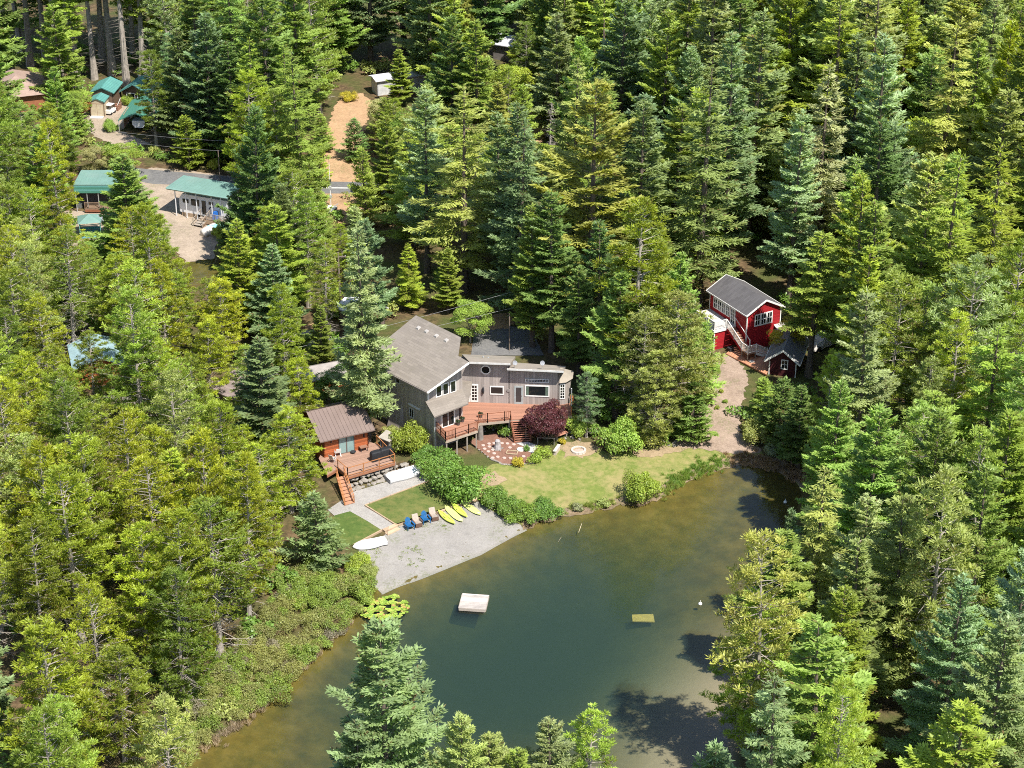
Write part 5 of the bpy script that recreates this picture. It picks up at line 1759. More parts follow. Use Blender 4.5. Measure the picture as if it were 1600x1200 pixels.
# ------------------------------------------------------------------ the red house, its stair and the shed
M_RED = boards('red_lap', (0.34, 0.016, 0.022), 2, 0.19, 0.10, 0.10, 0.7, (1.5, 1.5, 6), 0.55)
M_DKSHING = shingle('dark_shingle', (0.105, 0.10, 0.105), 0.18)
def cH(x, y): return (1040 + x / 5.333, 410 + y / 5.333)
def build_red():
    gzr = G(*cH(660, 760)).z
    C = Zp(*cH(662, 748), gzr)
    rz = R(29)
    root = thing('red_house', 'two-storey red house with dark gable roof and white-railed upper deck', 'house', C, rz)
    W, D, zw, rise = 4.7, 7.4, 4.75, 1.25
    # ridge along y (away from the gable that faces the camera)
    gable(root, W, D, zw, rise, 0.32, M_DKSHING, M_RED, ridge='y', barge=M_WHITE)
    f1 = Frame(root, root.location, 0); f1.loc = Vector(); f1.rz = 0
    for i in range(3):
        x0 = 1.12 + i * .82
        f1.window(x0 + .06, x0 + .64, 3.05, 4.3, fw=.12, nx=2, ny=2, mw=.07)
    # left wall windows and door (outside towards -x)
    f2 = Frame(root, root.location, 0); f2.loc = Vector((0, 0, 0)); f2.rz = R(-90)
    for i in range(4):
        x0 = -6.55 + i * .82
        f2.window(x0 + .06, x0 + .66, 3.1, 4.2, fw=.1, nx=2, ny=2, mw=.06)
    f2.window(-3.05, -2.35, 2.55, 4.25, fw=.12, nx=2, ny=4, name='glass_door', mw=.05)
    for x, y in ((-.02, -.02), (-.02, D - .1), (W - .1, -.02)):
        MB().box(x, x + .12, y, y + .12, -.3, zw - .1).build('corner_board', M_WHITE, root)
    # small entrance canopy on the right of the gable
    MB().slab([(W - .9, -1.1, 2.05), (W + .7, -1.1, 2.05), (W + .7, 0, 2.6), (W - .9, 0, 2.6)], .1).build('canopy', plain('pale_canopy', (0.5, 0.46, 0.44)), root)
    for x in (W - .8, W + .6):
        MB().box(x - .06, x + .06, -1.06, -.94, -.2, 2.0).build('canopy_post', M_WHITE, root)
    MB().box(W - .7, W + .05, -.08, -.01, 0, 2.0).build('door', M_WHITE, root)
    # lower wing on the left with a flat deck on top
    bx0, bx1, by0, by1, bz = -2.9, -.01, 2.1, 7.2, 2.45
    for (p, q) in (((bx0, by0), (bx1, by0)), ((bx0, by1), (bx0, by0)), ((bx1, by1), (bx0, by1))):
        MB().wall(p, q, -.4, bz, bz, .14).build('wing_wall', M_RED, root)
    MB().box(bx0 - .03, bx0 + .09, by0 - .03, by0 + .09, -.3, bz - .05).build('corner_board', M_WHITE, root)
    MB().slab([(bx0 - .1, by0 - .1, bz + .08), (bx1, by0 - .1, bz + .08), (bx1, by1, bz + .08), (bx0 - .1, by1, bz + .08)], .1).build('upper_deck', plain('pale_deck', (0.52, 0.49, 0.47)), root)
    MB().box(bx0 - .12, bx1, by0 - .14, by0 - .06, bz - .2, bz + .1).box(bx0 - .14, bx0 - .06, by0 - .1, by1, bz - .2, bz + .1).build('deck_fascia', M_WHITE, root)
    f3 = Frame(root, root.location, 0); f3.loc = Vector((bx0, 0, 0)); f3.rz = R(-90)
    f3.window(-by0 - 1.4, -by0 - .75, 1.0, 1.75, fw=.09, nx=2, ny=1)
    o = root.location
    def wp(x, y, z):
        return Vector((o.x + x * math.cos(rz) - y * math.sin(rz), o.y + x * math.sin(rz) + y * math.cos(rz), o.z + z))
    rail_run(root, [wp(bx0, by1, bz + .1), wp(bx0, by0, bz + .1), wp(bx0 + 1.55, by0, bz + .1)], M_WHITE, 1.0, 1.7, (1.0, .12), .14)
    # white bench-like parapet panel along the rail
    MB().box(bx0 + .05, bx0 + .1, by0, by1, bz + .1, bz + 1.0).build('rail_panel', plain('white_panel', (0.72, 0.70, 0.68)), root)
    # outside stair along the gable side
    st = thing('red_house_stair', 'white-railed wooden stair climbing to the red house\'s upper deck', 'stairs', wp(-.6, -1.2, 0), rz)
    t0, t1 = wp(-1.25, 2.0, bz + .1), wp(-.15, 2.0, bz + .1)
    l0, l1 = wp(-1.25, -1.0, 1.0), wp(-.15, -1.0, 1.0)
    M_TRD = plain('tread_brown', (0.30, 0.18, 0.12))
    stairs(st, t0, t1, l0, l1, 9, M_TRD, M_RED)
    c_, s_ = math.cos(-rz), math.sin(-rz)
    so = st.location
    SL = lambda p: Vector(((p.x - so.x) * c_ - (p.y - so.y) * s_, (p.x - so.x) * s_ + (p.y - so.y) * c_, p.z - so.z))
    MB().slab([SL(q) for q in (wp(-1.25, -2.2, 1.0), wp(-.1, -2.2, 1.0), wp(-.1, -1.0, 1.0), wp(-1.25, -1.0, 1.0))], .12).build('landing', M_TRD, st)
    stairs(st, wp(-.1, -1.1, 1.0), wp(-.1, -2.15, 1.0), wp(1.5, -1.1, .1), wp(1.5, -2.15, .1), 5, M_TRD, M_WHITE)
    rail_run(st, [t0, l0, wp(-1.25, -2.2, 1.0), wp(-.1, -2.2, 1.0), wp(1.5, -2.2, .1)], M_WHITE, .95, 1.6, (.95, .12), .13)
    rail_run(st, [t1, l1], M_WHITE, .95, 3.0, (.95,))
    for x, y in ((-1.2, -2.15), (-.15, -2.15), (-1.2, -1.05)):
        MB().box(*[v for v in (SL(wp(x, y, 0)).x - .05, SL(wp(x, y, 0)).x + .05, SL(wp(x, y, 0)).y - .05, SL(wp(x, y, 0)).y + .05, -.2, .9)]).build('post', M_POST, st)
    return root, rz
RED, RRZ = build_red()

def red_extras():
    z = G(*cH(700, 830)).z + .22
    P = [Zp(*cH(*q), z) for q in ((505, 760), (625, 822), (845, 935), (862, 850), (880, 760), (790, 720), (560, 700))]
    o = (P[0] + P[2]) / 2
    rz = R(-25)
    t = thing('plank_deck', 'low orange plank deck between the red house and the shed', 'deck', (o.x, o.y, z - .25), rz)
    c_, s_ = math.cos(-rz), math.sin(-rz)
    L = lambda p: Vector(((p.x - o.x) * c_ - (p.y - o.y) * s_, (p.x - o.x) * s_ + (p.y - o.y) * c_, .25))
    MB().slab([L(p) for p in P], .06).build('deck_floor', boards('orange_decking', (0.46, 0.22, 0.13), 0, .14, .15, .07, .8, (9, 1.5, 1), .45), t)
    for a, b in ((P[0], P[1]), (P[1], P[2])):
        MB().bar(L(a) - Vector((0, 0, .14)), L(b) - Vector((0, 0, .14)), .06, .18).build('rim_joist', plain('rim_red', (0.27, 0.12, 0.065)), t)
    # shed
    g0 = G(*cH(955, 945)).z
    A, B = Zp(*cH(858, 932), g0), Zp(*cH(1050, 952), g0)
    d = B - A
    rzs = R(-17)
    sh = thing('grey_roofed_shed', 'small dark red shed, shade toned into its walls, with grey gable roof and one white window', 'shed', A, rzs)
    W = 3.0
    gable(sh, W, 5.6, 2.1, 1.15, .5, shingle('mid_shingle', (0.20, 0.195, 0.20), .18), boards('shaded_red_lap', (0.06, 0.012, 0.015), 2, 0.19, 0.10, 0.10, 0.7, (1.5, 1.5, 6), 0.55), ridge='y', barge=M_WHITE)  # dark red lap siding, with the tree's shade put into its colour
    f = Frame(sh, sh.location, 0); f.loc = Vector(); f.rz = 0
    f.window(W * .5 - .1, W * .5 + .5, .95, 1.95, fw=.09, nx=2, ny=2, mw=.05)
    for x in (-.03, W - .09):
        MB().box(x, x + .12, -.03, .09, -.3, 1.7).build('corner_board', M_WHITE, sh)
    # odds and ends
    for px, py, w, h, m_, lab, nm in ((470, 690, .35, .7, M_WHITE, 'small white box on the wall base of the red house', 'meter_box'), (540, 745, .6, .5, M_DARK, 'dark bin under the red house stair', 'bin'), (715, 845, .5, .3, plain('grey_stone_slab', (.4, .38, .35)), 'pale slab at the edge of the plank deck', 'stone_slab')):
        p = G(*cH(px, py))
        t = thing(nm, lab, nm.replace('_', ' '), p, R(29))
        MB().hexa([(-w / 2, -w / 2, 0), (w / 2, -w / 2, 0), (w / 2, w / 2, 0), (-w / 2, w / 2, 0), (-w * .45, -w * .45, h), (w * .45, -w * .45, h), (w * .45, w * .45, h), (-w * .45, w * .45, h)]).build('body', m_, t)
        MB().box(-w * .52, w * .52, -w * .52, w * .52, h, h + .05).build('lid', m_, t)
    p = G(1284, 540)
    t = thing('covered_car', 'pale covered vehicle half hidden behind the shed\'s right side', 'car', p, R(40))
    rings = []
    for x, hh, w in ((-2.2, .5, .7), (-1.9, .85, .85), (-.9, .95, .9), (-.4, 1.4, .85), (.9, 1.45, .85), (1.5, 1.0, .9), (2.1, .85, .85), (2.25, .4, .7)):
        rings.append([Vector((x, -w, .15)), Vector((x, -w, hh * .6)), Vector((x, -w * .75, hh)), Vector((x, w * .75, hh)), Vector((x, w, hh * .6)), Vector((x, w, .15))])
    MB().loft(rings).build('cover', plain('tarp_white', (0.66, 0.62, 0.58), .7), t)
    for x in (-1.4, 1.4):
        for y in (-.86, .86):
            MB().tube((x, y - .05, .3), (x, y + .05, .3), .3, n=12).build('wheel', M_DARK, t)
red_extras()

# ------------------------------------------------------------------ north-west camp
M_GREEN = plain('green_metal_roof', (0.15, 0.26, 0.225), 0.45, 0.12, 0.5, 0.02, 0.0, 0.5, dirt=(0.2, 0.28, 0.25))
M_TEAL = plain('teal_metal_roof', (0.10, 0.275, 0.255), 0.45, 0.10, 0.5, 0.02, 0.0, 0.5)
M_DKGREEN = plain('dark_green_metal', (0.06, 0.20, 0.145), 0.45, 0.10, 0.5, 0.02, 0.0, 0.5)
M_CREAM = plain('camper_white', (0.70, 0.70, 0.72), 0.4, 0.05, 1.0, 0.02, 0, 0.5)
M_LOGW = plain('log_brown', (0.20, 0.135, 0.09), 0.85, 0.2)
def cK(x, y): return (250 + x / 11.43, 260 + y / 11.43)
def camper():
    zt = 4.95
    FL, FRr, BR, BL = Zp(*cK(110, 372), zt), Zp(*cK(1205, 552), zt), Zp(*cK(1330, 290), zt), Zp(*cK(262, 160), zt)
    d = FRr - FL
    rz = math.atan2(d.y, d.x)
    g0 = gz(FL.x, FL.y)
    root = thing('camper_carport', 'green metal carport roof on white posts over the camper', 'carport', (FL.x, FL.y, g0), rz)
    W, D = d.length, (BL - FL).length
    h = zt - g0
    r = MB().slab([(0, 0, h), (W, 0, h), (W, D, h + .15), (0, D, h + .15)], .16).build('roof', M_GREEN, root)
    MB().hexa([(0, -.02, h - .3), (W, -.02, h - .3), (W, .02, h - .3), (0, .02, h - .3), (-.0, -.18, h - .1), (W, -.18, h - .1), (W, .02, h + .01), (0, .02, h + .01)]).build('eave', M_GREEN, r)
    for i in range(int(W / .6)):
        MB().bar((.3 + i * .6, 0, h + .012), (.3 + i * .6, D, h + .162), .06, .03).build('rib', M_GREEN, r)
    for x in (1.1, 2.7, 4.3, 6.6, 8.0):
        MB().box(x - .05, x + .05, .22, .32, -.1, h - .15).build('post', M_CREAM, root)
    for x in (.4, 3, 6, 8.4):
        MB().box(x - .05, x + .05, D - .4, D - .3, -.1, h - .05).build('post', M_CREAM, root)
    c = thing('camper', 'white travel camper with dark windows under the green carport', 'camper', (FL.x, FL.y, g0), rz)
    x0, x1, y0, y1 = 1.35, 8.7, .75, 3.1
    prof = [(x0, .55), (x0 + .25, .5), (x1, .5), (x1, min(3.1, h - .35)), (x0 + .5, min(3.1, h - .35)), (x0, 2.4)]
    n = len(prof)
    MB().add([Vector((a, y0, b)) for a, b in prof] + [Vector((a, y1, b)) for a, b in prof], [tuple(range(n)), tuple(range(2 * n - 1, n - 1, -1))] + [(i + n, (i + 1) % n + n, (i + 1) % n, i) for i in range(n)]).build('body', M_CREAM, c)
    for a, b, z0, z1, nm in ((1.95, 2.75, 1.9, 2.45, 'window'), (3.25, 4.35, 1.7, 2.6, 'window'), (5.9, 6.5, 2.2, 2.6, 'window'), (4.85, 5.35, .7, 2.6, 'door')):
        w = MB().box(a, b, y0 - .03, y0 - .004, z0, z1).build(nm, M_GLASS, c)
        MB().box(a - .05, a, y0 - .04, y0 - .006, z0, z1).box(b, b + .05, y0 - .04, y0 - .006, z0, z1).build('frame', M_DARK, w)
    m = MB()
    for k in range(14):
        a0, a1 = math.pi * (.25 + k / 14 * .9), math.pi * (.25 + (k + 1) / 14 * .9)
        t0, t1 = .12 * math.sin(math.pi * k / 14) + .02, .12 * math.sin(math.pi * (k + 1) / 14) + .02
        m.add([(6.3 + (.5 - t) * math.cos(a), y0 - .012, 1.45 + (.5 - t) * math.sin(a)) for a, t in ((a0, 0), (a1, 0), (a1, t1), (a0, t0))], [(0, 1, 2, 3)])
    m.build('swoosh_decal', plain('navy_decal', (0.02, 0.03, 0.06)), c)
    MB().box(x0 + .3, 3.9, y0 - .05, y0 - .006, 0, .52).box(5.6, x1, y0 - .05, y0 - .006, 0, .52).build('skirting', plain('skirt_tan', (0.34, 0.25, 0.17)), c)
    MB().box(6.7, 7.3, -.05, .5, .55, 1.5).build('cooler_stub', plain('bright_blue', (0.02, 0.12, 0.42)), None, (0, 0, 0))
    o = bpy.data.objects['cooler_stub']
    o.name = 'folded_chair'; o.location = (FL.x, FL.y, g0); o.rotation_euler.z = rz; o.data.name = 'folded_chair'
    me = o.data
    bm = bmesh.new(); bm.from_mesh(me)
    for v in bm.verts:
        if v.co.z > 1.2: v.co.y += .25; v.co.x = 7.0 + (v.co.x - 7.0) * .7
    bm.to_mesh(me); bm.free()
    tag(o, 'bright blue folded chair on the camper porch', 'chair')
    dk = thing('camper_porch', 'small wooden porch with steps in front of the camper', 'porch', (FL.x, FL.y, g0), rz)
    MB().box(5.2, 8.8, -.55, .7, .45, .52).build('floor', M_LOGW, dk)
    MB().box(5.2, 8.8, -.58, -.55, 0, .5).build('skirt', plain('skirt_tan', (0.34, 0.25, 0.17)), dk)
    wp = lambda x, y, z: Vector((FL.x + x * math.cos(rz) - y * math.sin(rz), FL.y + x * math.sin(rz) + y * math.cos(rz), g0 + z))
    rail_run(dk, [wp(6.15, -.5, .52), wp(8.75, -.5, .52)], M_POST, .9, 1.3, (.9, .15), .15)
    stairs(dk, wp(4.75, .4, .6), wp(6.1, .4, .6), wp(4.75, -1.6, .0), wp(6.1, -1.6, .0), 4, M_POST, M_LOGW)
    rail_run(dk, [wp(4.75, .4, .6), wp(4.75, -1.6, 0)], M_POST, .9, 2.2, (.9,))
    rail_run(dk, [wp(6.1, .4, .6), wp(6.1, -1.6, 0)], M_POST, .9, 2.2, (.9,))
camper()

def cL(x, y): return (100 + x / 11.43, 250 + y / 11.43)
def green_carport():
    zt = 5.0
    FL, FRr = Zp(*cL(165, 440), zt), Zp(*cL(1010, 440), zt)
    BL = Zp(*cL(150, 185), zt)
    g0 = gz(FL.x, FL.y)
    rz = 0.0
    W, D = (FRr - FL).length, (BL - FL).length
    h = zt - g0
    root = thing('green_carport', 'long green metal carport over a dark trailer and a railed deck', 'carport', (FL.x, FL.y, g0), rz)
    r = MB().slab([(0, 0, h), (W, 0, h), (W, D, h), (0, D, h)], .12).build('roof', M_GREEN, root)
    for i in range(int(W / .5)):
        MB().bar((.25 + i * .5, 0, h + .01), (.25 + i * .5, D, h + .01), .05, .03).build('rib', M_GREEN, r)
    for k in range(4):
        MB().box(0, W, .02 - .01 * k, .06 - .01 * k, h - .12 - .27 * (k + 1), h - .13 - .27 * k).build('valance', MATS['dark_green_metal'] if k % 2 else M_TEAL, root)
    for i in range(5):
        x = .15 + i * (W - .3) / 4
        MB().box(x - .05, x + .05, .1, .2, -.1, h - 1.1).build('post', M_METAL, root)
    MB().box(.3, W - .3, 1.6, D - .4, .35, min(2.9, h - .45)).build('trailer_wall', plain('dark_trailer', (0.07, 0.065, 0.075)), root)
    dk = thing('carport_deck', 'wooden deck with baluster rail under the long green carport', 'deck', (FL.x, FL.y, g0), rz)
    MB().box(1.3, W - .5, -.35, 1.5, .5, .58).build('floor', M_LOGW, dk)
    MB().box(1.3, W - .5, -.4, -.35, .2, .55).build('fascia', M_RAIL, dk)
    rail_run(dk, [Vector((FL.x + 1.3, FL.y - .3, g0 + .58)), Vector((FL.x + W - .6, FL.y - .3, g0 + .58))], M_LOGW, .95, 1.9, (.95, .12), .13)
    b = thing('white_cooler', 'white cooler box beside the deck of the long green carport', 'cooler', G(*cL(288, 850)), R(10))
    MB().box(-.3, .3, -.25, .25, 0, .55).build('body', M_WHITE, b); MB().box(-.32, .32, -.27, .27, .55, .68).build('lid', M_WHITE, b)
green_carport()
def gazebo():
    p = G(142, 366)
    t = thing('gazebo', 'small open gazebo with pale green pyramid roof and turquoise rail', 'gazebo', p, R(12))
    w = 1.5
    MB().add([(-w, -w, 2.1), (w, -w, 2.1), (w, w, 2.1), (-w, w, 2.1), (0, 0, 2.85)], [(0, 1, 4), (1, 2, 4), (2, 3, 4), (3, 0, 4), (3, 2, 1, 0)]).build('roof', M_GREEN, t)
    MB().add([(.2, -w - .01, 2.08), (w * 1.6, -w * .6, 2.0), (w * 1.6, w * .4, 2.0), (.4, w * .2, 2.5)], [(0, 1, 2, 3)]).build('awning', plain('grey_awning', (0.35, 0.37, 0.42)), t)
    for x in (-1, 1):
        for y in (-1, 1):
            MB().box(x * 1.3 - .05, x * 1.3 + .05, y * 1.3 - .05, y * 1.3 + .05, 0, 2.1).build('post', M_TEAL, t)
    for a, b in (((-1.3, -1.3), (-1.3, 1.3)), ((1.3, -1.3), (1.3, 1.3)), ((-1.3, 1.3), (1.3, 1.3))):
        MB().bar((*a, .8), (*b, .8), .08, .08).bar((*a, .35), (*b, .35), .05, .3).build('rail', plain('turquoise_paint', (0.10, 0.38, 0.42)), t)
    MB().box(-1.3, 1.3, -1.3, 1.3, 0, .12).build('floor', plain('turquoise_floor', (0.12, 0.30, 0.36)), t)
gazebo()
def covered_boat(px, py, rz, label, mat, L=3.4):
    t = thing('covered_boat', label, 'boat', G(px, py), R(rz))
    rings = hull(L, 1.5, 1.05, stern=.5)
    MB().loft(rings).build('tarp', mat, t, smooth=True)
    MB().box(-L * .3, L * .2, -.5, .5, .05, .2).build('trailer_frame', M_DARK, t)
    for y in (-.62, .62):
        MB().tube((-.3, y - .06, .22), (-.3, y + .06, .22), .22, n=10).build('wheel', M_DARK, t)
covered_boat(330, 363, 58, 'boat under a white tarp on the gravel in front of the camper', plain('tarp_white', (0.66, 0.62, 0.58)), 3.2)
covered_boat(342, 361, 20, 'boat under a light blue tarp beside the white-tarped one', plain('tarp_blue', (0.22, 0.50, 0.58)), 2.8)

def cS(x, y): return (120 + x / 11.43, 110 + y / 11.43)
def sheds():
    g0 = G(*cS(380, 830)).z
    A, B = Zp(*cS(250, 822), g0), Zp(*cS(505, 828), g0)
    rz = math.atan2((B - A).y, (B - A).x) - R(1)
    W = (B - A).length
    M_TANW = plain('tan_siding', (0.42, 0.35, 0.25), .8, .08)
    t = thing('tan_shed', 'small tan shed with double doors and teal metal roof', 'shed', A, rz)
    gable(t, W, 2.6, 2.3, .45, .15, M_TEAL, M_TANW, ridge='y', ribs=.45)
    MB().box(.14, W * .5 - .02, -.05, -.005, .12, 1.95).build('door', plain('door_tan', (0.46, 0.385, 0.27)), t)
    MB().box(W * .5 + .02, W - .14, -.05, -.005, .12, 1.95).build('door', MATS['door_tan'], t)
    MB().box(.06, .12, -.06, -.006, .1, 2.02).box(W - .12, W - .06, -.06, -.006, .1, 2.02).box(.06, W - .06, -.06, -.006, 1.97, 2.04).box(W * .5 - .02, W * .5 + .02, -.055, -.006, .1, 1.96).build('door_trim', plain('trim_brown', (0.26, 0.16, 0.10)), t)
    MB().slab([(.1, -1.0, .1), (W - .1, -1.0, .1), (W - .1, -.02, .16), (.1, -.02, .16)], .2).build('ramp', plain('concrete', (0.42, 0.41, 0.39)), t)
    Q = A + Vector((math.cos(rz + math.pi / 2), math.sin(rz + math.pi / 2), 0)) * 2.75
    t = thing('teal_cabin', 'brown cabin with teal gable roof joined behind the tan shed', 'cabin', Q - Vector((.35, 0, 0)), rz)
    gable(t, W + 1.0, 4.6, 2.9, .7, .3, M_TEAL, plain('dark_brown_siding', (0.13, 0.085, 0.06), .85, .12), ridge='y', ribs=.5)
    f = Frame(t, t.location, 0)
    A2, B2 = Zp(*cS(830, 575), g0), Zp(*cS(1120, 575), g0)
    t = thing('dark_cabin', 'dark brown cabin with teal gable roof and white-framed windows', 'cabin', A2, R(-14))
    gable(t, 4.0, 6.0, 1.9, 1.15, .55, M_TEAL, MATS['dark_brown_siding'], ridge='y', ribs=.5)
    f = Frame(t, t.location, 0); f.loc = Vector(); f.rz = 0
    f.window(.75, 1.95, .7, 1.55, fw=.1, nx=2)
    f.window(2.5, 3.2, .4, 1.55, fw=.1)
    MB().tube((1.5, 3.0, 2.6), (1.5, 3.0, 4.3), .1).build('flue', M_METAL, t)
    p = G(*cS(600, 775))
    c = thing('golf_cart', 'small white cart parked beside the tan shed', 'cart', p, R(70))
    MB().box(-.9, .9, -.5, .5, .3, .75).build('body', M_WHITE, c); MB().box(-.6, .6, -.5, .5, 1.45, 1.52).build('roof', M_WHITE, c)
    for x in (-.55, .55):
        for y in (-.48, .48):
            MB().tube((x, y - .05, .22), (x, y + .05, .22), .22, n=10).build('wheel', M_DARK, c)
            MB().bar((x, y * .95, .7), (x, y * .95, 1.46), .04).build('post', M_DARK, c)
    st = thing('cabin_steps', 'brown wooden steps with rail beside the tan shed', 'steps', G(*cS(690, 690)), R(-14))
    for i in range(4):
        MB().box(-.8, .8, -.9 + .32 * i, -.56 + .32 * i, 0, .2 * (i + 1)).build('step', plain('step_brown', (0.24, 0.13, 0.09)), st)
    for x in (-.8, .8):
        MB().bar((x, -.9, .9), (x, .4, 1.7), .06).build('rail', plain('pale_trim', (.5, .5, .5)), st)
        MB().box(x - .05, x + .05, .35, .45, 0, 1.75).box(x - .05, x + .05, -.95, -.85, 0, .95).build('post', MATS['step_brown'], st)
    # boat carport with gambrel green roof
    zt = 3.7
    FL = Zp(*cS(735, 890), zt)
    g1 = gz(FL.x, FL.y)
    h = zt - g1
    t = thing('boat_carport', 'green metal carport over a white boat, partly hidden by a pine', 'carport', (FL.x, FL.y, g1), R(-3))
    W, D = 5.2, 9.0
    for a, b in (((0, 0), (W / 2, 1.0)), ((W, 0), (W / 2, 1.0))):
        P = [(a[0], 0, h + a[1]), (b[0], 0, h + b[1]), (b[0], D, h + b[1]), (a[0], D, h + a[1])]
        if a[0] > b[0]:
            P = P[::-1]
        r = MB().slab(P, .1).build('roof', M_DKGREEN, t)
    for x in (.06, W - .06):
        for y in (.1, 3, 6, 8.9):
            MB().box(x - .05, x + .05, y - .05, y + .05, -.1, h).build('post', M_METAL, t)
    MB().bar((.06, .1, h - .8), (.9, .1, h + .2), .07).bar((W - .06, .1, h - .8), (W - .9, .1, h + .2), .07).build('brace', M_METAL, t)
    m = MB()
    for i in range(7):
        m.box(.3, .38, 2.0 + i * .5, 2.35 + i * .5, .2, 2.2)
    m.build('lattice', plain('lattice_pink', (0.42, 0.24, 0.17)), t)
    b = thing('white_boat', 'white motor boat parked under the boat carport', 'boat', Vector((FL.x + 3.0, FL.y + 3.0, g1)), R(87))
    rings = []
    for x, w, z0, z1 in ((-2.6, .95, .7, 1.75), (-1.0, 1.05, .6, 1.75), (.8, 1.0, .6, 1.8), (2.0, .7, .75, 1.9), (2.9, .1, 1.2, 2.0)):
        rings.append([Vector((x, -w * .6, z0)), Vector((x, -w, (z0 + z1) / 2)), Vector((x, -w, z1)), Vector((x, w, z1)), Vector((x, w, (z0 + z1) / 2)), Vector((x, w * .6, z0))])
    MB().loft(rings).build('hull', M_CREAM, b)
    MB().hexa([(-.2, -.8, 1.78), (.9, -.7, 1.78), (.9, .7, 1.78), (-.2, .8, 1.78), (-.1, -.7, 2.3), (.3, -.6, 2.3), (.3, .6, 2.3), (-.1, .7, 2.3)]).build('windscreen', M_GLASS, b)
    for x in (-1.0, -.2):
        for y in (-.8, .8):
            MB().tube((x, y - .1, .3), (x, y + .1, .3), .3, n=10).build('trailer_wheel', M_DARK, b)
sheds()
def brown_house():
    p = G(28, 165)
    t = thing('brown_roofed_house', 'house with brown hipped shingle roof at the left edge', 'house', p, R(20))
    W, D, zw = 8.0, 9.0, 3.0
    for a, b in (((-W / 2, -D / 2), (W / 2, -D / 2)), ((W / 2, -D / 2), (W / 2, D / 2)), ((W / 2, D / 2), (-W / 2, D / 2)), ((-W / 2, D / 2), (-W / 2, -D / 2))):
        MB().wall(a, b, -.4, zw, zw, .15).build('wall', plain('rust_wall', (0.30, 0.12, 0.06)), t)
    o = .6
    e = [(-W / 2 - o, -D / 2 - o, zw), (W / 2 + o, -D / 2 - o, zw), (W / 2 + o, D / 2 + o, zw), (-W / 2 - o, D / 2 + o, zw)]
    r0, r1 = (0, -1.2, zw + 2.1), (0, 2.0, zw + 2.1)
    MB().add(e + [r0, r1], [(0, 1, 4), (1, 2, 5, 4), (2, 3, 5), (3, 0, 4, 5), (3, 2, 1, 0)]).build('roof', shingle('brown_shingle', (0.30, 0.215, 0.18), .14), t)
    MB().slab([(W / 2 + .2, -.6, zw - .2), (W / 2 + 3.4, -.6, zw - .5), (W / 2 + 3.4, 2.4, zw - .5), (W / 2 + .2, 2.4, zw - .2)], .1).build('patio_cover', M_WHITE, t)
    for y in (-.5, 2.3):
        MB().box(W / 2 + 3.2, W / 2 + 3.3, y - .06, y + .06, -.3, zw - .55).build('post', M_RAILO, t)
    MB().box(W / 2 + .2, W / 2 + 3.0, -3.4, 2.0, .3, .45).build('porch_floor', M_RAILO, t)
    MB().box(W / 2 + .005, W / 2 + .03, -2.6, -1.5, 1.0, 2.2).build('window', M_GLASS, t)
brown_house()

# ------------------------------------------------------------------ half-hidden roofs and other bits among the trees
def plain_hut(px, py, W, D, zw, rise, rz, roof, wall, label, name='hut', ridge='x', cat='hut', win=True, ov=.35):
    t = thing(name, label, cat, G(px, py), R(rz))
    gable(t, W, D, zw, rise, ov, roof, wall, ridge=ridge)
    if win:
        f = Frame(t, t.location, 0); f.loc = Vector(); f.rz = 0
        f.window(W * .55, W * .55 + .7, zw * .42, zw * .42 + .9, fw=.09, nx=2, ny=2, mw=.05)
    return t
plain_hut(770, 92, 7.0, 5.0, 2.6, .9, -28, plain('grey_tin', (0.46, 0.46, 0.50), .6), plain('dim_wall', (0.22, 0.2, 0.19)), 'house with a pale grey roof near the top edge', 'grey_roofed_house', cat='house')
plain_hut(590, 150, 8.0, 2.6, 2.4, .25, 24, plain('trailer_white', (0.62, 0.61, 0.64), .5), plain('trailer_wall_white', (0.5, 0.5, 0.5)), 'white trailer half hidden by firs near the top', 'white_trailer', cat='trailer')
plain_hut(930, 604, 3.4, 3.0, 2.3, .6, -4, plain('dark_tar_roof', (0.08, 0.07, 0.065)), plain('navy_wall', (0.045, 0.05, 0.07)), 'dark hut with one white window right of the grey house', 'dark_hut', win=False)
t = bpy.data.objects['dark_hut']
f = Frame(t, t.location, 0); f.loc = Vector(); f.rz = 0
f.window(.45, 1.25, 1.0, 1.9, fw=.12)
plain_hut(531, 512, 4.2, 3.2, 2.6, .7, -38, plain('tin_white', (0.6, 0.6, 0.62), .5), plain('brown_boards', (0.17, 0.13, 0.11)), 'brown hut with a white roof edge behind the tall light-green spruce', 'brown_hut', win=False)
plain_hut(121, 607, 5.0, 6.0, 2.4, 1.0, 16, plain('blue_tin', (0.25, 0.36, 0.40), .5), plain('orange_wall', (0.45, 0.13, 0.05)), 'orange hut with a blue-grey roof among the left pines', 'orange_hut', ridge='y')
plain_hut(340, 640, 5.5, 6.5, 2.4, 1.1, -40, shingle('taupe_shingle', (0.24, 0.19, 0.18)), plain('brown_boards', (0.17, 0.13, 0.11)), 'hut with a taupe shingle roof among the left pines', 'taupe_hut')
plain_hut(470, 625, 5.0, 3.0, 2.2, .7, 24, plain('grey_brown_tin', (0.28, 0.25, 0.23), .6), M_CEDAR, 'low cedar outbuilding behind the brown-roofed cabin', 'outbuilding', win=False)
p = G(497, 640)
t = MB().lathe([(.3, .0), (.42, .25), (.42, .9), (.3, 1.2), (.1, 1.28)], 12).build('propane_tank', M_WHITE, None, p, smooth=True)
tag(t, 'white rounded tank behind the brown-roofed cabin', 'tank')
t = thing('parked_suv', 'dark vehicle in the shade behind the tall light-green spruce', 'car', G(486, 540), R(20))
rings = []
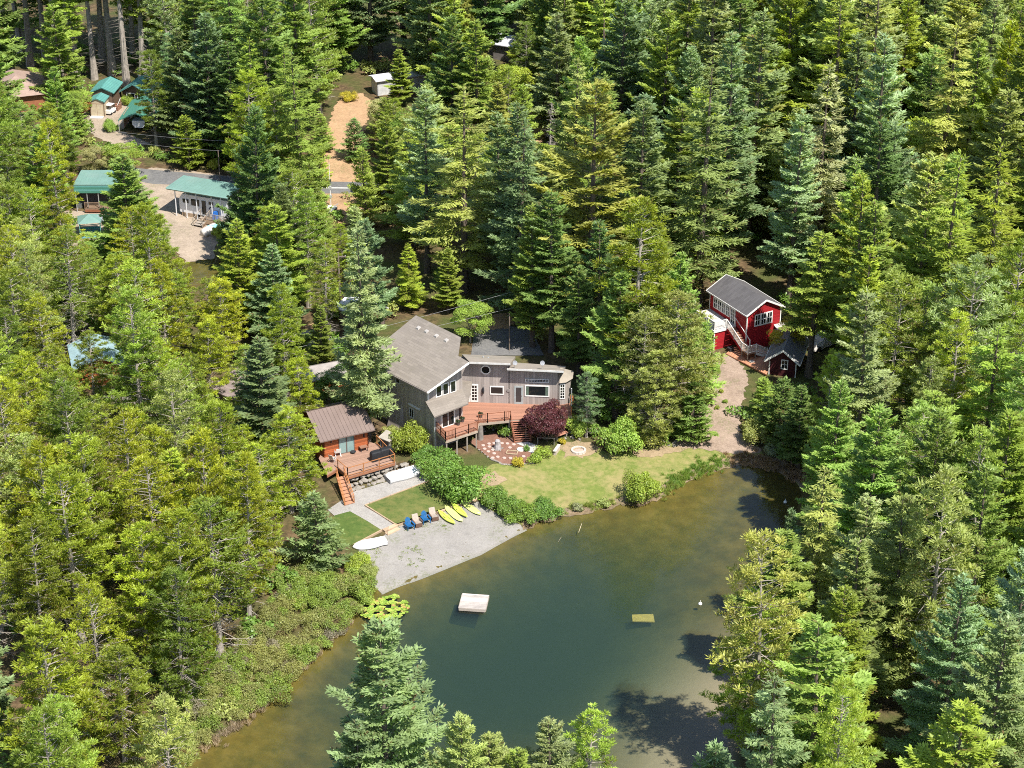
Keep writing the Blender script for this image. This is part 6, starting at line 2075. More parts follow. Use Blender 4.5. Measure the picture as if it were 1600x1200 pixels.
for x, hh, w in ((-2.3, .9, .75), (-2.1, 1.25, .88), (-1.7, 1.7, .82), (.5, 1.75, .82), (1.1, 1.1, .9), (2.1, 1.0, .88), (2.3, .6, .75)):
    rings.append([Vector((x, -w, .35)), Vector((x, -w, hh * .62)), Vector((x, -w * .8, hh)), Vector((x, w * .8, hh)), Vector((x, w, hh * .62)), Vector((x, w, .35))])
MB().loft(rings).build('body', plain('car_dark', (0.02, 0.025, 0.035), .3, .05, 1, .0, 0, .6), t)
for x in (-1.4, 1.4):
    for y in (-.85, .85):
        MB().tube((x, y - .1, .35), (x, y + .1, .35), .35, n=12).build('wheel', M_DARK, t)
MB().box(-1.5, .5, -.835, -.80, 1.15, 1.6).build('side_window', M_GLASS, t)
# pale rocks and logs showing between the left pines
t = thing('rock_pile', 'pale pile of rocks and logs below the orange hut', 'rocks', G(180, 618))
rr = random.Random(31)
for i in range(24):
    stone(t, G(rr.uniform(150, 222), rr.uniform(608, 628), .2), rr.uniform(.5, 1.1), rr)

# picnic trailer and mast on the dirt track
t = thing('utility_trailer', 'small flat white trailer on the orange dirt track', 'trailer', G(514, 334), R(65))
MB().box(-1.1, 1.1, -.7, .7, .62, .74).build('bed', M_WHITE, t)
for y in (-.75, .75):
    MB().tube((0, y - .08, .32), (0, y + .08, .32), .32, n=12).build('wheel', M_DARK, t)
MB().bar((1.1, 0, .6), (2.5, 0, .5), .09).build('drawbar', M_METAL, t)
MB().box(-1.1, 1.1, -.68, .68, .4, .6).build('frame', M_DARK, t)
t = thing('survey_mast', 'thin pale mast standing on the orange dirt track', 'mast', G(517, 322))
MB().tube((0, 0, 0), (0, 0, 6.5), .06, .03).build('pole', M_WHITE, t)
for z in (1.2, 2.4, 3.4):
    MB().box(-.18, .18, -.1, .1, z, z + .4).build('box', M_METAL if z < 3 else M_DARK, t)

# utility poles and wires
def upole(px, py, h, label, arm=True):
    t = thing('utility_pole', label, 'utility pole', G(px, py))
    MB().tube((0, 0, -.3), (0, 0, h), .14 if arm else .075, .1 if arm else .06).build('pole', plain('pole_brown', (0.19, 0.15, 0.12)), t)
    if arm:
        MB().box(-.9, .9, -.06, .06, h - .6, h - .48).build('crossarm', MATS['pole_brown'], t)
        for x in (-.8, .8):
            MB().lathe([(.04, h - .48), (.06, h - .4), (.03, h - .34)], 8, (x, 0)).build('insulator', M_METAL, t)
    return t.location + Vector((0, 0, h - .4))
pA = upole(533, 505, 9.0, 'utility pole behind the tall light-green spruce')
pB = upole(796, 548, 4.6, 'utility pole beside the driveway behind the grey house', False)
pC = upole(344, 283, 4.5, 'short dark post on the road verge behind the camper', False)
def wire(a, b, label, sag=.5, r=.012):
    m = MB()
    n = 14
    prev = None
    for i in range(n + 1):
        u = i / n
        q = Vector(a).lerp(Vector(b), u) - Vector((0, 0, sag * 4 * u * (1 - u)))
        if prev is not None:
            m.tube(prev, q, r, r, 5)
        prev = q
    o = m.build('power_line', plain('wire_grey', (0.30, 0.30, 0.31), .5), None)
    tag(o, label, 'cable')
def at_z(px, py, z): return Zp(px, py, z)
wire(at_z(452, 546, 5.2), at_z(800, 456, 7.5), 'upper power line running behind the grey house roof', .2)
wire(at_z(462, 557, 4.2), at_z(820, 476, 6.5), 'lower power line running behind the grey house roof', .2)
wire(at_z(170, 204, 6.0), at_z(400, 222, 7.0), 'upper power line in front of the boat carport', .3)
wire(at_z(190, 220, 5.0), at_z(400, 238, 6.0), 'lower power line in front of the boat carport', .3)
# ------------------------------------------------------------------ planting: trees that can be picked out one by one
TR = random.Random(21)
PROTO['maple'] = [make_broad(331, 4.4, 2.7, 62, 330, 0.17, 0.085, 0.10, 0.7, 0.6, M_BARK)]
PROTO['maple'][0]['kind'] = 'maple'
NAMES['maple'] = 'maple_tree'
PROTO['dome'] = [make_shrub(541, 1.0, 0.9, 2000, 0.11, 0.08, nc=24)]
NAMES['dome'] = 'shrub'
PROTO['dome'][0]['kind'] = 'dome'

def ttip(px, py, h, kind, col, label, wide=1.0, variant=None, cat='tree'):
    # h is the picture row of the foot: the foot stands on the ground, the height follows from the tip's row
    p = G(px, h)
    k = (600 - py) / FPX
    ztop = CAM_H + p.y * (k * math.cos(PITCH) - math.sin(PITCH)) / (math.cos(PITCH) + k * math.sin(PITCH))
    x, y, h = p.x, p.y, ztop - p.z
    return plant(kind, x, y, h, col, label, cat, None, wide, TR, None, None if variant is None else variant % len(PROTO[kind]))

def tbase(px, py, h, kind, col, label, wide=1.0, variant=None, cat=None, group=None, vary=0.12):
    p = G(px, py)
    return plant(kind, p.x, p.y, h, col, label, cat, group, wide, TR, None, variant, vary)

HAND = [
    # near shore, bottom edge
    (610, 974, 1370, 'nearfir', 'blue', 'large blue-green fir at the bottom edge, its tip below the lily pads', 1.45, 0),
    (722, 1108, 1400, 'nearfir', 'olive', 'yellowish fir against the right flank of the large blue-green fir', 1.0, 1),
    (560, 1120, 1400, 'nearfir', 'blue', 'dark blue fir at the bottom edge left of the large blue-green fir', 1.0, 1),
    (866, 1124, 1360, 'nearfir', 'silver', 'pale fir top at the bottom edge, left of a lime-green one', 1.2, 0),
    (916, 1110, 1350, 'pine', 'lime', 'lime-green pine top at the bottom edge right of centre', 1.2, 0),
    (800, 1168, 1380, 'nearfir', 'green', 'small green fir top low at the bottom edge under the pond', 1.1, 2),
    (765, 1150, 1380, 'nearfir', 'olive', 'olive fir top at the bottom edge beside the large blue-green fir', 1.1, 1),
    # right shore of the pond
    (1180, 833, 1212, 'sparsepine', 'olive', 'tall leaning-crowned pine with bare trunk on the right shore of the pond', 1.25, 0),
    (1266, 730, 1010, 'hemlock', 'olive', 'yellowish drooping hemlock beside the pond\'s right corner', 1.25, 1),
    (1230, 797, 905, 'youngfir', 'blue', 'thin dark young spruce at the pond\'s right edge above the bare-trunked pine', 0.7, 0),
    (1332, 778, 1050, 'nearfir', 'silver', 'pale silver-green fir right of the drooping hemlock', 1.1, 0),
    (1395, 775, 1080, 'nearfir', 'olive', 'olive fir just right of the silver-green fir', 1.15, 1),
    (1345, 640, 940, 'bigfir', 'green', 'broad green fir right of the dark hollow at the head of the pond', 1.15, 0),
    (1440, 640, 960, 'bigfir', 'dark', 'broad dark fir in the right half beside the bright lime fir', 1.0, 1),
    (1545, 645, 960, 'bigfir', 'lime', 'bright lime-green fir near the right edge at mid height', 1.25, 0),
    (1180, 930, 1195, 'pine', 'lime', 'yellow-green pine behind the bare-trunked pine', 1.2, 2),
    (1290, 920, 1205, 'nearfir', 'lime', 'yellow-green fir right of the bare-trunked pine', 1.2, 2),
    (1460, 900, 1215, 'nearfir', 'blue', 'blue-green fir low on the right, left of a silver top', 1.0, 0),
    (1555, 850, 1170, 'nearfir', 'silver', 'silver-green fir near the right edge below the lime fir', 1.0, 1),
    # around the grey house
    (575, 350, 688, 'spruce', 'silver', 'tall light-green spruce with drooping boughs left of the grey house roof', 1.08, 0),
    (985, 310, 640, 'pine', 'pine', 'tall yellow-green pine between the grey and red houses', 1.35, 3),
    (935, 345, 572, 'fir', 'dark', 'dark fir behind the right end of the grey house', 1.15, 0),
    (1060, 395, 600, 'fir', 'green', 'green fir left of the red house', 1.1, 2),
    (1020, 545, 690, 'pine', 'olive', 'short bushy pine at the lawn edge left of the bark drive', 1.5, 2),
    (1082, 600, 688, 'youngfir', 'green', 'small dense fir at the corner of lawn and bark drive', 1.25, 1),
    (862, 300, 550, 'fir', 'dark', 'dark shaded fir behind the flat roofs of the grey house', 1.2, 3),
    (832, 318, 542, 'fir', 'green', 'green fir beyond the driveway behind the grey house', 1.1, 1),
    (700, 385, 488, 'fir', 'green', 'green fir just behind the ridge of the grey house', 1.1, 0),
    (640, 380, 484, 'hemlock', 'lime', 'lime hemlock behind the left half of the grey house roof', 1.2, 0),
    (500, 772, 890, 'youngfir', 'blue', 'small blue-green fir above the small lawn', 1.3, 0),
    # left and rear
    (405, 162, 420, 'bigfir', 'dark', 'very tall dark fir right of the camper', 1.0, 0),
    (450, 290, 470, 'bigfir', 'blue', 'dark blue-green fir in front of the very tall dark one', 1.0, 1),
    (430, 380, 540, 'fir', 'blue', 'blue-green fir at the foot of the two dark firs', 1.3, 0),
    (375, 300, 412, 'fir', 'dark', 'dark fir overhanging the camper roof end', 1.2, 2),
    (207, 242, 432, 'fir', 'green', 'green fir standing between the green carport and the camper', 1.75, 2),
    (298, 182, 262, 'youngfir', 'lime', 'light green young fir by the road behind the camper', 1.3, 0),
    (245, 78, 232, 'pine', 'pinedark', 'dense pine hiding the end of the boat carport', 1.1, 1),
    (2, 120, 300, 'pine', 'pinedark', 'dense dark pine in front of the brown-roofed house', 1.5, 2),
    (88, 160, 290, 'pine', 'pinedark', 'dark pine right of the brown-roofed house', 1.2, 0),
    (88, 285, 375, 'hemlock', 'green', 'thin open hemlock left of the gazebo', 1.3, 1),
    (345, 780, 1030, 'sparsepine', 'pinedark', 'sparse pine with grey dead boughs above the left bank', 1.5, 1),
    (395, 110, 330, 'pine', 'pine', 'yellow-green pine behind the very tall dark fir', 1.3, 0),
    (330, 18, 240, 'bigfir', 'blue', 'broad dark blue-green fir near the top edge behind the boat carport', 1.15, 1),
    (290, 45, 228, 'fir', 'blue', 'blue-green fir left of the broad dark one near the top edge', 1.2, 2),
    (706, 22, 215, 'bigfir', 'dark', 'broad dark fir near the top edge left of the small grey roof', 1.05, 0),
    (625, 75, 166, 'fir', 'green', 'short fir half hiding the white trailer', 1.3, 1),
    (905, 60, 300, 'bigfir', 'green', 'tall green fir near the top right of the small grey roof', 0.9, 1),
    (1010, 0, 250, 'bigfir', 'silver', 'tall silver-green fir reaching the top edge right of centre', 0.95, 0),
    (1075, 70, 330, 'bigfir', 'blue', 'tall blue-green fir in front of the bright maple', 0.95, 1),
    (858, 158, 262, 'snag', 'blue', 'bare grey dead tree beside the orange dirt gap', 1.0, 0),
    (1270, 100, 430, 'hemlock', 'grey', 'pale thin-needled hemlock in the upper right', 1.3, 0),
    (1460, 30, 370, 'hemlock', 'olive', 'tall pale hemlock near the top right', 1.4, 1),
    (1545, 30, 360, 'bigfir', 'pine', 'yellow-green fir near the top right corner', 0.95, 1),
]
for px, py, h, k, c, lab, w, v in HAND:
    ttip(px, py, h, k, c, lab, w, v)
for px, py, h, lab in ((18, 112, 30, 'leftmost bare-trunked fir behind the brown-roofed house'), (48, 104, 31, 'second bare-trunked fir from the left edge'), (72, 98, 30, 'third bare-trunked fir from the left edge'), (94, 121, 32, 'bare-trunked fir just right of the white patio cover'),
                       (121, 117, 30, 'bare-trunked fir midway between brown-roofed house and tan shed'), (148, 124, 31, 'bare-trunked fir behind the tan shed'), (176, 117, 33, 'pale-trunked fir behind the teal cabin roof'), (198, 134, 33, 'palest tall trunk between the two teal roofs'),
                       (224, 126, 30, 'bare-trunked fir behind the dark cabin'), (160, 96, 31, 'bare-trunked fir deeper in the wood behind the tan shed'), (110, 84, 30, 'bare-trunked fir deeper in the wood near the top edge'), (208, 92, 31, 'bare-trunked fir deep in the wood behind the dark cabin'), (34, 84, 31, 'bare-trunked fir deep in the wood at the top left')):
    tbase(px, py, h, 'tallfir', TR.choice(['green', 'lime', 'green']), lab, 1.25)
for px, py, by_, k, c, lab, w in ((905, 415, 596, 'fir', 'dark', 'dark fir hugging the right end wall of the grey house', 1.2), (962, 420, 652, 'fir', 'green', 'green fir behind the tall bright bush', 1.2), (1048, 455, 668, 'pine', 'olive', 'olive pine left of the bark drive', 1.5),
                                  (1092, 505, 628, 'youngfir', 'green', 'slim green fir on the left edge of the bark drive', 1.1), (1000, 480, 672, 'sparsepine', 'olive', 'open grey-twigged pine behind the short bushy pine', 1.4),
                                  (475, 560, 690, 'pine', 'pine', 'yellow-green pine left of the cedar cabin', 1.3), (455, 640, 800, 'pine', 'pine', 'yellow-green pine in front of the cabin deck stairs', 1.4), (420, 690, 880, 'sparsepine', 'pine', 'open pine left of the small blue-green fir', 1.4),
                                  (196, 1012, 1192, 'pine', 'pinedark', 'dull green pine at the bottom left beside the bank thicket', 1.3), (120, 1040, 1215, 'pine', 'pine', 'yellow-green pine at the bottom left edge', 1.3), (250, 520, 690, 'pine', 'pine', 'yellow-green pine in front of the taupe roof', 1.4), (150, 515, 655, 'pine', 'pinedark', 'dull green pine in front of the orange hut', 1.4), (95, 540, 690, 'pine', 'pine', 'yellow-green pine left of the orange hut', 1.4), (330, 500, 640, 'pine', 'pine', 'yellow-green pine standing before the taupe hut', 1.3),
                                  (400, 540, 690, 'pine', 'lime', 'lime pine right of the taupe hut', 1.3), (200, 395, 560, 'pine', 'pine', 'yellow-green pine below the green fir by the camper', 1.4), (280, 425, 560, 'pine', 'pinedark', 'dull green pine below the camper yard', 1.4), (350, 435, 570, 'pine', 'pine', 'yellow-green pine below the dark firs', 1.4), (110, 400, 530, 'fir', 'green', 'green fir below the gazebo', 1.3), (455, 450, 575, 'fir', 'green', 'green fir above the dark parked vehicle', 1.2), (503, 478, 590, 'fir', 'green', 'green fir right of the dark parked vehicle', 1.1), (1215, 592, 694, 'youngfir', 'dark', 'dark young fir right of the bark drive', 1.3), (1192, 590, 655, 'youngfir', 'green', 'green young fir below the plank deck', 1.2), (1246, 600, 730, 'fir', 'dark', 'dark fir between the bark drive and the broad green fir', 1.2), (503, 178, 236, 'youngfir', 'green', 'young fir leaning over the left side of the orange dirt track', 1.3), (556, 186, 250, 'youngfir', 'dark', 'young dark fir on the right side of the orange dirt track', 1.3), (500, 225, 290, 'youngfir', 'lime', 'lime young fir beside the road crossing the dirt track', 1.2), (520, 432, 498, 'youngfir', 'green', 'short fir left of the brown hut', 1.4),
                                  (104, 190, 292, 'pine', 'pinedark', 'dull green pine left of the greyish leafy tree', 1.4), (60, 205, 315, 'pine', 'pinedark', 'dull green pine at the left above the gazebo', 1.5), (18, 235, 345, 'pine', 'pinedark', 'dull green pine on the left edge above the gazebo', 1.5), (55, 300, 400, 'fir', 'green', 'green fir left of the thin open hemlock', 1.4)):
    ttip(px, py, by_, k, c, lab, w)
# the tree whose trunk crosses the shed by the red house
tbase(1263, 588, 17.5, 'darkfir', 'green', 'fir whose bare dark trunk stands against the grey-roofed shed', 1.3, 0)
# broadleaf trees
for px, py, h, c, w, lab in ((1140, 60, 200, 'leaf', 1.1, 'bright green maple near the top edge right of centre'), (1165, 118, 240, 'leaf', 1.0, 'lower bright green maple under the one near the top edge'),
                             (640, 175, 270, 'leafdark', 1.2, 'deep green leafy tree right of the orange dirt track'), (700, 200, 300, 'lime', 1.25, 'broad lime leafy tree right of the orange dirt track, middle of three'),
                             (745, 235, 320, 'leaf', 1.2, 'bright leafy tree left of the orange dirt gap'), (660, 262, 350, 'leafdark', 1.2, 'darker leafy tree below the three bright ones'),
                             (600, 150, 212, 'grey', 1.1, 'small grey-leaved tree below the white trailer'), (150, 228, 272, 'grey', 1.3, 'greyish leafy tree behind the green carport roof'),
                             (120, 145, 188, 'leaf', 1.3, 'bright leafy tree left of the tan shed'), (196, 226, 276, 'leaf', 1.4, 'bright leafy tree in front of the boat carport'),
                             (126, 152, 186, 'rust', 1.1, 'rust-coloured small tree touching the tan shed'), (535, 575, 640, 'leafdark', 1.2, 'bright bushy tree beside the tall light-green spruce'),
                             (735, 470, 535, 'leaf', 1.1, 'bright leafy tree at the left of the driveway behind the grey house'), (1505, 560, 660, 'lime', 1.2, 'golden-green leafy tree at the right, above the lime fir'),
                             (1225, 495, 560, 'gold', 1.0, 'small golden tree behind the grey-roofed shed')):
    ttip(px, py, h, 'broad', c, lab, w)
# garden plants
tbase(855, 690, 4.7, 'maple', 'purple', 'dark purple-red maple beside the deck stairs', 0.74, 0, 'tree')
for px, py, h, k, c, w, lab in (
        (722, 776, 4.3, 'bush', 'leafdark', 1.12, 'largest round green bush between lawn and garden bed'),
        (688, 740, 3.0, 'bush', 'leafdark', 1.15, 'dark green bush left of the largest round bush'),
        (664, 724, 2.3, 'bush', 'leafdark', 1.1, 'low green bush behind the overturned dinghy'),
        (638, 704, 3.5, 'bush', 'leaf', 0.9, 'bright lime-green bush against the side wall of the grey house'),
        (612, 690, 2.0, 'bush', 'olive', 0.9, 'olive bush behind the cabin deck railing'),
        (1003, 781, 3.5, 'bush', 'leaf', 0.88, 'pale green bush standing at the waterline'),
        (772, 790, 2.3, 'bush', 'leafdark', 1.15, 'dark green bush at the right end of the beach'),
        (794, 804, 2.2, 'bush', 'leafdark', 1.15, 'dark green waterside bush, second from the beach'),
        (820, 811, 2.0, 'bush', 'leafdark', 1.15, 'green waterside bush, third from the beach'),
        (850, 806, 2.3, 'bush', 'leafdark', 0.85, 'round green waterside bush, fourth from the beach'),
        (904, 798, 1.1, 'shrub', 'grey', 1.1, 'dry grey shrub at the waterline below the fire ring'),
        (942, 792, 1.2, 'shrub', 'olive', 1.0, 'small olive shrub at the waterline left of the pale bush'),
        (968, 707, 4.6, 'bush', 'leaf', 0.9, 'tall bright bush behind the lawn right of the fire ring'),
        (901, 679, 2.7, 'bush', 'leaf', 0.75, 'bright green bush behind the flagpole'),
        (1178, 692, 3.2, 'bush', 'olive', 0.85, 'olive bush at the foot of the bark drive'),
        (1116, 588, 1.9, 'bush', 'leaf', 0.7, 'bright bush at the left of the bark drive'),
        (770, 672, 1.5, 'shrub', 'olive', 0.9, 'small yellowish shrub on the rock bank under the deck'),
        (791, 681, 1.9, 'shrub', 'leafdark', 0.75, 'small green shrub left of the deck stairs'),
        (1015, 690, 2.6, 'bush', 'olive', 1.1, 'olive bush at the foot of the short bushy pine'),
        (1048, 680, 2.2, 'bush', 'leafdark', 1.0, 'dark bush left of the small dense fir'),
        (878, 694, 0.9, 'shrub', 'gold', 0.8, 'small yellow-green shrub behind the wooden bench'),
        (577, 903, 1.8, 'bush', 'olive', 0.7, 'olive bush at the left end of the beach'),
        (560, 888, 2.0, 'bush', 'leaf', 0.8, 'green bush below the small lawn beside the white rowing boat'),
        (1205, 712, 1.8, 'bush', 'grey', 0.9, 'grey-green bush at the head of the pond'),
        (1230, 690, 2.2, 'bush', 'leaf', 0.9, 'bright bush at the head of the pond under the broad green fir'),
        (172, 205, 2.2, 'bush', 'leaf', 0.8, 'round bush beside the boat carport post'),
        (200, 165, 2.0, 'bush', 'leaf', 0.8, 'bright bush in front of the dark cabin window'),
        (340, 262, 1.6, 'shrub', 'gold', 0.9, 'yellow-flowered shrub behind the camper roof'),
        (345, 372, 2.2, 'bush', 'leaf', 1.0, 'bright bush beside the covered boats'),
        (545, 158, 1.8, 'bush', 'gold', 1.1, 'yellow bush at the top of the orange dirt track')):
    tbase(px, py, h, k, c, lab, w)
for px, py, h, c, w, lab in ((810, 728, 1.0, 'gold', 0.95, 'clipped yellow-green dome shrub at the front of the garden bed'), (836, 722, 1.1, 'lime', 0.95, 'clipped lime dome shrub, front one of the pair by the concrete pad'),
                             (846, 714, 1.25, 'lime', 1.0, 'clipped lime dome shrub, rear one of the pair by the concrete pad'), (823, 705, 0.8, 'leafdark', 0.6, 'tiny dark shrub in the mulch beside the white disc')):
    tbase(px, py, h, 'dome', c, lab, w, cat='bush')
for px, py, lab in ((1098, 614, 'leftmost small green tuft in the bark drive'), (1127, 614, 'small green tuft at the middle of the bark drive'), (1133, 630, 'rightmost small green tuft in the bark drive'), (1108, 600, 'small green tuft highest up the bark drive'), (1120, 640, 'small green tuft lowest down the bark drive')):
    tbase(px, py, 0.7, 'shrub', 'lime', lab, 0.8, group='tufts in the bark drive')

# ------------------------------------------------------------------ the forest
CLEAR = [
    [(300, 1200), (375, 1150), (470, 1065), (560, 962), (600, 925), (570, 905), (520, 845), (540, 770), (498, 735), (490, 640), (500, 622), (585, 655), (606, 640), (598, 572), (648, 494), (722, 524), (740, 552), (886, 570),
     (892, 640), (905, 690), (950, 712), (1060, 690), (1098, 650), (1118, 600), (1100, 555), (1092, 490), (1110, 440), (1150, 432), (1214, 470), (1206, 522), (1282, 538), (1270, 565), (1236, 592), (1170, 592), (1160, 640), (1156, 690),
     (1200, 705), (1246, 752), (1238, 800), (1190, 832), (1150, 880), (1110, 950), (1095, 1000), (1100, 1060), (1085, 1130), (1100, 1200)],
    [(742, 552), (742, 500), (785, 492), (806, 508), (806, 552)],
    [(762, 62), (792, 62), (796, 86), (764, 82)], [(830, 172), (850, 168), (846, 212), (836, 212)],
    [(440, 1200), (305, 1188), (338, 1122), (380, 1045), (430, 965), (515, 880), (575, 905), (600, 925), (560, 962), (470, 1065)],
]
# places that show only in part between the trees: a trunk may not cross them, boughs may
CLEAR_SOFT = [
    [(5, 115), (35, 108), (78, 132), (72, 168), (45, 168), (8, 135)],
    [(135, 140), (165, 130), (186, 140), (220, 130), (232, 160), (236, 212), (200, 226), (132, 205), (128, 180)],
    [(113, 262), (190, 262), (188, 330), (165, 335), (165, 378), (115, 370)],
    [(238, 262), (362, 270), (364, 358), (332, 384), (331, 412), (290, 408), (240, 320)],
    [(500, 346), (508, 262), (512, 200), (534, 150), (574, 148), (574, 182), (556, 262), (550, 346)],
    [(758, 62), (795, 62), (797, 88), (760, 84)],
    [(580, 130), (640, 112), (665, 118), (662, 135), (585, 152)],
    [(826, 165), (850, 168), (848, 215), (832, 212)],
    [(530, 472), (552, 478), (552, 512), (520, 512), (520, 490)],
    [(474, 500), (500, 500), (505, 545), (470, 548)],
    [(922, 575), (948, 575), (948, 600), (922, 600)],
    [(118, 555), (150, 575), (152, 612), (124, 610)], [(150, 600), (220, 600), (220, 625), (150, 625)], [(338, 585), (380, 585), (392, 645), (338, 620)],
    [(735, 450), (765, 445), (765, 500), (735, 500)],

]
GROUND_KEEP = [LAKE, INLET]
KEEP_OUT = []   # (x, y, radius) of buildings
for px, py, r in ((640, 640, 7), (700, 600, 8), (780, 620, 7), (850, 610, 7), (545, 700, 6), (1165, 545, 7), (1235, 570, 5), (30, 160, 7), (160, 190, 4), (205, 165, 5), (215, 210, 6), (150, 310, 7), (310, 310, 8), (140, 365, 4),
                  (775, 90, 6), (610, 145, 6), (130, 600, 5), (360, 620, 5), (935, 600, 4), (540, 510, 5), (590, 700, 3)):
    p = G(px, py)
    KEEP_OUT.append((p.x, p.y, r))

def silhouette(kind_p, x, y, h, wide):
    ws = (h / kind_p['H']) ** 0.75 * wide
    z0 = gz(x, y)
    out = []
    for f in (0.08, 0.16, 0.25, 0.35, 0.45, 0.55, 0.65, 0.75, 0.85, 0.93, 1.0):
        if f < kind_p['cb']:
            r = 0.2
        elif kind_p['shape'] == 'cone':
            r = kind_p['R'] * ws * (1 - f) ** 0.8 * 0.95
        else:
            r = kind_p['R'] * ws * 0.9 * (1 if f < 0.85 else 0.4)
        for sx in (-1, -.5, 0, .5, 1):
            out.append(proj((x + sx * r, y, z0 + f * h)))
    return out

def _bb(c):
    xs, ys = [q[0] for q in c], [q[1] for q in c]
    return min(xs), max(xs), min(ys), max(ys)
HARDB = [(c, _bb(c)) for c in CLEAR]
SOFTB = [(c, _bb(c)) for c in CLEAR_SOFT]
def blocked(pts):
    for i, q in enumerate(pts):
        for c, b in (HARDB + SOFTB if i % 5 in (1, 2, 3) else HARDB):
            if b[0] <= q[0] <= b[1] and b[2] <= q[1] <= b[3] and in_poly(q[0], q[1], c):
                return True
    return False

# places the photograph shows in the sun: no forest tree may stand between them and it
SUNNY = [G(x, y) + Vector((0, 0, z)) for x, y, z in ((1150, 545, 6), (1175, 550, 6), (1190, 560, 5), (1165, 570, 3), (1105, 560, 2), (1215, 580, 3), (1140, 590, 0), (620, 700, 8), (640, 680, 9), (690, 690, 9), (700, 680, 3), (760, 660, 4),
         (820, 660, 3), (540, 740, 4), (590, 740, 2), (600, 800, 0), (680, 800, 0), (740, 790, 0), (640, 870, 0), (300, 340, 3), (330, 340, 3), (300, 380, 0), (150, 320, 3), (155, 190, 3), (170, 195, 0), (205, 180, 4), (525, 330, 0), (535, 250, 0), (545, 180, 0),
         (850, 740, 0), (900, 760, 0), (1000, 720, 0), (1050, 720, 0), (1120, 690, 0), (30, 160, 5), (775, 92, 4), (785, 92, 4), (1130, 540, 7), (1160, 535, 7))]
def shades(kp, x, y, h, wide):
    ws = (h / kp['H']) ** 0.75 * wide
    z0 = gz(x, y)
    for q in SUNNY:
        # closest approach of the ray to the trunk axis
        dx, dy = x - q.x, y - q.y
        hh = SUN_DIR.x ** 2 + SUN_DIR.y ** 2
        t = (dx * SUN_DIR.x + dy * SUN_DIR.y) / hh
        if t <= 0:
            continue
        f = (q.z + t * SUN_DIR.z - z0) / h
        if f > 1 or f < 0:
            continue
        d = math.hypot(dx - t * SUN_DIR.x, dy - t * SUN_DIR.y)
        if d < kp['R'] * ws * ((1 - f) ** 0.65 if kp['shape'] == 'cone' else 0.95) + 0.7:
            return True
    return False

def zone(px, py, rr):
    """kind, colour and height by part of the wood, judged from the photograph; px, py is the foot of the tree"""
    if py < 175 and px < 275:
        return rr.choice(['tallfir', 'tallfir', 'fir', 'hemlock']), rr.choice(['green', 'lime', 'green', 'dark']), rr.uniform(26, 33)
    if 560 < px < 850 and 170 < py < 400:
        if rr.random() < 0.4:
            return 'broad', rr.choice(['leaf', 'lime', 'leafdark', 'olive']), rr.uniform(7, 12)
        return rr.choice(['fir', 'hemlock', 'fir', 'pine']), rr.choice(['green', 'lime', 'olive', 'green']), rr.uniform(11, 20)
    if px < 560 and py > 430 or (px < 300 and py > 380):
        if rr.random() < 0.13 and px < 200:
            return 'hemlock', rr.choice(['olive', 'lime']), rr.uniform(14, 20)
        if rr.random() < 0.16:
            return 'fir', rr.choice(['green', 'blue', 'lime']), rr.uniform(13, 19)
        return ('sparsepine' if rr.random() < 0.3 else 'pine'), rr.choice(['pine', 'pine', 'pine', 'pinedark', 'lime', 'olive']), rr.uniform(13, 19)
    if px < 560:
        return rr.choice(['fir', 'fir', 'bigfir', 'hemlock', 'pine']), rr.choice(['green', 'dark', 'blue', 'lime', 'pinedark', 'green']), rr.uniform(15, 27)
    r = rr.random()
    if py > 620:
        return rr.choice(['nearfir', 'fir', 'nearfir', 'fir', 'pine', 'hemlock'] if py > 800 else ['fir', 'fir', 'bigfir', 'fir', 'pine', 'hemlock']), rr.choice(['green', 'silver', 'lime', 'olive', 'green', 'blue', 'lime']), rr.uniform(15, 24)
    if r < 0.09:
        return 'broad', 'leaf', rr.uniform(9, 14)
    return rr.choice(['fir', 'fir', 'bigfir', 'hemlock', 'fir']), rr.choice(['green', 'dark', 'blue', 'silver', 'lime', 'olive', 'green']), rr.uniform(18, 31)

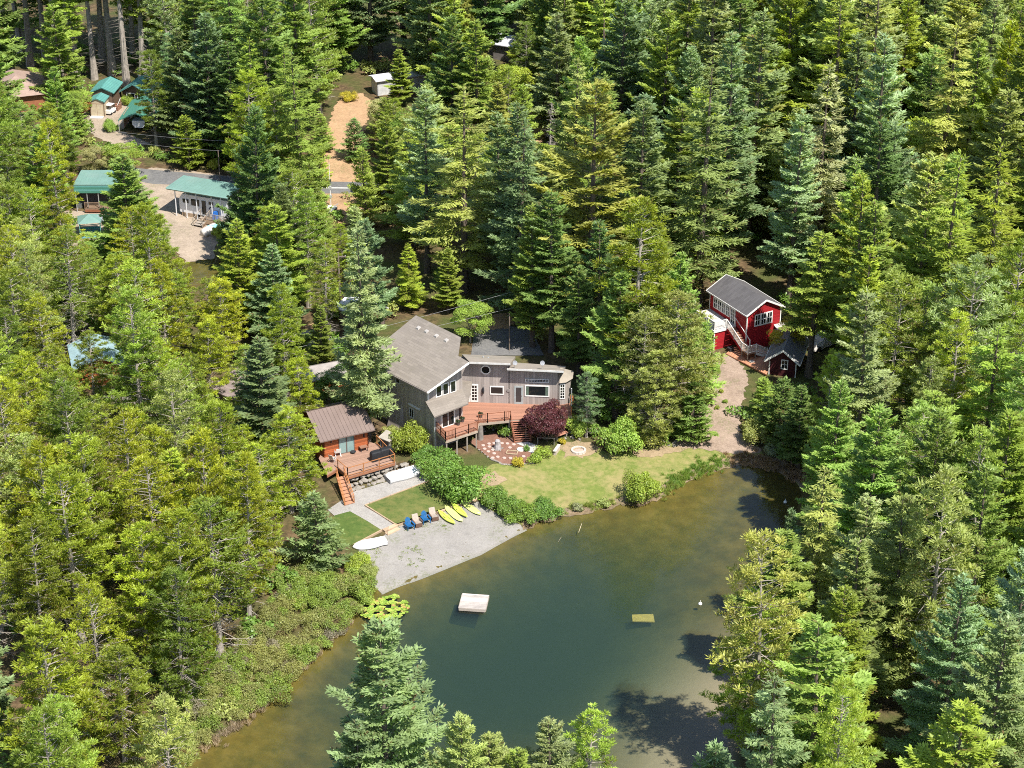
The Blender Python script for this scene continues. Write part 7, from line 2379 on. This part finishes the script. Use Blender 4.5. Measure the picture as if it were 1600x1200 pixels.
FR = random.Random(77)
placed = [(x, y, r) for (_, k, c, h, x, y, r) in PLANTED if k not in ('shrub', 'bush', 'dome')]
cand = []
step = 3.6
yy = 98.0
while yy < 352:
    xx = -110.0
    while xx < 110:
        cand.append((xx + FR.uniform(-1.5, 1.5), yy + FR.uniform(-1.5, 1.5)))
        xx += step
    yy += step
cx = np.array([c[0] for c in cand]); cyy = np.array([c[1] for c in cand])
cd = np.minimum(sdist(cx, cyy, LAKE), sdist(cx, cyy, INLET))
order = list(range(len(cand)))
FR.shuffle(order)
FILL = []
for i in order:
    x, y = cand[i]
    if cd[i] < 1.2:
        continue
    z0 = 0.85 if cd[i] > 10 else cd[i] * 0.085
    bx, by = proj((x, y, z0))
    if bx < -110 or bx > 1710 or by > 1420 or by < -25:
        continue
    if any((x - a) ** 2 + (y - b) ** 2 < r * r for a, b, r in KEEP_OUT):
        continue
    if any(in_poly(bx, by, c) for c in CLEAR + CLEAR_SOFT):
        continue
    kind, col, h = zone(bx, by, FR)
    dens = 3.3 if kind in ('pine', 'sparsepine', 'tallfir') else (5.7 if bx > 800 and by > 150 else 5.0)
    if any((x - a) ** 2 + (y - b) ** 2 < dens ** 2 for a, b, r in placed):
        continue
    ok = None
    for f in (1.0, 0.75, 0.55, 0.4, 0.28):
        k2 = kind
        if h * f < 11 and kind in ('fir', 'nearfir', 'bigfir', 'hemlock', 'tallfir'):
            k2 = 'youngfir'
        if h * f < 5:
            break
        w = FR.uniform(1.0, 1.3) if kind in ('pine', 'sparsepine') else FR.uniform(1.1, 1.5)
        v = FR.randrange(len(PROTO[k2]))
        if not shades(PROTO[k2][v], x, y, h * f, w) and not blocked(silhouette(PROTO[k2][v], x, y, h * f, w)):
            ok = (k2, h * f, w, v)
            break
    if ok is None:
        continue
    FILL.append((x, y, ok[0], ok[1], ok[2], ok[3], col))
    placed.append((x, y, ok[2]))

# leave out trees that stand wholly hidden or wholly outside the picture: coarse depth-sorted coverage, near to far
def coverage(items):
    cov = np.zeros((300, 400), bool)
    gy, gx = np.mgrid[0:300, 0:400]
    seen = {}
    for idx, (x, y, kind, h, w, v) in sorted(items, key=lambda q: q[1][1]):
        p = PROTO[kind][v]
        z0 = gz(x, y)
        a, b = proj((x, y, z0 + h)), proj((x, y, z0 + h * p['cb']))
        ws = (h / p['H']) ** 0.75 * w
        r = (proj((x + p['R'] * ws, y, z0 + h * .3))[0] - proj((x, y, z0 + h * .3))[0])
        t = (gy * 4 + 2 - a[1]) / max(b[1] - a[1], 1)
        half = r * (np.clip(t, 0, 1) ** 0.9 if p['shape'] == 'cone' else np.sqrt(np.clip(1 - (2 * t - 1) ** 2, 0, 1)))
        m = (t >= 0) & (t <= 1) & (np.abs(gx * 4 + 2 - (a[0] + b[0]) / 2) < half)
        seen[idx] = int((m & ~cov).sum())
        core = (t >= 0) & (t <= 1) & (np.abs(gx * 4 + 2 - (a[0] + b[0]) / 2) < half * 0.72)
        cov |= core
    return seen
items = [(('h', i), (x, y, k, h, 1.0, 0)) for i, (t, k, c, h, x, y, r) in enumerate(PLANTED) if k in PROTO and k not in ('shrub', 'bush', 'dome')]
items += [(('f', i), (f[0], f[1], f[2], f[3], f[4], f[5])) for i, f in enumerate(FILL)]
SEEN = coverage(items)
COLW = {'blue': 'blue-green', 'dark': 'dark green', 'green': 'green', 'lime': 'lime-green', 'pine': 'yellow-green', 'pinedark': 'dull green', 'olive': 'olive', 'silver': 'silvery green', 'leaf': 'bright green', 'leafdark': 'deep green', 'grey': 'grey-green', 'gold': 'golden'}
KW = {'nearfir': 'fir', 'fir': 'fir', 'bigfir': 'broad fir', 'tallfir': 'bare-trunked fir', 'youngfir': 'young fir', 'hemlock': 'hemlock', 'pine': 'pine', 'sparsepine': 'sparse pine', 'broad': 'leafy tree'}
MARKS = [('grey house', 760, 600), ('red house', 1160, 500), ('brown-roofed cabin', 545, 680), ('camper', 310, 310), ('tan shed', 160, 170), ('orange dirt track', 530, 250), ('left bank thicket', 430, 1030), ('bare-trunked shore pine', 1170, 1050),
         ('bright lime fir', 1540, 750), ('bright top maple', 1140, 110), ('bare dead tree', 858, 200), ('gazebo', 140, 350), ('grey roof near the top', 775, 75), ('photo\'s bottom left corner', 0, 1200), ('photo\'s bottom right corner', 1600, 1200),
         ('photo\'s top right corner', 1600, 0), ('photo\'s top left corner', 0, 0), ('half-hidden brown roof among the pines', 355, 605), ('half-hidden blue roof among the pines', 130, 590), ('yellow-green pine between the houses', 985, 450), ('photo\'s right edge at middle height', 1600, 480), ('photo\'s left edge at middle height', 0, 560),
         ('grey-roofed shed', 1235, 560), ('photo\'s left edge low down', 0, 880), ('photo\'s right edge low down', 1600, 980), ('upper right pale hemlock', 1280, 200), ('tall pale hemlock near the top', 1460, 150)]
ORD = ['nearest', 'second nearest', 'third nearest', 'fourth nearest', 'fifth nearest', 'sixth nearest', 'seventh nearest', 'eighth nearest', 'ninth nearest', 'tenth nearest']
buck = {}
for i, f in enumerate(FILL):
    if SEEN[('f', i)] < 3:
        continue
    x, y, kind, h, w, v, col = f
    z0 = gz(x, y)
    q = proj((x, y, z0 + h * 0.75))
    lx, ly = min(max(q[0], 0), 1600), min(max(q[1], 0), 1200)
    ds = sorted((math.hypot(lx - m[1], ly - m[2]), m[0]) for m in MARKS)
    buck.setdefault((COLW[col], KW[kind], ds[0][1]), []).append((ds[0][0], i))
NTREES = 0
for (cw, kw, mk), lst in buck.items():
    lst.sort()
    for r, (d, i) in enumerate(lst):
        x, y, kind, h, w, v, col = FILL[i]
        sz = 'tall ' if h > 24 else ('short ' if h < 12 and kind != 'youngfir' else '')
        lab = (cw + ' ' + kw + ' nearest the ' + mk) if len(lst) == 1 else (ORD[min(r, 9)] + ' ' + cw + ' ' + kw + ' to the ' + mk)
        plant(kind, x, y, h, col, lab, 'tree', {'pine': 'pines of the left wood', 'sparsepine': 'pines of the left wood', 'broad': 'leafy trees of the wood', 'hemlock': 'hemlocks of the wood'}.get(kind, 'firs of the wood'), w, FR, None, v)
        NTREES += 1
print('forest trees', NTREES, 'candidates', len(FILL))

# ------------------------------------------------------------------ thickets nobody could count
def thicket(name, label, spots, rng, per, L, W, cols):
    lv = Leaves()
    for (x, y, h, r) in spots:
        z0 = gz(x, y)
        k = per
        nb = 5
        for b in range(nb):
            c = np.array([x + rng.normal(0, r * .45), y + rng.normal(0, r * .45), z0 + h * rng.uniform(.25, .7)])
            d = unit(rng.normal(0, 1, (k, 3)))
            d[:, 2] = np.where(d[:, 2] < -0.3, -d[:, 2], d[:, 2])
            p = c + d * np.array([r * .5, r * .5, h * .38]) * rng.uniform(.6, 1.05, (k, 1))
            p[:, 2] = np.maximum(p[:, 2], max(z0, 0) + 0.02)
            nn = unit(d * .7 + rng.normal(0, .5, (k, 3)) + np.array([0, 0, .6]))
            dd = np.cross(nn, rng.normal(0, 1, (k, 3))) + np.array([0, 0, .15])
            lv.add(p, dd, nn, L * rng.uniform(.6, 1.3, k), W * rng.uniform(.7, 1.2, k), np.clip(rng.uniform(.25, .75) + rng.normal(0, .2, k), 0, 1))
    me = lv.mesh(name, M_LEAF)
    o = bpy.data.objects.new(name, me)
    o.color = (*cols, 1)
    link(o)
    tag(o, label, None, None, 'stuff')
    return o
BANK = [(575, 905), (585, 925), (560, 946), (545, 980), (500, 1014), (455, 1062), (425, 1092), (380, 1125), (320, 1165), (262, 1197), (235, 1175), (300, 1100), (350, 1030), (420, 960), (430, 900), (500, 880)]
br = np.random.default_rng(5)
sp = [[], [], []]
tries = 0
while sum(map(len, sp)) < 210 and tries < 5000:
    tries += 1
    px, py = br.uniform(235, 590), br.uniform(875, 1198)
    if in_poly(px, py, BANK):
        p = G(px, py)
        n_ = int((math.sin(p.x * .5) + math.cos(p.y * .43) + br.normal(0, .7)) > 0.2) + (1 if br.uniform() < .18 else 0)
        sp[min(n_, 2)].append((p.x, p.y, br.uniform(.7, 1.7), br.uniform(.7, 1.3)))
thicket('bank_thicket', 'bright green leafy thicket along the left bank of the pond', sp[0], br, 230, .14, .085, (0.20, 0.275, 0.055))
thicket('bank_thicket', 'olive-green scrub mixed into the left bank', sp[1], br, 220, .15, .06, (0.25, 0.265, 0.09))
thicket('bank_thicket', 'greyish dry scrub at the foot of the left bank', sp[2], br, 150, .2, .05, (0.23, 0.21, 0.15))
us = [[], []]
for i in range(5000):
    if len(us[0]) + len(us[1]) > 700:
        break
    x, y = br.uniform(-85, 85), br.uniform(115, 330)
    if gz(x, y) < 0.15:
        continue
    q = proj((x, y, 1.0))
    if q[0] < -20 or q[0] > 1620 or any(in_poly(q[0], q[1], c) for c in CLEAR + CLEAR_SOFT):
        continue
    if blocked([proj((x, y, 2.2))]) or any((x - a) ** 2 + (y - b) ** 2 < r * r for a, b, r in KEEP_OUT):
        continue
    us[int(br.uniform() < .4)].append((x, y, br.uniform(.8, 2.2), br.uniform(.9, 1.8)))
thicket('undergrowth', 'green undergrowth between the forest trunks', us[0], br, 55, .34, .24, LEAFCOL['leafdark'])
thicket('undergrowth', 'dull olive undergrowth between the forest trunks', us[1], br, 55, .34, .22, LEAFCOL['olive'])

# rank grass and sedge along the lawn's water edge, and dry brush at the head of the pond
def tussocks(name, label, line, rng, n, hgt, col, spread):
    lv = Leaves()
    P = [Zp(x, y, 0.0) for x, y in line]
    for i in range(n):
        u = rng.uniform(0, len(P) - 1.001)
        k = int(u)
        q = P[k].lerp(P[k + 1], u - k)
        x, y = q.x + rng.normal(0, spread), q.y + rng.normal(0, spread)
        z = gz(x, y)
        if z < -0.12:
            continue
        m = 34
        c = np.array([x, y, max(z, 0) + 0.01])
        d = rng.normal(0, .45, (m, 3)); d[:, 2] = 1.0
        h = hgt * rng.uniform(.5, 1.2)
        lv.add(c + rng.normal(0, .11, (m, 3)) * np.array([1, 1, 0]), d, up_normals(m, rng, .8), h * rng.uniform(.6, 1.1, m), .045, np.clip(rng.uniform(.3, .7) + rng.normal(0, .15, m), .1, 1))
    o = bpy.data.objects.new(name, lv.mesh(name, M_LEAF))
    o.color = (*col, 1)
    link(o)
    tag(o, label, None, None, 'stuff')
er = np.random.default_rng(8)
tussocks('shore_grass', 'rank green grass along the lawn\'s water edge', [(862, 806), (890, 799), (930, 794), (960, 786), (1032, 776), (1045, 763), (1062, 753), (1090, 742), (1110, 732)], er, 150, .45, (0.22, 0.27, 0.06), .45)
tussocks('shore_grass', 'bright sedge on the bank right of the pale bush', [(1040, 758), (1065, 746), (1095, 735), (1130, 722)], er, 130, .5, (0.16, 0.26, 0.05), .6)
tussocks('dry_brush', 'dry brown brush at the head of the pond', [(1150, 718), (1195, 722), (1225, 734), (1252, 752)], er, 200, .5, (0.30, 0.21, 0.14), .7)
tussocks('dry_brush', 'bleached twiggy brush at the foot of the left bank', [(300, 1172), (345, 1155), (390, 1118), (430, 1088), (470, 1052), (505, 1010), (545, 978), (556, 950)], er, 170, .6, (0.34, 0.27, 0.20), .4)
# stones and weeds strewn over the beach
pm = MB()
prs = random.Random(3)
for i in range(420):
    px, py = prs.uniform(560, 815), prs.uniform(785, 930)
    if not in_poly(px, py, BEACH_PX):
        continue
    q = G(px, py, 0.035)
    if prs.random() > (0.9 if q.z < 0.16 else 0.35):
        continue
    r = prs.uniform(.03, .1)
    pm.add([(q.x + r, q.y, q.z), (q.x, q.y + r * .8, q.z), (q.x - r * 1.1, q.y, q.z), (q.x, q.y - r, q.z), (q.x + r * .1, q.y, q.z + r * .7)], [(0, 1, 4), (1, 2, 4), (2, 3, 4), (3, 0, 4)])
po = pm.build('beach_stones', plain('beach_stone', (0.26, 0.235, 0.21), 0.9, 0.3, 1.5))
tag(po, 'small stones strewn over the gravel beach', None, None, 'stuff')
lv = Leaves()
for i in range(260):
    px, py = er.uniform(570, 700), er.uniform(815, 905)
    if not in_poly(px, py, BEACH_PX) or math.sin(px * .09) + math.cos(py * .13) < .35:
        continue
    q = G(px, py, 0.03)
    m = 14
    d = er.normal(0, .8, (m, 3)); d[:, 2] = .6
    lv.add(np.array(q) + er.normal(0, .1, (m, 3)) * np.array([1, 1, 0]), d, up_normals(m, er, .6), .12, .06, er.uniform(.3, .8, m))
o = bpy.data.objects.new('beach_weeds', lv.mesh('beach_weeds', M_LEAF))
o.color = (0.20, 0.25, 0.08, 1)
link(o)
tag(o, 'thin green weeds growing through the beach gravel', None, None, 'stuff')
